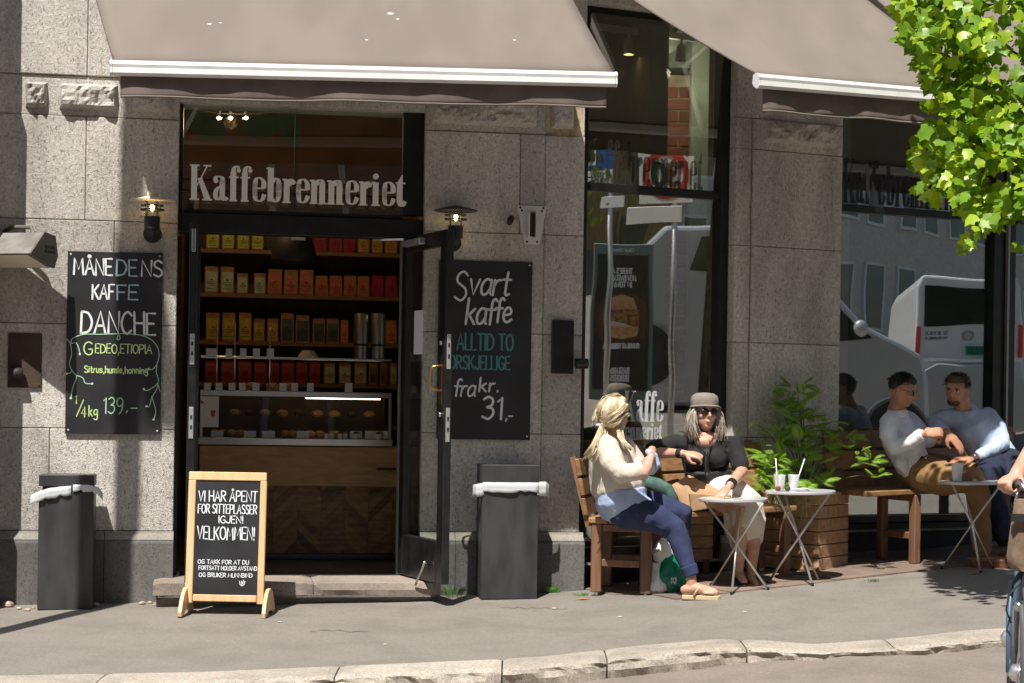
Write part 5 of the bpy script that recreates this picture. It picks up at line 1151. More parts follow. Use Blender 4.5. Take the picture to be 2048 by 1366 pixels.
for (u, v, r, Y, n) in cl:
    c = at(u, v, Y); base = V((pcen.x, pcen.y, PZ+.5)); mid_ = (base+c)/2+V((0, 0, .10 if v < 900 else .06))
    q = MB(); q.tube([base, base*.5+mid_*.5+V((0, 0, .03)), mid_, c*.6+mid_*.4+V((0, 0, .01)), c], [.006, .005, .004, .003, .002], 6); q.build('stem', M_['stem'], plant)
    for k in range(n):
        a = rnd.uniform(0, 2*math.pi); rr = r/FP*Y*math.sqrt(rnd.random())*.75; p = c+V((rr*math.cos(a), rnd.uniform(-.06, .06), rr*math.sin(a)))
        d = V((math.cos(a)+rnd.uniform(-.5, .5), rnd.uniform(-1, .3), .25+rnd.uniform(-.4, .5))); Mx = frame(p, d, (rnd.uniform(-.2, .2), rnd.uniform(-.7, 0), 1)); sc2 = rnd.uniform(.55, .95)*(1 if r > 14 else .7)
        leafpart('leaf', FM_[rnd.randrange(3)], plant, Mx @ Matrix.Scale(sc2, 4))
# dry hanging grass over the planter edge
M_['straw'] = mat('dry_straw', (.45, .33, .18), .9, var=.3, scale=30)
q = MB()
for i in range(260):
    t = rnd.random(); p = pmm @ V((-.44*t-.01, -.012-rnd.random()*.03, .56-rnd.random()*.05)); l = rnd.uniform(.06, .26)*(1 if t > .15 else .4); a = V((rnd.uniform(-.05, .05), rnd.uniform(-.03, .02), 0))
    P = [p, p+a*.5+V((0, -.01, -l*.4)), p+a+V((rnd.uniform(-.02, .02), 0, -l))]
    s_ = V((.0012, 0, 0)); q.add([P[0]-s_, P[0]+s_, P[1]+s_, P[1]-s_, P[2]+s_*.5, P[2]-s_*.5], [(0, 1, 2, 3), (3, 2, 4, 5)])
q.build('dry_grass', M_['straw'], plant, kind='stuff')
# ------------------------------------------------------------------ bistro tables
M_['tabletop'] = mat('table_top_metal', (.62, .63, .64), .35, metal=.45)
def table(feet, cu, vtop, ru, cross, label, seg=40):
    F = [G(*f) for f in feet]; c = (F[0]+F[1]+F[2])/3; Yc = c.y; r = ru/FP*Yc; top = at(cu, vtop, Yc); h = top.z; ct_ = V((top.x, Yc, 0))
    zf = g(ct_.x, Yc); rt = thing('bistro_table', (ct_.x, Yc, zf), 0, label, 'table', 'small round metal tables on the pavement'); mm = Matrix.Translation((ct_.x, Yc, h)) @ Matrix.Rotation(R(-1.2), 4, 'Y')
    q = MB(mm); q.lathe([(.0, -.006), (r-.012, -.006), (r-.004, -.016), (r, -.012), (r, .0), (r-.005, .004), (r-.012, .001), (0, .001)], seg=seg); q.build('tabletop', M_['tabletop'], rt, smooth=True, angle=40)
    X = at(cross[0], cross[1], Yc)
    for i, f in enumerate(F):
        d = V((f.x-X.x, f.y-X.y, 0)); k = (h-X.z)/(X.z-g(f.x, f.y)); t = X-d*k; t.z = h-.016; o = V((.004*(i-1), .012*(i-1), 0))
        q = MB(); q.tube([V((f.x, f.y, g(f.x, f.y)+.004)), X+o, t], .0075, 8); q.build('leg', M_['alu'], rt, smooth=True)
        q = MB(); q.tube([V((f.x, f.y, g(f.x, f.y)+.001)), V((f.x, f.y, g(f.x, f.y)+.02))], .010, 8); q.build('foot_cap', M_['black2'], rt)
    q = MB(); q.tube([X+V((0, -.02, 0)), X+V((0, .02, 0))], .012, 8); q.build('hub', M_['steel'], rt)
    for a in (0, 2.1, 4.2):
        q = MB(mm); q.box((r-.05)*math.cos(a)-.02, (r-.05)*math.cos(a)+.02, (r-.05)*math.sin(a)-.02, (r-.05)*math.sin(a)+.02, -.02, -.0065); q.build('bracket', M_['steel'], rt)
    return rt, V((ct_.x, Yc, h+.001)), r
T1, tp1, tr1 = table([(1422, 1174), (1463, 1190), (1536, 1180)], 1466, 997, 69, (1473, 1090), 'round metal bistro table between the woman in black and the kerb')
T2, tp2, tr2 = table([(1535, 1168), (1625, 1172), (1638, 1162)], 1601, 982, 70, (1597, 1076), 'round metal bistro table with two plastic cups in front of the planter')
T3, tp3, tr3 = table([(1884, 1138), (1961, 1147), (1985, 1137)], 1945, 963, 66, (1944, 1049), 'round metal bistro table with a white paper cup in front of the men')
# cups
M_['cupw'] = mat('cup_white', (.85, .85, .84), .5)
M_['clear'] = mat('clear_plastic', (.85, .86, .88), .15, alpha=.35, spec=.8)
M_['pink'] = mat('pink_drink', (.62, .30, .22), .4); M_['strawm'] = mat('straw_paper', (.8, .8, .8), .5)
for i, (u, s0x, lab, dr_c) in enumerate(((1559, -.012, 'clear plastic cup with a straw and pinkish leftover, left on the table', 'pink'), (1587, .03, 'clear plastic cup with a long white straw leaning right, right on the table', 'white'))):
    p = at(u, 980, tp2.y+(-.03 if i == 0 else .03)); p.z = tp2.z+.001; rt = thing('plastic_cup', tuple(p), 0, lab, 'cup'); mm = loc_m(rt)
    q = MB(mm); q.lathe([(.029, 0), (.038, .10), (.041, .102), (.041, .106), (.037, .104), (.028, .003)], seg=20, cap=False); q.build('cup', M_['clear'], rt, smooth=True)
    q = MB(mm); q.lathe([(.027, .003), (.030, .035), (.0, .036)], seg=18); q.build('drink', M_[dr_c], rt, smooth=True)
    q = MB(mm); q.tube([(0, 0, .01), (s0x*1.3-.004, 0, .10), (s0x*2.4, 0, .215)], .0038, 8); q.build('straw', M_['strawm'], rt, smooth=True)
for i, (u, c, nm, lab) in enumerate(((1556, (.16, .045, .03), 'round_biscuit', 'small round reddish brown biscuit leaning on the plastic cup'), (1575, (.035, .05, .02), 'round_biscuit', 'small round dark biscuit between the two plastic cups'))):
    p = at(u, 979, tp2.y-.10); p.z = tp2.z+.018; q = MB(Matrix.Translation(p)); q.ball((0, 0, 0), (.019, .012, .018), 14, 10); tag(q.build(nm, mat('biscuit_%s' % i if False else ('reddish_crust', 'dark_crust')[i], c, .6, bump=.3), smooth=True), lab, 'biscuit')
p = at(1604, 979, tp2.y-.06); q = MB(frame((p.x, p.y, tp2.z+.012), (1, .2, -.06))); q.loft([[V((x, y, z+.006*math.sin(x*60))) for y in (-.03, 0, .03)] for x, z in ((-.05, .0), (-.02, .006), (.02, .002), (.055, -.004))], closed=False, cap=False)
o = q.build('napkin', M_['paper'], smooth=True); tag(o, 'crumpled white napkin lying right of the plastic cups', 'napkin'); s_ = o.modifiers.new('solid', 'SOLIDIFY'); s_.thickness = .006
p = at(1914, 962, tp3.y-.05); p.z = tp3.z+.002; rt = thing('paper_cup', tuple(p), 0, 'white takeaway paper cup with a small brown emblem on the right table', 'cup'); mm = loc_m(rt)
q = MB(mm); q.lathe([(.030, 0), (.040, .118), (.043, .119), (.043, .124), (.039, .124), (.028, .004), (0, .004)], seg=24); q.build('cup', M_['cupw'], rt, smooth=True)
q = MB(mm); q.prism([(-.013, .066), (-.004, .054), (.005, .066), (-.004, .078)], -.0395, -.0385, M=Matrix.Rotation(R(-6), 4, 'X') @ Matrix.Translation((0, .009, 0))); q.build('emblem', M_['rust'], rt)
# ------------------------------------------------------------------ paper bag, teal bag, plastic carrier
M_['kraftp'] = mat('brown_paper', (.42, .26, .14), .75, var=.12, scale=12, bump=.15, bscale=30)
q = MB(); Yb_ = 12.12
P = [at(1340, 972, Yb_+.1), at(1378, 949, Yb_+.1), at(1446, 985, Yb_-.02), at(1462, 1002, Yb_-.05), at(1462, 1010, Yb_-.06), at(1392, 1022, Yb_), at(1383, 1022, Yb_+.02), at(1360, 1004, Yb_+.06)]
c = sum(P, V())/8
q.loft([[p for p in P], [p+V((.02, .10, .0)) for p in P]], True, True); e = [at(1378, 987, Yb_-.03), at(1462, 990, Yb_-.08), at(1462, 1010, Yb_-.07), at(1384, 1023, Yb_-.02)]
q.loft([e, [p+V((0, .05, 0)) for p in e]], True, True); tag(q.build('paper_bag', M_['kraftp'], bevel=.004), 'large folded brown paper bag lying on the bench beside the woman in black', 'paper bag')
M_['teal'] = mat('teal_cloth', (.05, .11, .09), .8, var=.25, scale=15, bump=.2)
q = MB(); q.tube([at(1290, 962, 12.2), at(1315, 972, 12.15), at(1336, 982, 12.12), at(1347, 996, 12.1), at(1338, 1012, 12.1)], [.04, .055, .05, .035, .02], 12, round_=True, flat=.8); tag(q.build('cloth_bag', M_['teal'], smooth=True), 'dark teal cloth bag on the bench behind the navy trousers', 'bag')
M_['bagw'] = mat('carrier_white', (.72, .73, .72), .4, bump=.5, bscale=14); M_['bagg'] = mat('carrier_green', (.0, .17, .09), .35, bump=.5, bscale=14)
gb = G(1330, 1187); rt = thing('carrier_bag', (gb.x, gb.y, gb.z), 0, 'crumpled white and green plastic carrier bag on the ground below the bench', 'carrier bag')
def crumple(name, prof, m, seed, x0, flat=.75):
    q = MB(Matrix.Translation((gb.x+x0, gb.y+.05, gb.z))); rings = []
    for j, (z, r) in enumerate(prof):
        rings.append([V(((r*(1+.34*noise.noise(V((math.cos(a)*2.6, math.sin(a)*2.6+seed, z*16)))+.16*noise.noise(V((math.cos(a)*6, math.sin(a)*6+seed, z*40)))))*math.cos(a), flat*(r*(1+.28*noise.noise(V((math.cos(a)*2+seed, math.sin(a)*2, z*12+4)))))*math.sin(a), z+.012*noise.noise(V((a*2, z*20, seed))))) for a in [2*math.pi*k/26 for k in range(40)]])
    q.loft(rings); return q.build(name, m, rt)
crumple('green_side', [(.004, .10), (.05, .125), (.11, .115), (.17, .09), (.23, .06), (.28, .02)], M_['bagg'], 3, .02)
crumple('white_folds', [(.003, .07), (.03, .10), (.08, .085), (.13, .06), (.16, .05), (.2, .045)], M_['bagw'], 8, -.05, 1.1); crumple('bag_handle', [(.15, .03), (.2, .06), (.27, .075), (.32, .05), (.36, .02)], M_['bagw'], 12, -.01, .6)
q = MB(Matrix.Translation((gb.x, gb.y-.085, gb.z))); text(q, 'KI', .035, .075, .04, pen=.009, y=0); q.build('lettering', M_['white'], rt)
# weeds and litter
M_['grass'] = leafmat('weed_leaf', (.06, .15, .02), (.12, .25, .04), .3)
def weed(u, v, n, h, w, label, broad=False):
    p = G(u, v); rt = None; q = MB(Matrix.Translation(p)); r2 = random.Random(u)
    for i in range(n):
        a = r2.uniform(0, 6.28); l = h*r2.uniform(.5, 1); b = V((math.cos(a)*w*r2.random(), math.sin(a)*w*.4*r2.random(), 0)); t = b+V((math.cos(a)*l*.7, math.sin(a)*l*.3, l)); ww = (.018 if broad else .0025); s_ = V((-math.sin(a)*ww-.001, 0, abs(math.cos(a))*ww))
        m_ = (b+t)/2+V((0, 0, l*.15)); q.add([b, m_-s_, t, m_+s_], [(0, 1, 2, 3)])
    o = q.build('weed', M_['grass']); tag(o, label, 'weed')
weed(905, 1196, 70, .09, .09, 'tuft of thin grass growing at the right end of the step'); weed(1105, 1186, 14, .05, .05, 'broad leaved little weed right of the second bin', True); weed(1160, 1193, 40, .03, .05, 'tiny flat grass tuft at the foot of the pier corner'); weed(1742, 1165, 30, .03, .05, 'tiny grass tuft on the pavement right of the planter'); weed(2040, 1213, 24, .03, .04, 'small green tuft beside the bicycle wheel')
M_['rubble'] = mat('rubble', (.36, .27, .2), .9, var=.4, scale=40)
for i, (u, v, s_) in enumerate(((16, 1214, .032), (38, 1219, .014), (55, 1222, .016), (66, 1218, .012), (192, 1213, .022), (285, 1209, .018), (300, 1207, .014), (310, 1211, .01))):
    p = G(u, v); q = MB(Matrix.Translation(p)); q.ball((0, 0, s_*.5), (s_*1.3, s_, s_*.7), 8, 5); tag(q.build('stone_chip', M_['rubble']), 'pale stone chip at the foot of the wall, %s from the left' % ORD[i], 'stone', 'stone chips at the wall base')
M_['dryleaf'] = mat('dry_leaf', (.35, .16, .05), .8)
for u, v, lab in ((1948, 1149, 'dry brown leaf under the right table'), (1165, 1200, 'small dry leaf on the pavement in front of the pier')):
    p = G(u, v); q = MB(frame(p+V((0, 0, .004)), (1, .1, .02))); q.add([(-.05, 0, 0), (0, -.02, .006), (.06, 0, .003), (0, .02, .009)], [(0, 1, 2, 3)]); tag(q.build('dry_leaf', M_['dryleaf']), lab, 'leaf')

# ------------------------------------------------------------------ people
M_['skin'] = mat('skin_light', (.48, .26, .18), .5, c2=(.55, .33, .24), scale=14, sss=.08)
M_['skin_tan'] = mat('skin_tanned', (.42, .19, .11), .5, c2=(.50, .25, .155), scale=14, sss=.08)
M_['eye'] = mat('eye_white', (.7, .68, .65), .2); M_['iris'] = mat('iris', (.03, .02, .015), .2); M_['lips'] = mat('lips', (.36, .15, .11), .45)
def cloth(name, c, var=.1, rough=.9, bump=.6, bs=16):
    return mat(name, c, rough, var=var, scale=10, bump=bump, bscale=bs, stretch=(1, 1, .6))
M_['sweater'] = cloth('cream_knit', (.56, .50, .42), .05, bump=.3, bs=45); M_['shirtb'] = cloth('pale_blue_cotton', (.34, .42, .60), .08); M_['navy'] = cloth('navy_cotton', (.022, .032, .085), .2)
M_['blackt'] = cloth('black_cotton', (.012, .012, .013), .3); M_['linen'] = cloth('white_linen', (.62, .56, .48), .06); M_['shirtw'] = cloth('white_shirt', (.78, .79, .84), .08); M_['shirtb2'] = cloth('sky_blue_shirt', (.42, .50, .63), .08)
M_['khaki'] = cloth('khaki_chino', (.27, .155, .065), .12); M_['navy2'] = cloth('navy_trousers', (.012, .016, .04), .2); M_['brownl'] = mat('brown_leather', (.22, .09, .035), .4, var=.2); M_['sandal'] = mat('sandal_tan', (.55, .42, .26), .6)
wr = bpy.data.textures.new('wrinkles', 'CLOUDS'); wr.noise_scale = .11; wr.noise_depth = 3
def skinned(mb, name, m, parent, voxel=.008, smooth=3, disp=0, label=None):
    o = mb.build(name, m, parent, smooth=True, label=label)
    r = o.modifiers.new('remesh', 'REMESH'); r.mode = 'VOXEL'; r.voxel_size = voxel; r.use_smooth_shade = True
    s_ = o.modifiers.new('smooth', 'SMOOTH'); s_.iterations = smooth; s_.factor = .6
    if disp:
        d = o.modifiers.new('wrinkle', 'DISPLACE'); d.texture = wr; d.strength = disp; d.mid_level = .5; d.texture_coords = 'LOCAL'
    return o
def fingers(mb, Mh, curl=.6, s=1.0, thumb=1, spread=.06, tcurl=.5):
    # wrist at the origin, fingers along +x, palm towards -z, thumb on the +y*thumb side
    mb.tube([(-.015, 0, 0), (.02, 0, 0), (.055, .0, 0), (.088, 0, -.002)], [.024*s, .032*s, .039*s, .036*s], 12, M=Mh, side=(0, 1, 0), flat=.42, round_=True)
    for i, (y, l, r) in enumerate(((.028, .068, .0092), (.0095, .077, .0095), (-.0095, .071, .009), (-.027, .056, .008))):
        y *= thumb; a0 = math.atan2(y*spread*20, 1)*.3; p = V((.086*s, y*s, 0)); pts = [V((.05*s, y*.8*s, 0)), p]; ang = 0; seg = (l*.42, l*.32, l*.26); c_ = curl*(1+.12*i)
        for k, sl_ in enumerate(seg):
            ang += c_*(.75 if k == 0 else 1.0); p = p+V((sl_*math.cos(ang)*math.cos(a0), sl_*math.cos(ang)*math.sin(a0), -sl_*math.sin(ang)))*s; pts.append(p)
        mb.tube(pts, [r*s*1.05, r*s*1.05, r*s, r*s*.92, r*s*.8], 8, M=Mh, round_=True)
    t = thumb; mb.tube([(.012*s, .018*t*s, -.004), (.035*s, .042*t*s, -.012*s-.01*tcurl), (.06*s, .052*t*s, -.02*s-.02*tcurl), (.083*s, (.052-.02*tcurl)*t*s, -.028*s-.02*tcurl)], [.016*s, .0135*s, .011*s, .009*s], 8, M=Mh, round_=True)
def head(mb, Mh, s=1.0, fem=True):
    # x right, y forward, z up, centred in the skull
    mb.ball((0, -.012, .022), (.074*s, .092*s, .088*s), 20, 14, M=Mh); mb.ball((0, .022, -.035), (.058*s, .066*s, .075*s), 18, 12, M=Mh); mb.ball((0, .056, -.085), (.026*s, .026*s, .02*s), 12, 8, M=Mh)
    mb.ball((0, .062, .035), (.055*s, .028*s, .03*s), 14, 8, M=Mh)          # brow
    mb.tube([(0, .082, .022), (0, .097, .0), (0, .106, -.022), (0, .09, -.032)], [.008, .0095, .0125, .008], 8, M=Mh, round_=True)
    for x in (-.011, .011): mb.ball((x, .092, -.026), (.008, .008, .007), 8, 6, M=Mh)
    for x in (-1, 1):
        mb.ball((x*.040, .052, -.018), (.022, .024, .022), 10, 8, M=Mh); mb.ball((x*.076*s, -.012, -.008), (.010, .018, .030), 10, 8, M=Mh)
    mb.ball((0, .084, -.056), (.022, .014, .007), 10, 6, M=Mh); mb.ball((0, .082, -.066), (.018, .013, .007), 10, 6, M=Mh)
def face(Mh, body, iris=True):
    for x in (-1, 1):
        q = MB(Mh); q.ball((x*.031, .074, .008), (.0125, .011, .009), 12, 8); e = q.build('eye', M_['eye'], body, smooth=True)
        q = MB(Mh); q.ball((x*.031, .0835, .008), (.0055, .0025, .0055), 10, 6); q.ball((x*.031, .0815, .0155), (.0145, .005, .0025), 10, 6); q.build('iris', M_['iris'], body, smooth=True)
        q = MB(Mh); q.tube([(x*.016, .089, .026), (x*.032, .088, .031), (x*.047, .078, .026)], [.0022, .003, .0016], 6); q.build('eyebrow', M_['iris'], body, smooth=True)
    q = MB(Mh); q.tube([(-.021, .088, -.061), (-.008, .097, -.058), (0, .0985, -.06), (.008, .097, -.058), (.021, .088, -.061)], [.0015, .003, .0026, .003, .0015], 8); q.tube([(-.018, .088, -.064), (0, .0965, -.066), (.018, .088, -.064)], [.0015, .0034, .0015], 8); q.build('lips', M_['lips'], body, smooth=True)
def strands(name, paths, r, m, parent, seed=1, n=60, jit=.012, M=None):
    # hair as many thin locks following a few guide paths
    rnd = random.Random(seed); q = MB(M)
    for i in range(n):
        k = rnd.randrange(len(paths)); P = [V(p) for p in paths[k]]
        o1 = V((rnd.gauss(0, 1), rnd.gauss(0, 1), rnd.gauss(0, 1)))*jit; o2 = V((rnd.gauss(0, 1), rnd.gauss(0, 1), rnd.gauss(0, .6)))*jit*1.2
        n_ = len(P); q.tube([p+o1*(.4+.6*j/(n_-1))+o2*(j/(n_-1))**2 for j, p in enumerate(P)], [r*(1-.25*abs(2*j/(n_-1)-.7)) for j in range(n_)], 5)
    return q.build(name, m, parent, smooth=True)
def hairmat(name, c, c2): return mat(name, c, .45, c2=c2, scale=26, stretch=(1, 1, .18), bump=.5, bscale=60)
M_['blond'] = hairmat('blond_hair', (.40, .31, .19), (.70, .60, .42)); M_['grey'] = hairmat('grey_hair', (.22, .18, .15), (.50, .43, .37)); M_['dark'] = hairmat('dark_hair', (.012, .007, .004), (.03, .018, .01)); M_['brownh'] = hairmat('brown_hair', (.045, .022, .012), (.09, .045, .022))
def A(u, v, Y): return at(u, v, Y)
# ---- woman in the cream sweater, seen from her side, turned to the right
base = V((A(1240, 1030, 11.85).x, 11.9, g(.7, 11.9)))
w1 = thing('person', tuple(base), 0, 'blond woman with a ponytail in a cream sweater and navy trousers', 'person')
Y0 = 11.72
hd = A(1229, 829, Y0+.02); Hm = frame(hd, V((.80, .60, .0)).cross(V((0, 0, 1))), V((-.10, -.05, 1)))   # local x = right of the face
body = MB(); head(body, Hm)
body.tube([A(1221, 882, Y0+.02), A(1226, 862, Y0+.02), hd], [.056, .052, .05], 12)
body.tube([A(1240, 1000, Y0+.10), A(1232, 950, Y0+.08), A(1222, 900, Y0+.03)], [.11, .11, .11], 14, side=(0, 1, 0), flat=.8, round_=True)
body.tube([A(1262, 1020, Y0+.02), A(1352, 1058, Y0-.05), A(1372, 1110, Y0-.12), A(1383, 1160, Y0-.16)], [.055, .05, .043, .034], 12)
body.tube([A(1275, 1010, Y0+.22), A(1368, 1035, Y0+.2), A(1358, 1085, Y0+.25), A(1345, 1150, Y0+.3)], [.055, .05, .043, .033], 12)
# bare feet
fz = g(1.2, 11.5)
fa = A(1383, 1160, Y0-.16); toe = A(1428, 1184, Y0-.22)
fl = V((1, -.18, 0)); heel = V((fa.x-.01, fa.y, fz+.062))
body.tube([fa, fa+V((0, 0, -.04)), heel+V((0, 0, .0))], [.034, .034, .036], 10); body.tube([heel+fl*-.03, heel+fl*.04+V((0, 0, .012)), heel+fl*.10+V((0, 0, -.004)), heel+fl*.155+V((0, 0, -.012))], [.032, .037, .036, .028], 12, side=(0, 0, 1), flat=1.1, round_=True)
for i in range(5): a = heel+fl*.165+V((-.018*abs(i-1)**.8, (.036-.017*i), -.014)); body.tube([a-fl*.03, a+fl*.02], [.011 if i else .014, .009 if i else .012], 8, round_=True)
f2 = A(1345, 1150, Y0+.3); h2 = V((f2.x, f2.y, g(f2.x, f2.y)+.05)); body.tube([f2, h2+V((-.02, 0, 0)), h2+fl*.16+V((0, 0, -.015))], [.033, .034, .026], 10, round_=True)
# hand resting in the crook of the other arm
body.tube([A(1304, 900, Y0+.05), A(1303, 916, Y0-.22)], [.03, .026], 10, round_=True)
fingers(body, frame(A(1300, 916, Y0-.25), V((-.38, -.25, -.85)), (-.25, -1, .2)), curl=.30, s=.98, thumb=-1)
bd = skinned(body, 'body', M_['skin'], w1, .0055, 3)
face(Hm, bd)
q = MB(); q.tube([A(1240, 985, Y0+.06), A(1236, 972, Y0+.06), A(1230, 940, Y0+.05), A(1222, 905, Y0+.03), A(1219, 883, Y0+.02)], [.170, .185, .172, .15, .07], 20, side=(1, 0, 0), flat=1.08, round_=True)
q.tube([A(1212, 893, Y0-.10), A(1226, 925, Y0-.19), A(1244, 948, Y0-.22), A(1270, 944, Y0-.24), A(1296, 936, Y0-.22)], [.085, .08, .072, .06, .048], 14, round_=True)
q.tube([A(1246, 893, Y0+.17), A(1270, 925, Y0+.17), A(1276, 940, Y0+.10), A(1282, 930, Y0-.05)], [.08, .075, .065, .05], 14, round_=True)
q.tube([A(1222, 872, Y0+.02), A(1219, 890, Y0+.02)], [.068, .09], 14)
skinned(q, 'sweater', M_['sweater'], w1, .009, 4, .02)
q = MB(); q.tube([A(1238, 976, Y0+.06), A(1238, 985, Y0+.06)], [.186, .178], 24, side=(1, 0, 0), flat=1.08); skinned(q, 'sweater_hem', M_['sweater'], w1, .008, 1)
q = MB(); q.tube([A(1240, 975, Y0+.05), A(1241, 1000, Y0+.05), A(1246, 1018, Y0+.06), A(1255, 1030, Y0+.05)], [.172, .172, .155, .10], 24, side=(1, 0, 0), flat=1.12); q.tube([A(1272, 1000, Y0-.05), A(1296, 1002, Y0-.03)], [.07, .03], 10, round_=True)
skinned(q, 'shirt', M_['shirtb'], w1, .009, 2, .02)
q = MB(); q.tube([A(1296, 903, Y0-.10), A(1307, 912, Y0-.13), A(1312, 930, Y0-.13), A(1303, 944, Y0-.14)], [.022, .030, .032, .02], 12, round_=True); skinned(q, 'shirt_cuff', M_['shirtb'], w1, .006, 1, .012)
q = MB(); q.tube([A(1250, 1022, Y0+.0), A(1275, 1024, Y0-.02), A(1310, 1036, Y0-.05), A(1350, 1058, Y0-.06), A(1362, 1090, Y0-.10), A(1377, 1135, Y0-.15)], [.12, .112, .098, .08, .07, .052], 16, round_=True)
q.tube([A(1262, 1012, Y0+.18), A(1310, 1010, Y0+.2), A(1366, 1030, Y0+.2), A(1362, 1070, Y0+.24), A(1350, 1140, Y0+.3)], [.11, .095, .078, .066, .05], 16, round_=True)
q.ball(A(1245, 1012, Y0+.1), (.14, .17, .09), 16, 10)
skinned(q, 'trousers', M_['navy'], w1, .009, 3, .02)
q = MB(); q.tube([A(1376, 1131, Y0-.15), A(1384, 1152, Y0-.16)], [.058, .050], 14, round_=False); skinned(q, 'trouser_cuff', M_['navy'], w1, .007, 1)
# sandal
q = MB(); sol = [(-.045, -.036), (-.05, 0), (-.045, .036), (.02, .042), (.09, .05), (.16, .048), (.19, .02), (.195, -.01), (.18, -.036), (.12, -.046), (.03, -.036)]
SM = frame(V((heel.x, heel.y, fz)), fl); q.loft([[V((x*1.02, y, z)) for x, y in sol] for z in (.002, .032)], True, True, M=SM); q.build('sandal_sole', M_['sandal'], w1, bevel=.005)
q = MB(SM); q.tube([(.03, -.043, .03), (.06, -.03, .085), (.115, .0, .075), (.155, .012, .05)], .009, 6); q.tube([(.03, .043, .03), (.06, .03, .085), (.115, .0, .075)], .009, 6); q.build('sandal_strap', M_['sandal'], w1, smooth=True)
# hair
q = MB(); q.ball(Hm @ V((0, -.022, .026)), (.093, .105, .097), 20, 14, rot=Hm.to_3x3()); q.ball(Hm @ V((0, -.045, -.03)), (.078, .065, .06), 16, 10, rot=Hm.to_3x3())
for sx in (-1, 1): q.ball(Hm @ V((sx*.06, .01, .03)), (.034, .06, .06), 12, 8, rot=Hm.to_3x3())
q.ball(Hm @ V((0, .045, .085)), (.06, .05, .032), 12, 8, rot=Hm.to_3x3())
hr = skinned(q, 'hair', M_['blond'], w1, .007, 2, .012)
HP = [[Hm @ V(p) for p in pp] for pp in ([(-.06, .06, .06), (-.085, .0, .07), (-.09, -.06, .03), (-.05, -.11, -.03)], [(.06, .07, .05), (.09, .02, .06), (.095, -.04, .02), (.05, -.11, -.03)], [(0, .08, .10), (0, .02, .125), (0, -.06, .105), (0, -.12, .02)], [(.075, .06, .0), (.09, .02, .0), (.085, -.04, -.03), (.04, -.10, -.05)], [(-.075, .06, .0), (-.09, .02, .0), (-.085, -.04, -.03), (-.04, -.10, -.05)])]
strands('hair_lock', HP, .0026, M_['blond'], w1, 3, 380, .012)
tie = A(1206, 846, Y0-.02)
q = MB(); q.ball(tie, (.02, .02, .02), 12, 8); q.ball(tie+V((-.03, -.01, -.015)), (.022, .014, .012), 10, 6); q.build('hair_tie', mat('hair_tie_pale', (.6, .45, .6), .7), w1, smooth=True)
strands('ponytail', [[tie, A(1200, 865, Y0-.09), A(1192, 890, Y0-.14), A(1181, 912, Y0-.14)], [tie, A(1207, 870, Y0-.1), A(1198, 895, Y0-.15), A(1188, 915, Y0-.14)]], .0034, M_['blond'], w1, 5, 220, .013)
strands('loose_hair', [[Hm @ V((.06, .0, -.05)), A(1247, 880, Y0-.08), A(1262, 900, Y0-.16)], [Hm @ V((.05, -.03, -.05)), A(1240, 875, Y0-.1), A(1256, 893, Y0-.17)]], .004, M_['blond'], w1, 6, 24, .008)
q = MB(Hm); q.tube([(.078, .0, .01), (.07, .06, .012), (.05, .095, .01)], .002, 5); q.ball((.035, .098, .005), (.022, .005, .014), 12, 8); q.build('sunglasses', M_['black'], w1, smooth=True)
q = MB(); rg = A(1294, 933, Y0-.2); q.ball(rg, .006, 8, 6); q.build('ring', M_['brass'], w1, smooth=True)
# ---- woman in black with a cap
Y0 = 12.32; base = V((A(1420, 985, Y0).x, Y0-.05, g(1.35, Y0)))
w2p = thing('person', tuple(base), 0, 'grey haired woman in a cap, black top and white skirt', 'person')
hd = A(1410, 828, Y0-.02); Hm = frame(hd, V((.93, .34, -.04)), V((-.03, .05, 1)))
fwd = Hm.to_3x3() @ V((0, 1, 0))
# face must look towards the camera: turn the frame by 180 degrees
Hm = frame(hd, V((-.96, -.22, .02)), V((.02, .10, 1)))
body = MB(); head(body, Hm, .98)
body.tube([A(1413, 884, Y0+.02), A(1411, 862, Y0+.0), hd], [.06, .05, .048], 12)
body.tube([A(1418, 985, Y0), A(1412, 940, Y0), A(1410, 895, Y0+.01)], [.13, .12, .14], 16, side=(1, 0, 0), flat=.75, round_=True)
sL_, eL_, wL_ = A(1357, 884, Y0+.02), A(1306, 905, Y0-.06), A(1366, 907, Y0-.22)
body.tube([sL_, eL_], [.045, .04], 10, round_=True); body.tube([eL_, (eL_+wL_)/2, wL_], [.042, .036, .027], 10, round_=True)
fingers(body, frame(A(1372, 906, Y0-.23), V((.85, -.25, -.18)), (.1, -.6, .8)), curl=.62, s=.95, thumb=-1, tcurl=.8)
sR_, eR_, wR_ = A(1466, 886, Y0+.0), A(1484, 942, Y0-.12), A(1460, 970, Y0-.42)
body.tube([sR_, eR_], [.045, .04], 10, round_=True); body.tube([eR_, (eR_*.5+wR_*.5), wR_], [.043, .037, .027], 10, round_=True)
fingers(body, frame(A(1455, 975, Y0-.44), V((-.45, -.65, -.42)), (.1, -.2, 1)), curl=.28, s=.95, thumb=-1)
body.tube([A(1440, 1000, Y0-.08), A(1486, 1020, Y0-.24), A(1479, 1085, Y0-.22), A(1478, 1138, Y0-.18)], [.075, .056, .05, .032], 12)
body.tube([A(1425, 1000, Y0-.08), A(1506, 1024, Y0-.20), A(1506, 1090, Y0-.18), A(1502, 1146, Y0-.14)], [.075, .056, .05, .032], 12)
for (u, v, Yd) in ((1478, 1138, Y0-.18), (1502, 1146, Y0-.14)):
    a = A(u, v, Yd); body.tube([a, a+V((.0, -.01, -.035)), a+V((.01, -.06, -.055)), a+V((.02, -.13, -.075))], [.03, .032, .028, .024], 10, round_=True)
bd = skinned(body, 'body', M_['skin'], w2p, .0055, 3); face(Hm, bd)
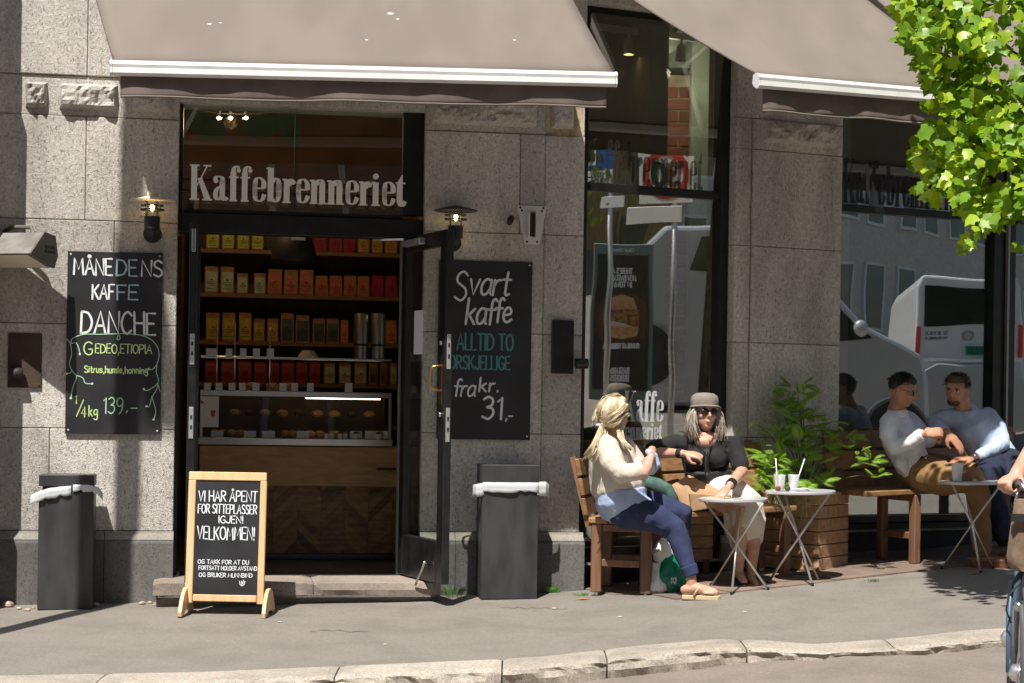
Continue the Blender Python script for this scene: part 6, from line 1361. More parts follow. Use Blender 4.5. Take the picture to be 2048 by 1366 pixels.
q = MB(); q.tube([A(1415, 968, Y0-.0), A(1412, 940, Y0), A(1410, 905, Y0), A(1410, 892, Y0+.01)], [.155, .15, .172, .155], 20, side=(1, 0, 0), flat=.66, round_=True)
for u in (1388, 1434): q.ball(A(u, 918, Y0-.10), (.07, .06, .065), 14, 10)
q.tube([A(1374, 891, Y0+.0), sL_+V((-.02, 0, -.01)), (sL_+eL_)/2+V((-.02, 0, 0)), eL_+V((-.0, 0, .025))], [.066, .068, .064, .058], 12, round_=True)
q.tube([A(1448, 891, Y0+.0), sR_+V((.01, 0, 0)), (sR_*.5+eR_*.5)+V((.0, 0, 0)), sR_*.18+eR_*.82], [.066, .072, .066, .060], 12, round_=True)
tp_ = skinned(q, 'top', M_['blackt'], w2p, .008, 3, .02)
# bare neckline
q = MB(); q.ball(A(1410, 884, Y0-.052), (.078, .070, .055), 18, 12); q.tube([A(1412, 868, Y0-.02), A(1411, 886, Y0-.04)], [.05, .062], 14); skinned(q, 'neckline_skin', M_['skin'], w2p, .006, 2)
for k, (dx, ln) in enumerate(((-.055, .0), (.05, .0))):
    pass
q = MB(); q.tube([A(1390, 872, Y0-.09), A(1400, 890, Y0-.15), A(1410, 905, Y0-.185), A(1418, 892, Y0-.15), A(1428, 870, Y0-.09)], .003, 6); q.tube([A(1412, 905, Y0-.185), A(1410, 940, Y0-.17), A(1413, 975, Y0-.15)], .004, 6); q.tube([A(1420, 880, Y0-.12), A(1416, 910, Y0-.19), A(1417, 950, Y0-.16)], .003, 6); q.build('lanyard', M_['black2'], w2p, smooth=True)
q = MB(); c = A(1413, 902, Y0-.20); q.box(c.x-.004, c.x+.004, c.y-.004, c.y, c.z-.025, c.z+.02); q.box(c.x-.015, c.x+.015, c.y-.0035, c.y+.001, c.z, c.z+.008); q.build('cross_pendant', M_['steel'], w2p)
q = MB(); q.tube([A(1378, 947, Y0-.09), A(1415, 953, Y0-.15), A(1458, 945, Y0-.08)], [.022, .03, .022], 10, flat=.6, round_=True); skinned(q, 'waist_bag', M_['black2'], w2p, .006, 1)
q = MB(); c = wL_*.9+eL_*.1; d = (wL_-eL_).normalized(); q.tube([c-d*.018, c+d*.018], .033, 14); q.build('wrist_watch', M_['black2'], w2p)
q = MB(); d = (wR_-eR_).normalized()
for k in range(4): c = wR_-d*(.005+.014*k); q.tube([c-d*.005, c+d*.005], .034+.002*(k % 2), 12)
q.build('bracelet', M_['black2'], w2p)
q = MB(); q.tube([A(1424, 978, Y0-.02), A(1440, 985, Y0-.04), A(1470, 995, Y0-.10), A(1494, 1012, Y0-.18), A(1500, 1040, Y0-.2)], [.14, .14, .13, .115, .10], 18, round_=True)
q.tube([A(1492, 1010, Y0-.18), A(1497, 1045, Y0-.2), A(1500, 1062, Y0-.18), A(1512, 1085, Y0-.12)], [.12, .12, .105, .05], 18, side=(1, 0, 0), flat=.8); q.tube([A(1462, 1000, Y0-.14), A(1460, 1060, Y0-.12), A(1467, 1092, Y0-.10)], [.06, .045, .02], 12, side=(1, 0, 0), flat=.5, round_=True)
q.ball(A(1420, 985, Y0), (.16, .15, .085), 16, 10)
skinned(q, 'skirt', M_['linen'], w2p, .009, 3, .02)
for (u, v, Yd) in ((1478, 1138, Y0-.18), (1502, 1146, Y0-.14)):
    a = A(u, v, Yd); q = MB(); q.tube([a+V((0, .0, -.05)), a+V((.0, -.02, -.065)), a+V((.01, -.08, -.085)), a+V((.02, -.155, -.095))], [.034, .036, .034, .022], 12, side=(1, 0, 0), flat=.7, round_=True); q.tube([a+V((0, .02, -.05)), a+V((0, .03, -.12))], [.014, .007], 8); q.build('shoe', M_['blackt'], w2p, smooth=True)
# cap and hair
q = MB(Hm); q.ball((0, -.022, .012), (.092, .098, .09), 18, 12); skinned(q, 'hair', M_['grey'], w2p, .008, 2, .012)
HP = [[Hm @ V(p) for p in pp] for pp in ([(-.06, .03, .06), (-.092, .03, .0), (-.10, .03, -.08), (-.085, .035, -.17)], [(.06, .03, .06), (.092, .03, .0), (.10, .03, -.08), (.085, .035, -.17)], [(-.07, .0, .05), (-.105, .0, -.02), (-.115, .0, -.10), (-.10, .01, -.17)], [(.07, .0, .05), (.105, .0, -.02), (.115, .0, -.10), (.10, .01, -.17)], [(-.05, -.08, .0), (-.06, -.10, -.08), (-.06, -.09, -.15)], [(.05, -.08, .0), (.06, -.10, -.08), (.06, -.09, -.15)])]
strands('hair_lock', HP, .003, M_['grey'], w2p, 8, 420, .014)
M_['cap'] = cloth('taupe_cap', (.20, .17, .15), .15)
q = MB(Hm @ Matrix.Translation((0, -.012, .045)) @ Matrix.Rotation(R(-4), 4, 'X')); q.lathe([(.092, -.012), (.097, .02), (.097, .05), (.088, .08), (.06, .098), (0, .104)], seg=28); q.build('cap_crown', M_['cap'], w2p, smooth=True)
q = MB(Hm @ Matrix.Translation((0, -.012, .045))); q.loft([[V((rr*math.cos(a)*1.0, rr*math.sin(a)*(1.25 if rr > .11 else 1.0), z)) for a in [math.pi*(.02+.96*k/16) for k in range(17)]] for rr, z in ((.098, .012), (.112, .0), (.111, -.004), (.098, .004))], closed=False, cap=False); q.build('cap_brim', M_['cap'], w2p, smooth=True)
q = MB(Hm)
for x in (-1, 1): q.ball((x*.032, .092, .008), (.026, .008, .02), 14, 8); q.tube([(x*.055, .085, .012), (x*.078, .0, .01)], .0025, 5)
q.build('sunglasses', M_['black'], w2p, smooth=True)
# ---- men on the right hand bench
def shoe(q, a, d, l=.27, m=None):
    d = V(d).normalized(); z = V((0, 0, 1)); q.tube([a-d*.06+z*.035, a+z*.05, a+d*.08+z*.045, a+d*(l-.09)+z*.032], [.038, .044, .042, .03], 12, side=(0, 0, 1), flat=1.1, round_=True); q.tube([a-d*.05+z*.012, a+d*(l-.10)+z*.012], [.04, .038], 10, side=(0, 0, 1), flat=3.2 if False else 1.1, round_=True)
Y0 = 12.93; base = V((A(1835, 985, Y0).x, Y0, g(2.9, Y0)))
m1 = thing('person', tuple(base), 0, 'dark haired man in white shirt and khaki trousers looking at his hands', 'person')
hd = A(1805, 781, Y0-.08); Hm = frame(hd, V((.50, .86, 0)) .cross(V((0, 0, 1))), V((.45, .1, 1)))
Hm = frame(hd, V((.86, -.42, -.30)).cross(V((0, 0, 1))).normalized(), V((.30, -.15, 1)))
HM1 = Hm.copy(); body = MB(); head(body, Hm, 1.04)
body.tube([A(1789, 832, Y0), A(1795, 810, Y0-.03), hd], [.066, .06, .056], 12)
body.tube([A(1832, 930, Y0-.0), A(1810, 895, Y0), A(1793, 855, Y0)], [.10, .10, .10], 14, round_=True)
eA = A(1790, 896, Y0-.20); wA = A(1846, 868, Y0-.32); eB = A(1850, 880, Y0+.06); wB = A(1874, 866, Y0-.16)
body.tube([A(1775, 846, Y0-.12), eA, wA], [.05, .042, .03], 10, round_=True); body.tube([A(1815, 840, Y0+.16), eB, wB], [.05, .042, .03], 10, round_=True)
fingers(body, frame(A(1850, 867, Y0-.33), V((1, .15, .12)), (-.1, -.8, .5)), curl=.5, s=1.12, thumb=1, tcurl=.7)
fingers(body, frame(A(1876, 868, Y0-.18), V((-.2, -1, .15)), (.8, .1, .5)), curl=.55, s=1.1, thumb=1, tcurl=.7)
body.tube([A(1850, 945, Y0-.08), A(1950, 955, Y0-.45), A(1962, 1030, Y0-.42), A(1966, 1085, Y0-.40)], [.06, .05, .046, .036], 12)
body.tube([A(1850, 945, Y0+.1), A(1965, 952, Y0-.15), A(1975, 1020, Y0-.14), A(1985, 1065, Y0-.12)], [.06, .05, .046, .036], 12)
bd = skinned(body, 'body', M_['skin_tan'], m1, .006, 3); face(Hm, bd)
q = MB(); q.tube([A(1832, 940, Y0-.02), A(1818, 910, Y0-.02), A(1800, 880, Y0-.0), A(1793, 850, Y0), A(1791, 828, Y0)], [.150, .15, .155, .145, .078], 18, side=(0, 1, 0), flat=.85, round_=True)
q.tube([A(1779, 843, Y0-.12), A(1776, 870, Y0-.18), A(1791, 895, Y0-.21), A(1818, 884, Y0-.28), A(1842, 870, Y0-.31)], [.072, .068, .062, .054, .043], 14, round_=True)
q.tube([A(1815, 842, Y0+.16), A(1846, 872, Y0+.08), A(1856, 880, Y0+.02), A(1870, 869, Y0-.12)], [.08, .07, .06, .045], 14, round_=True); q.tube([A(1805, 925, Y0-.12), A(1812, 944, Y0-.12)], [.06, .03], 10, round_=True)
skinned(q, 'shirt', M_['shirtw'], m1, .009, 3, .02)
q = MB(); d = (wA-eA).normalized(); q.tube([wA-d*.06, wA-d*.005], [.049, .046], 14); skinned(q, 'shirt_cuff', M_['shirtw'], m1, .006, 1)
q = MB(); q.lathe([(.082, -.035), (.078, .0), (.066, .03), (.060, .028), (.07, -.01)], seg=22, cap=False, M=frame(A(1794, 826, Y0-.02), (1, 0, .1), (.2, -.15, 1))); q.build('collar', M_['shirtw'], m1, smooth=True)
q = MB(); q.tube([A(1812, 940, Y0-.10), A(1824, 926, Y0-.15), A(1845, 917, Y0-.16), A(1866, 917, Y0-.10)], [.012, .018, .018, .012], 8, side=(0, .3, 1), flat=.5); q.build('belt', M_['black2'], m1, smooth=True)
q = MB(); q.ball(A(1838, 945, Y0), (.16, .17, .12), 16, 10); q.tube([A(1845, 945, Y0-.08), A(1890, 958, Y0-.26), A(1948, 960, Y0-.46), A(1956, 990, Y0-.45), A(1960, 1040, Y0-.43), A(1964, 1098, Y0-.40)], [.135, .12, .095, .088, .075, .07], 16, round_=True)
q.tube([A(1850, 940, Y0+.1), A(1905, 945, Y0-.02), A(1964, 955, Y0-.16), A(1972, 985, Y0-.16), A(1984, 1050, Y0-.13)], [.13, .115, .09, .082, .07], 16, round_=True)
skinned(q, 'trousers', M_['khaki'], m1, .010, 3, .02)
q = MB(); a = A(1966, 1098, Y0-.40); shoe(q, V((a.x, a.y, g(a.x, a.y)+.0)), (.9, -.45, 0)); skinned(q, 'shoe', M_['brownl'], m1, .007, 2)
q = MB(); a = A(1990, 1062, Y0-.12); shoe(q, V((a.x, a.y, a.z-.03)), (.95, -.3, 0)); skinned(q, 'shoe', M_['brownl'], m1, .007, 2)
q = MB(); q.tube([A(1982, 1045, Y0-.13), A(1986, 1058, Y0-.12)], [.058, .052], 12); q.build('sock', M_['blackt'], m1, smooth=True)
q = MB(Hm); q.ball((0, -.03, .035), (.082, .088, .082), 18, 12); q.ball((0, .03, .085), (.062, .05, .034), 14, 8); skinned(q, 'hair', M_['dark'], m1, .007, 2, .012)
q = MB(Hm @ Matrix.Translation((0, 0, 0)));
for x in (-1, 1): q.ball((x*.031, .09, .006), (.024, .005, .016), 12, 8); q.tube([(x*.052, .085, .01), (x*.079, .0, .012)], .002, 5)
q.build('glasses', M_['black'], m1, smooth=True)
c = A(1872, 860, Y0-.27); q = MB(frame(c, (1, .1, .15), (.1, -.8, .6))); q.box(-.035, .035, -.02, .02, -.005, .005, c=.003); tag(q.build('wallet', M_['black2']), 'small dark object held in the hands of the man in white', 'wallet')
# second man
Y0 = 13.05; base = V((A(1960, 985, Y0).x, Y0, g(3.3, Y0)))
m2 = thing('person', tuple(base), 0, 'bearded brown haired man in sky blue shirt and navy trousers', 'person')
hd = A(1913, 781, Y0-.02); Hm = frame(hd, V((-.82, .52, .10)), V((-.22, -.05, 1)))
HM2 = Hm.copy(); body = MB(); head(body, Hm, 1.04)
body.tube([A(1935, 835, Y0+.02), A(1926, 812, Y0+.0), hd], [.068, .062, .058], 12)
body.tube([A(1995, 925, Y0), A(1970, 880, Y0), A(1948, 855, Y0)], [.10, .10, .10], 14, round_=True)
e1 = A(1862, 852, Y0+.0); w1_ = A(1894, 864, Y0-.22)
body.tube([A(1905, 838, Y0+.04), e1, w1_], [.05, .042, .03], 10, round_=True); fingers(body, frame(A(1896, 866, Y0-.24), V((.62, -.2, -.72)), (.45, -.7, .4)), curl=.18, s=1.15, thumb=-1)
e2 = A(2006, 892, Y0-.1); w2_ = A(1948, 915, Y0-.36)
body.tube([A(1985, 838, Y0-.02), e2, w2_], [.05, .042, .03], 10, round_=True); fingers(body, frame(A(1944, 917, Y0-.38), V((-1, -.1, -.05)), (0, -.3, 1)), curl=.3, s=1.12, thumb=1)
body.tube([A(1990, 935, Y0-.05), A(1972, 950, Y0-.5), A(1995, 1010, Y0-.48), A(2010, 1075, Y0-.45)], [.06, .05, .046, .036], 12); body.tube([A(2010, 935, Y0-.05), A(2040, 950, Y0-.42), A(2045, 1010, Y0-.4), A(2050, 1075, Y0-.38)], [.06, .05, .046, .036], 12)
bd = skinned(body, 'body', M_['skin_tan'], m2, .006, 3); face(Hm, bd)
q = MB(); q.tube([A(1996, 925, Y0), A(1980, 900, Y0), A(1962, 870, Y0), A(1948, 848, Y0), A(1938, 828, Y0+.01)], [.16, .155, .16, .155, .08], 18, side=(1, 0, 0), flat=.8, round_=True)
q.tube([A(1918, 838, Y0+.02), A(1890, 836, Y0+.04), A(1866, 846, Y0+.01), A(1880, 858, Y0-.12), A(1890, 862, Y0-.19)], [.085, .07, .06, .05, .043], 14, round_=True)
q.tube([A(1976, 834, Y0-.0), A(1997, 860, Y0-.06), A(2004, 888, Y0-.12), A(1978, 903, Y0-.26), A(1960, 911, Y0-.33)], [.074, .068, .06, .052, .044], 14, round_=True)
skinned(q, 'shirt', M_['shirtb2'], m2, .009, 3, .02)
q = MB(); q.lathe([(.085, -.035), (.08, .0), (.068, .03), (.062, .028), (.072, -.01)], seg=22, cap=False, M=frame(A(1935, 826, Y0), (1, 0, .2), (-.25, -.2, 1))); q.build('collar', M_['shirtb2'], m2, smooth=True)
q = MB(); q.tube([A(1948, 915, Y0-.37)+V((.012, 0, 0)), A(1948, 915, Y0-.37)-V((.012, 0, 0))], .035, 14); q.build('wrist_watch', M_['steel'], m2, smooth=True)
q = MB(); q.ball(A(1998, 935, Y0), (.17, .17, .12), 16, 10); q.tube([A(1994, 930, Y0-.05), A(1985, 945, Y0-.28), A(1972, 952, Y0-.5), A(1985, 1000, Y0-.5), A(2008, 1075, Y0-.46)], [.13, .12, .09, .085, .07], 16, round_=True)
q.tube([A(2015, 930, Y0-.05), A(2030, 945, Y0-.25), A(2042, 952, Y0-.42), A(2046, 1000, Y0-.42), A(2050, 1075, Y0-.38)], [.13, .12, .09, .085, .07], 16, round_=True)
skinned(q, 'trousers', M_['navy2'], m2, .010, 3, .03)
q = MB()
for u, v, Yd in ((2010, 1085, Y0-.46), (2052, 1085, Y0-.38)): a = A(u, v, Yd); shoe(q, V((a.x, a.y, g(a.x, a.y))), (.1, -1, 0))
skinned(q, 'shoe', M_['brownl'], m2, .008, 2)
q = MB(Hm); q.ball((0, -.03, .035), (.084, .09, .084), 18, 12); q.ball((0, .035, .085), (.064, .05, .034), 14, 8); skinned(q, 'hair', M_['brownh'], m2, .007, 2, .012)
q = MB(Hm); q.ball((0, .045, -.075), (.05, .05, .035), 14, 8); skinned(q, 'beard', M_['brownh'], m2, .007, 2)

for m_, Hm_, mt_ in ((m1, HM1, 'dark'), (m2, HM2, 'brownh')):
    q = MB(); r2 = random.Random(4)
    for i in range(420):
        a = r2.uniform(0, 2*math.pi); b = r2.uniform(-.05, 1.45); d = V((math.cos(a)*math.cos(b), math.sin(a)*math.cos(b), math.sin(b)))
        if d.y > .55 and d.z < .55: continue
        p = V((d.x*.083, d.y*.092-.02, d.z*.084+.036)); t = (d*.4+V((r2.gauss(0, .35), .75-r2.random()*.6, -.15))).normalized()
        q.tube([Hm_ @ p, Hm_ @ (p+t*.012+d*.004), Hm_ @ (p+t*.026)], [.003, .0026, .001], 4)
    q.build('hair_lock', M_[mt_], m_, smooth=True)
# ------------------------------------------------------------------ street tree with big lobed leaves
M_['leaf'] = leafmat('lobed_leaf', (.22, .36, .015), (.38, .50, .035), .42, .35)
M_['leaf2'] = leafmat('lobed_leaf_dark', (.12, .25, .02), (.22, .38, .03), .42, .4)
M_['bark'] = mat('bark', (.09, .065, .045), .9, var=.4, scale=20, bump=.6, bscale=30, stretch=(1, 1, .3))
def lobed(seed):
    r2 = random.Random(seed); P = [(0.04, 0), (-.02, -.20), (.16, -.44), (.36, -.34), (.66, -.40), (.72, -.20), (1.0, 0), (.72, .20), (.66, .40), (.36, .34), (.16, .44), (-.02, .20)]
    P = [(x+r2.uniform(-.04, .04), y*r2.uniform(.95, 1.3)) for x, y in P]; cup = r2.uniform(-.25, .35); dr = r2.uniform(.05, .35)
    f = lambda x, y: (x-.45, y, abs(y)*cup-dr*x*x+.04*math.sin(9*x+4*y+seed))
    vs = [f(*p) for p in P]+[f(.22, 0), f(.6, 0)]; n = len(P); c1, c2_ = n, n+1
    fs = [(c1, 0, 1), (c1, 1, 2), (c1, 2, 3), (c1, 3, c2_), (c2_, 3, 4), (c2_, 4, 5), (c2_, 5, 6), (c2_, 6, 7), (c2_, 7, 8), (c2_, 8, 9), (c1, c2_, 9), (c1, 9, 10), (c1, 10, 11), (c1, 11, 0)]
    return vs, fs
LV = [lobed(k) for k in range(8)]; LME = []
for k, (vs, fs) in enumerate(LV):
    for mk in ('leaf', 'leaf2'):
        me = bpy.data.meshes.new('leaf'); me.from_pydata([tuple(q*.088 for q in v) for v in vs], [], fs); me.materials.append(M_[mk]); me.polygons.foreach_set('use_smooth', [True]*len(fs)); LME.append(me)
POLY = [(1775, -80), (1800, 50), (1798, 82), (1838, 100), (1835, 130), (1856, 180), (1838, 210), (1872, 240), (1828, 292), (1832, 330), (1862, 350), (1830, 386), (1852, 402), (1890, 392), (1935, 430), (1958, 448), (1922, 498), (1938, 500), (1968, 462), (2010, 470), (2048, 500), (2110, 560), (2420, 520), (2560, -500), (1830, -500)]
def inside(u, v, P=POLY):
    c = False
    for (x0, y0), (x1, y1) in zip(P, P[1:]+P[:1]):
        if (y0 > v) != (y1 > v) and u < (x1-x0)*(v-y0)/(y1-y0)+x0: c = not c
    return c
tree = thing('street_tree', (3.45, 9.75, g(3.45, 9.9)), 0, 'street tree with bright lime green lobed leaves hanging into the upper right corner', 'tree')
q = MB(); q.tube([(3.45, 9.75, g(3.45, 9.9)-.15), (3.46, 9.75, 1.4), (3.48, 9.78, 2.6), (3.5, 9.95, 3.8), (3.5, 10.2, 5.2)], [.16, .13, .12, .09, .05], 12); q.build('trunk', M_['bark'], tree, smooth=True)
rnd = random.Random(21); pts = []
while len(pts) < 5000:
    near = rnd.random() < .55
    u = rnd.uniform(1770, 2100) if near else rnd.uniform(2050, 2560); v = rnd.uniform(-120, 560) if near else rnd.uniform(-500, 560)
    if not inside(u+rnd.gauss(0, 7), v+rnd.gauss(0, 7)): continue
    # gaps: clumps follow a noise field
    if noise.noise(V((u*.011, v*.013, 5))) < -.24 and rnd.random() < .88: continue
    Y = 10.45+rnd.gauss(0, .28)+.12*noise.noise(V((u*.01, v*.01, 2)))*3
    c = at(u, v, Y)
    if (c.x > 3.12 and c.z < 3.75) or (c.x > 2.7 and c.z < 3.75 and c.y > 10.38): continue
    pts.append((u, v, Y))
vis = [p for p in pts if p[0] < 2075 and -40 < p[1] < 560]; vis.sort(key=lambda p: p[2]); parts = set(vis[:296])
q = MB(); q2 = MB()
for p_ in pts:
    u, v, Y = p_; c = at(u, v, Y); out = V((c.x-3.7, c.y-11.0, .35)).normalized()
    d = V((out.x*.8+rnd.gauss(0, .5), out.y*.5+rnd.gauss(0, .45), -.55+rnd.gauss(0, .45))); up = V((rnd.gauss(-.15, .5), -.75+rnd.gauss(0, .4), .55+rnd.gauss(0, .4)))
    Mx = frame(c, d, up) @ Matrix.Scale(rnd.uniform(.42, 1.2), 4)
    if p_ in parts: leafpart('leaf', LME[rnd.randrange(16)], tree, Mx)
    else:
        vs, fs = LV[rnd.randrange(8)]; (q if rnd.random() < .5 else q2).add([tuple(a*.088 for a in vv) for vv in vs], fs, Mx)
q.build('crown', M_['leaf'], tree, smooth=True, kind='stuff'); q2.build('crown', M_['leaf2'], tree, smooth=True, kind='stuff')
tw = [((3.5, 9.95, 3.75), (2055, 120, 10.5), (1900, 60, 10.45)), ((3.5, 9.95, 3.75), (2060, 260, 10.5), (1890, 180, 10.45)), ((3.5, 9.95, 3.75), (2080, 330, 10.5), (1870, 300, 10.4)), ((3.5, 9.95, 3.75), (2090, 420, 10.5), (1900, 350, 10.45)), ((3.5, 9.95, 3.75), (2100, 430, 10.5), (1945, 440, 10.5)), ((3.5, 10, 3.9), (2060, 20, 10.5), (1830, 20, 10.8)), ((3.5, 10, 3.9), (2200, -150, 10.9), (2000, -300, 10.8))]
for a, b, c in tw:
    b = at(*b); c = at(*c); q = MB(); q.tube([V(a), (V(a)+b)/2+V((0, 0, .08)), b, (b+c)/2+V((0, 0, .04)), c], [.03, .02, .013, .008, .003], 6); q.build('branch', M_['bark'], tree, smooth=True)
# ------------------------------------------------------------------ bicycle and rider at the right edge
M_['tyre'] = mat('grey_tyre', (.09, .09, .092), .8, var=.2); M_['frameb'] = mat('bike_frame_blue', (.10, .16, .24), .35, metal=.3)
M_['wicker'] = mat('brown_canvas_bag', (.15, .10, .07), .8, c2=(.24, .17, .12), scale=14, stretch=(1, 1, .5), bump=.4, bscale=60)
hc = at(2046, 1346, 7.0); zr_ = zroad(hc.x, hc.y); RW = hc.z-zr_; hv = V((-.235, -.97, 0)).normalized()      # heading
bk = thing('bicycle', (hc.x, hc.y+.5, zr_), 0, 'bicycle with grey tyre and brown front bag cut off by the right edge', 'bicycle')
WF = frame(hc, hv)      # local x forward, y left, z up
def torus(q, R0, r, M, seg=56, s2=10):
    q.loft([[V(((R0+r*math.cos(b))*math.cos(a), r*math.sin(b), (R0+r*math.cos(b))*math.sin(a))) for b in [2*math.pi*k/s2 for k in range(s2)]] for a in [2*math.pi*k/seg for k in range(seg+1)]], True, False, M)
def wheel(M):
    q = MB(); torus(q, RW-.022, .022, M); w = q.build('wheel', M_['tyre'], bk, smooth=True)
    q = MB(); torus(q, RW-.052, .012, M); q.build('rim', M_['alu'], w, smooth=True)
    q = MB()
    for k in range(28): a = 2*math.pi*k/28; q.tube([M @ V((.03*math.cos(a+.6), .025*(-1)**k, .03*math.sin(a+.6))), M @ V(((RW-.055)*math.cos(a), 0, (RW-.055)*math.sin(a)))], .0015, 4)
    q.build('spokes', M_['steel'], w, kind=None)
    q = MB(); q.lathe([(.012, -.055), (.036, -.04), (.034, .04), (.012, .055)], seg=16, M=M @ Matrix.Rotation(R(90), 4, 'X')); q.build('hub', M_['alu'], w, smooth=True)
wheel(WF); wheel(WF @ Matrix.Translation((-1.08, 0, 0)))
def bt(pts, r, name, m='frameb'): q = MB(); q.tube([WF @ V(p) for p in pts], r, 10); return q.build(name, M_[m], bk, smooth=True)
hz_ = (at(2028, 976, 7.2).z-hc.z)
for y in (-.055, .055): bt([(0, y, 0), (-.05, y, .2), (-.12, y*.8, RW+.05), (-.15, 0, RW+.1)], .011, 'fork')
bt([(-.15, 0, RW+.08), (-.26, 0, hz_-.05)], .017, 'head_tube'); bt([(-.2, 0, .45), (-.55, 0, .02)], .018, 'down_tube'); bt([(-.55, 0, .0), (-.75, 0, .62)], .016, 'seat_tube'); bt([(-.58, .05, .0), (-1.08, .06, 0)], .01, 'chain_stay'); bt([(-.7, .03, .48), (-1.08, .06, 0)], .009, 'seat_stay')
q = MB(); q.tube([WF @ V(p) for p in [(RW*.0+(RW+.03)*math.cos(a)*1.0, 0, (RW+.03)*math.sin(a)) for a in [R(55)+R(120)*k/16 for k in range(17)]]], .022, 8, flat=.35, side=(0, 0, 1)); q.build('mudguard', M_['tyre'], bk, smooth=True)
q = MB(); q.ball(WF @ V((-.85, 0, .68)), (.07, .13, .035), 12, 8); q.build('saddle', M_['black2'], bk, smooth=True)
grip = at(2030, 976, 7.2); gL = WF.inverted() @ grip
bt([(gL.x, gL.y, gL.z), (gL.x+.08, gL.y*.55, gL.z+.03), (gL.x+.1, 0, gL.z+.0), (gL.x+.08, -gL.y*.55, gL.z+.03), (gL.x, -gL.y, gL.z)], .011, 'handlebar', 'steel')
for s_ in (1, -1):
    a = V((gL.x+.02, gL.y*s_*.93, gL.z+.004)); b = V((gL.x-.09, gL.y*s_*1.03, gL.z-.012)); bt([a, b], .018, 'grip', 'black2')
bt([(gL.x+.06, gL.y*.7, gL.z), (gL.x+.10, gL.y*.9, gL.z-.03), (gL.x+.03, gL.y*1.02, gL.z-.06)], .006, 'brake_lever', 'steel')
# front bag
q = MB(); B0 = [at(2033, 1000, 7.0), at(2014, 1128, 7.0), at(2024, 1142, 6.98)]
wv = V((.40, .02, 0)); dv = V((.05, .22, 0)); 
rings = []
for u_, v_, k in ((2031, 1000, 1.0), (2030, 1010, 1.0), (2022, 1060, 1.03), (2015, 1112, 1.05), (2018, 1132, 1.02), (2030, 1143, .9)):
    p = at(u_, v_, 7.0); w_ = V((2*(at(2100, v_, 7.0)-p).x, 0, 0)); rings.append([p+V((.03, 0, 0)), p+V((.004, .03, 0)), p+V((.06, .2, 0)), p+V((.10, .23, 0)), p+w_+V((-.03, .23, 0)), p+w_+V((0, .2, 0)), p+w_+V((0, .03, 0)), p+w_-V((.02, 0, 0))])
q.loft(rings); q.build('front_bag', M_['wicker'], bk, smooth=True, angle=50)
q = MB(); p = at(2024, 1034, 6.98); q.box(p.x, p.x+.3, p.y-.004, p.y+.02, p.z-.018, p.z+.012); q.build('bag_strap', M_['black2'], bk)
q = MB(); q.tube([at(2046, 1140, 7.05), at(2040, 1165, 7.02), at(2018, 1190, 7.0), at(2012, 1220, 7.0), at(2022, 1246, 7.0)], .0035, 6); q.build('brake_cable', M_['black2'], bk, smooth=True)
q = MB(); q.ball(at(2036, 1212, 6.97), (.022, .03, .022), 12, 8); q.build('headlight', M_['steel'], bk, smooth=True)
rd_ = thing('person', (hc.x+.2, hc.y+.7, zr_), 0, 'cyclist whose bare forearm and fist on the grip enter at the right edge', 'person')
body = MB(); wp_ = at(2029, 955, 7.2); el = at(2105, 845, 7.5); sh = at(2160, 650, 7.85)
body.tube([sh, (sh+el)/2, el], [.055, .05, .043], 12, round_=True); body.tube([el, el*.55+wp_*.45, wp_+V((.01, .01, .01))], [.046, .043, .03], 12, round_=True)
fingers(body, frame(at(2032, 950, 7.22), V((-.62, -.62, -.22)), V((-.35, -.15, .9))), curl=.95, s=1.02, thumb=1, tcurl=.9)
cx_ = sh.x+.2; cy_ = sh.y
shR = V((cx_+.2, cy_+.02, sh.z)); elR = V((cx_+.24, cy_-.35, el.z)); wR2 = WF @ V((gL.x-.02, -gL.y, gL.z+.03))
body.tube([shR, elR], [.055, .043], 10, round_=True); body.tube([elR, wR2], [.045, .03], 10, round_=True)
body.tube([V((cx_, cy_, sh.z+.02)), V((cx_, cy_-.02, sh.z+.12))], [.06, .055], 10); Hm = frame(V((cx_, cy_-.05, sh.z+.24)), V((-.97, -.2, 0))); head(body, Hm, 1.0)
hip = V((cx_+.02, cy_+.28, zr_+1.02)); body.tube([V((cx_, cy_, sh.z-.05)), hip], [.13, .13], 12, round_=True)
for s_ in (-1, 1):
    kn = hip+V((s_*.12, -.42, -.25+.1*s_)); an = kn+V((0, .1, -.42)); body.tube([hip+V((s_*.08, 0, 0)), kn, an], [.085, .06, .04], 12, round_=True); body.tube([an, an+V((0, -.04, -.05)), an+V((0, -.17, -.06))], [.04, .038, .028], 10, round_=True)
bd = skinned(body, 'body', M_['skin'], rd_, .0065, 3); face(Hm, bd)
q = MB(); q.tube([hip+V((0, 0, .02)), V((cx_, cy_+.05, sh.z-.12)), V((cx_, cy_, sh.z+.03))], [.16, .17, .15], 16, side=(1, 0, 0), flat=.8, round_=True); q.tube([sh, (sh+el)/2], [.075, .068], 12, round_=True); q.tube([shR, (shR+elR)/2], [.075, .068], 12, round_=True); skinned(q, 'shirt', M_['shirtb'], rd_, .010, 3, .02)
q = MB()
for s_ in (-1, 1): kn = hip+V((s_*.12, -.42, -.25+.1*s_)); an = kn+V((0, .1, -.36)); q.tube([hip+V((s_*.07, 0, 0)), kn, an], [.12, .085, .06], 14, round_=True)
skinned(q, 'trousers', M_['navy2'], rd_, .010, 3, .02)
q = MB(Hm); q.ball((0, -.02, .035), (.088, .098, .09), 18, 12); skinned(q, 'hair', M_['brownh'], rd_, .008, 2, .012)
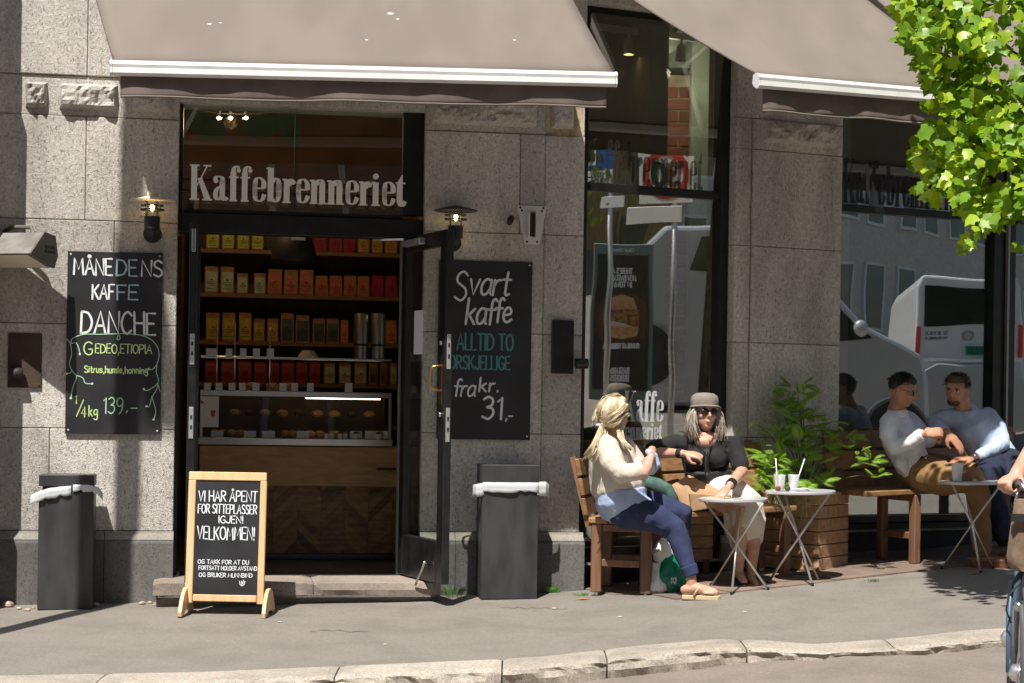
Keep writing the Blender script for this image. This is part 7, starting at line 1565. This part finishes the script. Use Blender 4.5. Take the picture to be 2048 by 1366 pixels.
# ------------------------------------------------------------------ the street as the windows mirror it
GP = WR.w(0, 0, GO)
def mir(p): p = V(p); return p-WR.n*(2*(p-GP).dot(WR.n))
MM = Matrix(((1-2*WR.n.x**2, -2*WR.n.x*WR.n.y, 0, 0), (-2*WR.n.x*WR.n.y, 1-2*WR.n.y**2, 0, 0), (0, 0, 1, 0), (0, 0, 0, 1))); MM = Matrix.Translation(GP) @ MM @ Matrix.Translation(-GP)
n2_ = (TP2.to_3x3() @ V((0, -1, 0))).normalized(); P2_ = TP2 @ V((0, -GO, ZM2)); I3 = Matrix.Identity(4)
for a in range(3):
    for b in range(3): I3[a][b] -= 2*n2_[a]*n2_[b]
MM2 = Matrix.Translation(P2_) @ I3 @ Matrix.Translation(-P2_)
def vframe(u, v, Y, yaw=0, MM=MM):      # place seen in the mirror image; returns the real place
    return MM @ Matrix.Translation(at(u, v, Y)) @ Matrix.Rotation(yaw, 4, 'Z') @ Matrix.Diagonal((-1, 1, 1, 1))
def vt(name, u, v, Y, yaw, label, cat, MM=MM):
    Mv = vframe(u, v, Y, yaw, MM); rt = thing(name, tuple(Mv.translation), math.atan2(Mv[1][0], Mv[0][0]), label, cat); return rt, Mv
M_['signw'] = mat('sign_white', (.92, .92, .92), .3); M_['signr'] = mat('sign_red', (.62, .03, .02), .4); M_['signb'] = mat('sign_blue', (.01, .12, .50), .4)
Yv = 17.0; k = Yv/FP
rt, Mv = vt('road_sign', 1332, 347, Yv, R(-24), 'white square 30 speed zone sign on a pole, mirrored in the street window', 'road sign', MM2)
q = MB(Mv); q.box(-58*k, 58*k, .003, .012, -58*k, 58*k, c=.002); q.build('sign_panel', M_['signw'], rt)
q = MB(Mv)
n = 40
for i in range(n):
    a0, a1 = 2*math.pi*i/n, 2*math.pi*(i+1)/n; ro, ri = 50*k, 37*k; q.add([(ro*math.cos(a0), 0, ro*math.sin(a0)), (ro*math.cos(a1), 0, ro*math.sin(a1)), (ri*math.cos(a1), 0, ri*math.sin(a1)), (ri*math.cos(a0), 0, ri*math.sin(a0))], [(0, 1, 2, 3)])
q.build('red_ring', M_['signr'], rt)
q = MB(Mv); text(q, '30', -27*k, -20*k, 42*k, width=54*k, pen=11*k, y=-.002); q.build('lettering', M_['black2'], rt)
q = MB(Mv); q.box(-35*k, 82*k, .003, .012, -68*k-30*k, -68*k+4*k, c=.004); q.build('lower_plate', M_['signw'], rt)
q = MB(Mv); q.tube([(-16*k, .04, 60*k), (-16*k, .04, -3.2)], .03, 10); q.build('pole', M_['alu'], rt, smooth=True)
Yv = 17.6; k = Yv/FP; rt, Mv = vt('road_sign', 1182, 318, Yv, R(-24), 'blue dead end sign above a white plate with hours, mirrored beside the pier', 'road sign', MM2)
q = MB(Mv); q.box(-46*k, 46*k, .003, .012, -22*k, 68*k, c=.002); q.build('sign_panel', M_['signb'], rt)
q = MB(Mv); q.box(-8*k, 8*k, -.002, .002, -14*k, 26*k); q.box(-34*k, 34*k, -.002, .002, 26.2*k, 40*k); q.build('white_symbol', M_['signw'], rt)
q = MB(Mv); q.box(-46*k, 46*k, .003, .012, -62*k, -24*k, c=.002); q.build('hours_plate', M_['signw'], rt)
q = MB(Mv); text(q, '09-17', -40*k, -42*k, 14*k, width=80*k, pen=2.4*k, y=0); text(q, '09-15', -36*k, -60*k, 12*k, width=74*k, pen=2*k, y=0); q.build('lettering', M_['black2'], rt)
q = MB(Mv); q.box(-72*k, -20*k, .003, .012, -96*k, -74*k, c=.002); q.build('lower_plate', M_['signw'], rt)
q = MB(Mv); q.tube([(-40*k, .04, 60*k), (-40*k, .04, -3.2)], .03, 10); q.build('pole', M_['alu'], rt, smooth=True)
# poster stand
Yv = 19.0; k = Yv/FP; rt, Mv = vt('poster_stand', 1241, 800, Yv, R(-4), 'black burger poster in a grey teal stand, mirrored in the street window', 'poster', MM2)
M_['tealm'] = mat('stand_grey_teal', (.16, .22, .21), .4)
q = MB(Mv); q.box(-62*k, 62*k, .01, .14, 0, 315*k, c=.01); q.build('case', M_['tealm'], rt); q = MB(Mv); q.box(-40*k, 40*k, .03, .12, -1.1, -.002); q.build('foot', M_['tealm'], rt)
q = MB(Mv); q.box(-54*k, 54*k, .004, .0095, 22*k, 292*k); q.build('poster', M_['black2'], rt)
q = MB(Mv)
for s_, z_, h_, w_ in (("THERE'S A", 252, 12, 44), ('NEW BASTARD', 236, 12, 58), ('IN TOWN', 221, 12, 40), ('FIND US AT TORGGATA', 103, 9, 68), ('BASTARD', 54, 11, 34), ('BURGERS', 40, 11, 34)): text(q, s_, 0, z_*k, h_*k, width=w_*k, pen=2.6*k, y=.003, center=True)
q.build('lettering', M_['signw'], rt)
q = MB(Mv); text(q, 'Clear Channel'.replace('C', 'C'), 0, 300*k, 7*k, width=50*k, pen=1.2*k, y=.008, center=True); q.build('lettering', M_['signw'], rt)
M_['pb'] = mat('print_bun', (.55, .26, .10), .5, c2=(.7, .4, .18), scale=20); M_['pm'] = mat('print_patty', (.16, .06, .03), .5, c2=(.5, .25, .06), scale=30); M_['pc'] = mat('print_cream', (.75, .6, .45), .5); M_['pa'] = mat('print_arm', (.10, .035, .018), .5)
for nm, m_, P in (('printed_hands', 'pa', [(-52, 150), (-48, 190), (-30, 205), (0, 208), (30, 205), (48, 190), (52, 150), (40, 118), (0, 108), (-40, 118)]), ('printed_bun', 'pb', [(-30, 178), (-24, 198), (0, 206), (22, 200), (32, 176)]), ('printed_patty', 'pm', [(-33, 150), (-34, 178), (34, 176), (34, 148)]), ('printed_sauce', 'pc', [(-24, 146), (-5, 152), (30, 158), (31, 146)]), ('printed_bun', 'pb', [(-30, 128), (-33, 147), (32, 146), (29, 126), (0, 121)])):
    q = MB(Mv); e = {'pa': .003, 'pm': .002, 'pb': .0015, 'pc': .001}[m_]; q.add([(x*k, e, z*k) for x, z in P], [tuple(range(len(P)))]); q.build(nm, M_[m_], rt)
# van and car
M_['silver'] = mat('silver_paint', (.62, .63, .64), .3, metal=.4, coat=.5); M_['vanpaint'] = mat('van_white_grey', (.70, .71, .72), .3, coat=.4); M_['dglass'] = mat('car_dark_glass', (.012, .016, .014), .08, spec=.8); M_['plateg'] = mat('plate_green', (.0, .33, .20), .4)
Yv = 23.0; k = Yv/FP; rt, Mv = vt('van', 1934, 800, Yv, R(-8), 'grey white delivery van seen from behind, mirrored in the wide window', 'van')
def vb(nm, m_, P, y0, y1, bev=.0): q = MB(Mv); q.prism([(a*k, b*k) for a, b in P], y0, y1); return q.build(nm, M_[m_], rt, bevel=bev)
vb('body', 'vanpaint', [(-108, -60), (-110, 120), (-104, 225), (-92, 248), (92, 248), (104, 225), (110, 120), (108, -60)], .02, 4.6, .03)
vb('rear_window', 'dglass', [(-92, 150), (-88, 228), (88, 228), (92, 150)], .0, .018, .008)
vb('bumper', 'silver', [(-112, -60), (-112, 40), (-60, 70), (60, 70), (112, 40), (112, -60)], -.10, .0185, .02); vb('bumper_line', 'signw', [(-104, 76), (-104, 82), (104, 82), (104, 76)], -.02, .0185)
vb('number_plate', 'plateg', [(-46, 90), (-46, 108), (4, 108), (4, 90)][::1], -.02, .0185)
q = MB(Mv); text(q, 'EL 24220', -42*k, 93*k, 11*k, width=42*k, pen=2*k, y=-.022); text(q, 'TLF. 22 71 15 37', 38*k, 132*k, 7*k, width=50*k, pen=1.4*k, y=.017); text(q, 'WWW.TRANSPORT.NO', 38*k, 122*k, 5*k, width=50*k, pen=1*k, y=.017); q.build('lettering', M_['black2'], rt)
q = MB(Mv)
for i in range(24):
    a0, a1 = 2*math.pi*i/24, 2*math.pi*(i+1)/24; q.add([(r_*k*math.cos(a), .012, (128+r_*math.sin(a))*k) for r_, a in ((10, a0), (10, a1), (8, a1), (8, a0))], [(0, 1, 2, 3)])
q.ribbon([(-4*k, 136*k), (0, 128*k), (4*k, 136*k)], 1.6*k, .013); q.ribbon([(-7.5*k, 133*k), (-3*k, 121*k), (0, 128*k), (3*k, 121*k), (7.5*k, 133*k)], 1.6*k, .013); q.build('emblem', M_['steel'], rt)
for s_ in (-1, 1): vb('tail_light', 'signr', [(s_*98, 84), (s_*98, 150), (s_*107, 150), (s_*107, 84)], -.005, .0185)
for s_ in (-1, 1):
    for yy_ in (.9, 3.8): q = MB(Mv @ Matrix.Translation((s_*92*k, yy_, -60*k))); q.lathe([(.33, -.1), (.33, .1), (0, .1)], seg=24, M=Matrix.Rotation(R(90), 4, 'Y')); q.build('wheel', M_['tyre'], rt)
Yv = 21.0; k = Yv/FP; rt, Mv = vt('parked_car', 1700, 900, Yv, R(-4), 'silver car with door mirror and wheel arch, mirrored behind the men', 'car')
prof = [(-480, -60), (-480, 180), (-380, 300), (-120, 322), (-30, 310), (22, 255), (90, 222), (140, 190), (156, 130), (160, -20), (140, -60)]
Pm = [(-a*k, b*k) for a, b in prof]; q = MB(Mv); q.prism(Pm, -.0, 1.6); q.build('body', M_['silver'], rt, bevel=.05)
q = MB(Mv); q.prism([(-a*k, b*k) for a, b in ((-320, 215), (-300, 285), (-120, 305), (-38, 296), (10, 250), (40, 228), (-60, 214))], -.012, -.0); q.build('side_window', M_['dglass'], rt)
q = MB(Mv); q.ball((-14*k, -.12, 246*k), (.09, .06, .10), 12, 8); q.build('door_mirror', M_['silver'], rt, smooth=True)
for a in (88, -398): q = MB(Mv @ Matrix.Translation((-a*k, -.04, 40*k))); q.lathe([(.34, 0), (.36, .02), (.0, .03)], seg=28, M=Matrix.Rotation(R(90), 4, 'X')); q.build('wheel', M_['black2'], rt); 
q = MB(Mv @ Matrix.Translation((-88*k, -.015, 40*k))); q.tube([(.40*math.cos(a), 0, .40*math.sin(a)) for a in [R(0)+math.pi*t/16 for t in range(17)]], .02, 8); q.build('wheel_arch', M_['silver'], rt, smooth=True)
# ------------------------------------------------------------------ buildings across the street
def facade(name, x0, x1, y, h, m, label, fl=3.6, bay=3.0, trim='white', win='dglass', ang=0):
    rt = thing(name, ((x0+x1)/2, y, -.3), 0, label, 'building'); Mf = Matrix.Translation((x0, y, -.3)) @ Matrix.Rotation(ang, 4, 'Z'); L_ = x1-x0
    q = MB(Mf); q.box(0, L_, -10, 0, 0, h); q.build('wall', m, rt)
    q = MB(Mf); q.box(-.2, L_+.2, .0, .5, h-.5, h+.2); q.build('cornice', M_[trim], rt)
    nb_ = int(L_/bay)
    for f in range(int(h/fl)):
        for i in range(nb_):
            xc = (i+.5)*L_/nb_; z0 = f*fl+(1.0 if f else .5); hh = 2.0 if f else 2.6
            q = MB(Mf); q.box(xc-.75, xc+.75, .0, .10, z0-.1, z0+hh+.1); w = q.build('window', M_[trim], rt); q = MB(Mf); q.box(xc-.62, xc+.62, .101, .11, z0, z0+hh); q.build('pane', M_[win], w)
    return rt
M_['brickd'] = mat('dark_red_facade', (.14, .07, .05), .9, var=.2); M_['ochre'] = mat('ochre_facade', (.42, .26, .09), .9, var=.15); M_['cre'] = mat('cream_facade', (.55, .52, .46), .9, var=.1)
M_['grf'] = mat('grey_facade', (.12, .12, .125), .9, var=.2)
facade('apartment_block', -34, -2, -11, 17, M_['brickd'], 'dark red brick block across the street, behind the viewer')
facade('apartment_block', -1.5, 19, -11, 18, M_['grf'], 'dark grey block across the street with white window frames')
facade('apartment_block', 19.5, 36, -11, 18, M_['ochre'], 'ochre plastered block across the street mirrored in the street windows', trim='ochre')
facade('apartment_block', 36.5, 75, -11, 20, M_['cre'], 'cream block with pale pilasters far across the street', bay=2.4)
# unseen stone pier added beyond the left edge to throw the hard shadow
q = MB(WL.M); o_ = .42; s_ = sL(-42, 700, o_)
zz_ = -.3; rt = thing('shadow_pier', tuple(WL.w(s_-.4, -.1, .3)), WL.yaw, 'unseen granite pier added beyond the left edge to shade the wall', 'pier'); i = 0
for za, zb_ in ((-.3, .36), (.36, 1.05), (1.05, 1.75), (1.75, 2.43), (2.43, 3.12), (3.12, 3.8), (3.8, 4.5), (4.5, 6)):
    e = .05 if i in (1,) else (-.08 if i >= 6 else 0)
    q = MB(WL.M); q.box(s_-.9, s_, -o_-e, .0, za+.004, zb_-.004, c=.012); q.build('stone_block', M_['stone'], rt); i += 1
# lamp post off to the left front: soft shadow band on the wall
pp = WL.hit(258, 800, 0); sh_ = V((-math.sin(SUN_AZ), -math.cos(SUN_AZ), 0)); bp_ = V((pp.x, pp.y, 0))+sh_*2.55; bp_.z = g(bp_.x, bp_.y)
rt = thing('lamp_post', tuple(bp_), 0, 'grey street lamp post standing at the kerb left of the view', 'lamp post')
q = MB(Matrix.Translation(bp_)); q.lathe([(.10, 0), (.10, .6), (.076, .7), (.07, 9.2), (0, 9.25)], seg=20); q.build('pole', M_['grf'], rt, smooth=True, angle=40)
q = MB(Matrix.Translation(bp_)); q.tube([(0, 0, 9.1), (-.3, -.8, 9.5), (-.5, -1.6, 9.6)], .035, 8); q.box(-.65, -.4, -2.1, -1.5, 9.54, 9.66); q.build('lamp_arm', M_['grf'], rt)

# tar patch and cracks
M_['tar'] = stone_mat('tar_patch', (.10, .075, .065), speck=.2, stain=.2)
P = [(1812, 1302), (1835, 1296), (1880, 1294), (1930, 1291), (1948, 1293), (1905, 1301), (1860, 1305), (1825, 1306)]
def Gr(u, v):
    r = ray(u, v); Y = 9.5
    for _ in range(60): p = CAM+r*Y; Y += (p.z-zroad(p.x, p.y))/.13*.5
    return CAM+r*Y
q = MB(); q.add([V((p.x, p.y, zroad(p.x, p.y)+.005)) for p in (Gr(*a) for a in P)], [tuple(range(8))]); tag(q.build('road_patch', M_['tar']), 'dark reddish patch in the road asphalt near the kerb', kind='structure')
q = MB(); r2 = random.Random(9)
for (u0, v0, n) in ((1000, 1216, 16), (1870, 1183, 8), (620, 1262, 14)):
    pt = [(u0+i*9, v0+r2.uniform(-2.2, 2.2)+i*.15) for i in range(n)]
    W = [G(*a) for a in pt]
    for a, b in zip(W, W[1:]): w_ = V((0, .004+.004*r2.random(), 0)); q.add([a-w_+V((0, 0, .004)), b-w_+V((0, 0, .004)), b+w_+V((0, 0, .004)), a+w_+V((0, 0, .004))], [(0, 1, 2, 3)])
tag(q.build('pavement_crack', M_['tar']), 'thin dark cracks in the pavement asphalt', kind='structure')
M_['litterp'] = mat('litter_pale', (.6, .57, .5), .8)
for i, (u, v) in enumerate(((560, 1245), (1108, 1218), (770, 1290), (1240, 1235), (1490, 1225))):
    p = G(u, v); q = MB(Matrix.Translation(p+V((0, 0, .003)))); q.ball((0, 0, .002), (.011+.004*(i % 2), .007, .003), 8, 4); tag(q.build('litter_scrap', M_['litterp']), 'tiny pale scrap of litter on the open pavement, %s from the left' % ORD[[0, 2, 1, 3, 4][i]], 'litter', 'litter scraps on the pavement')
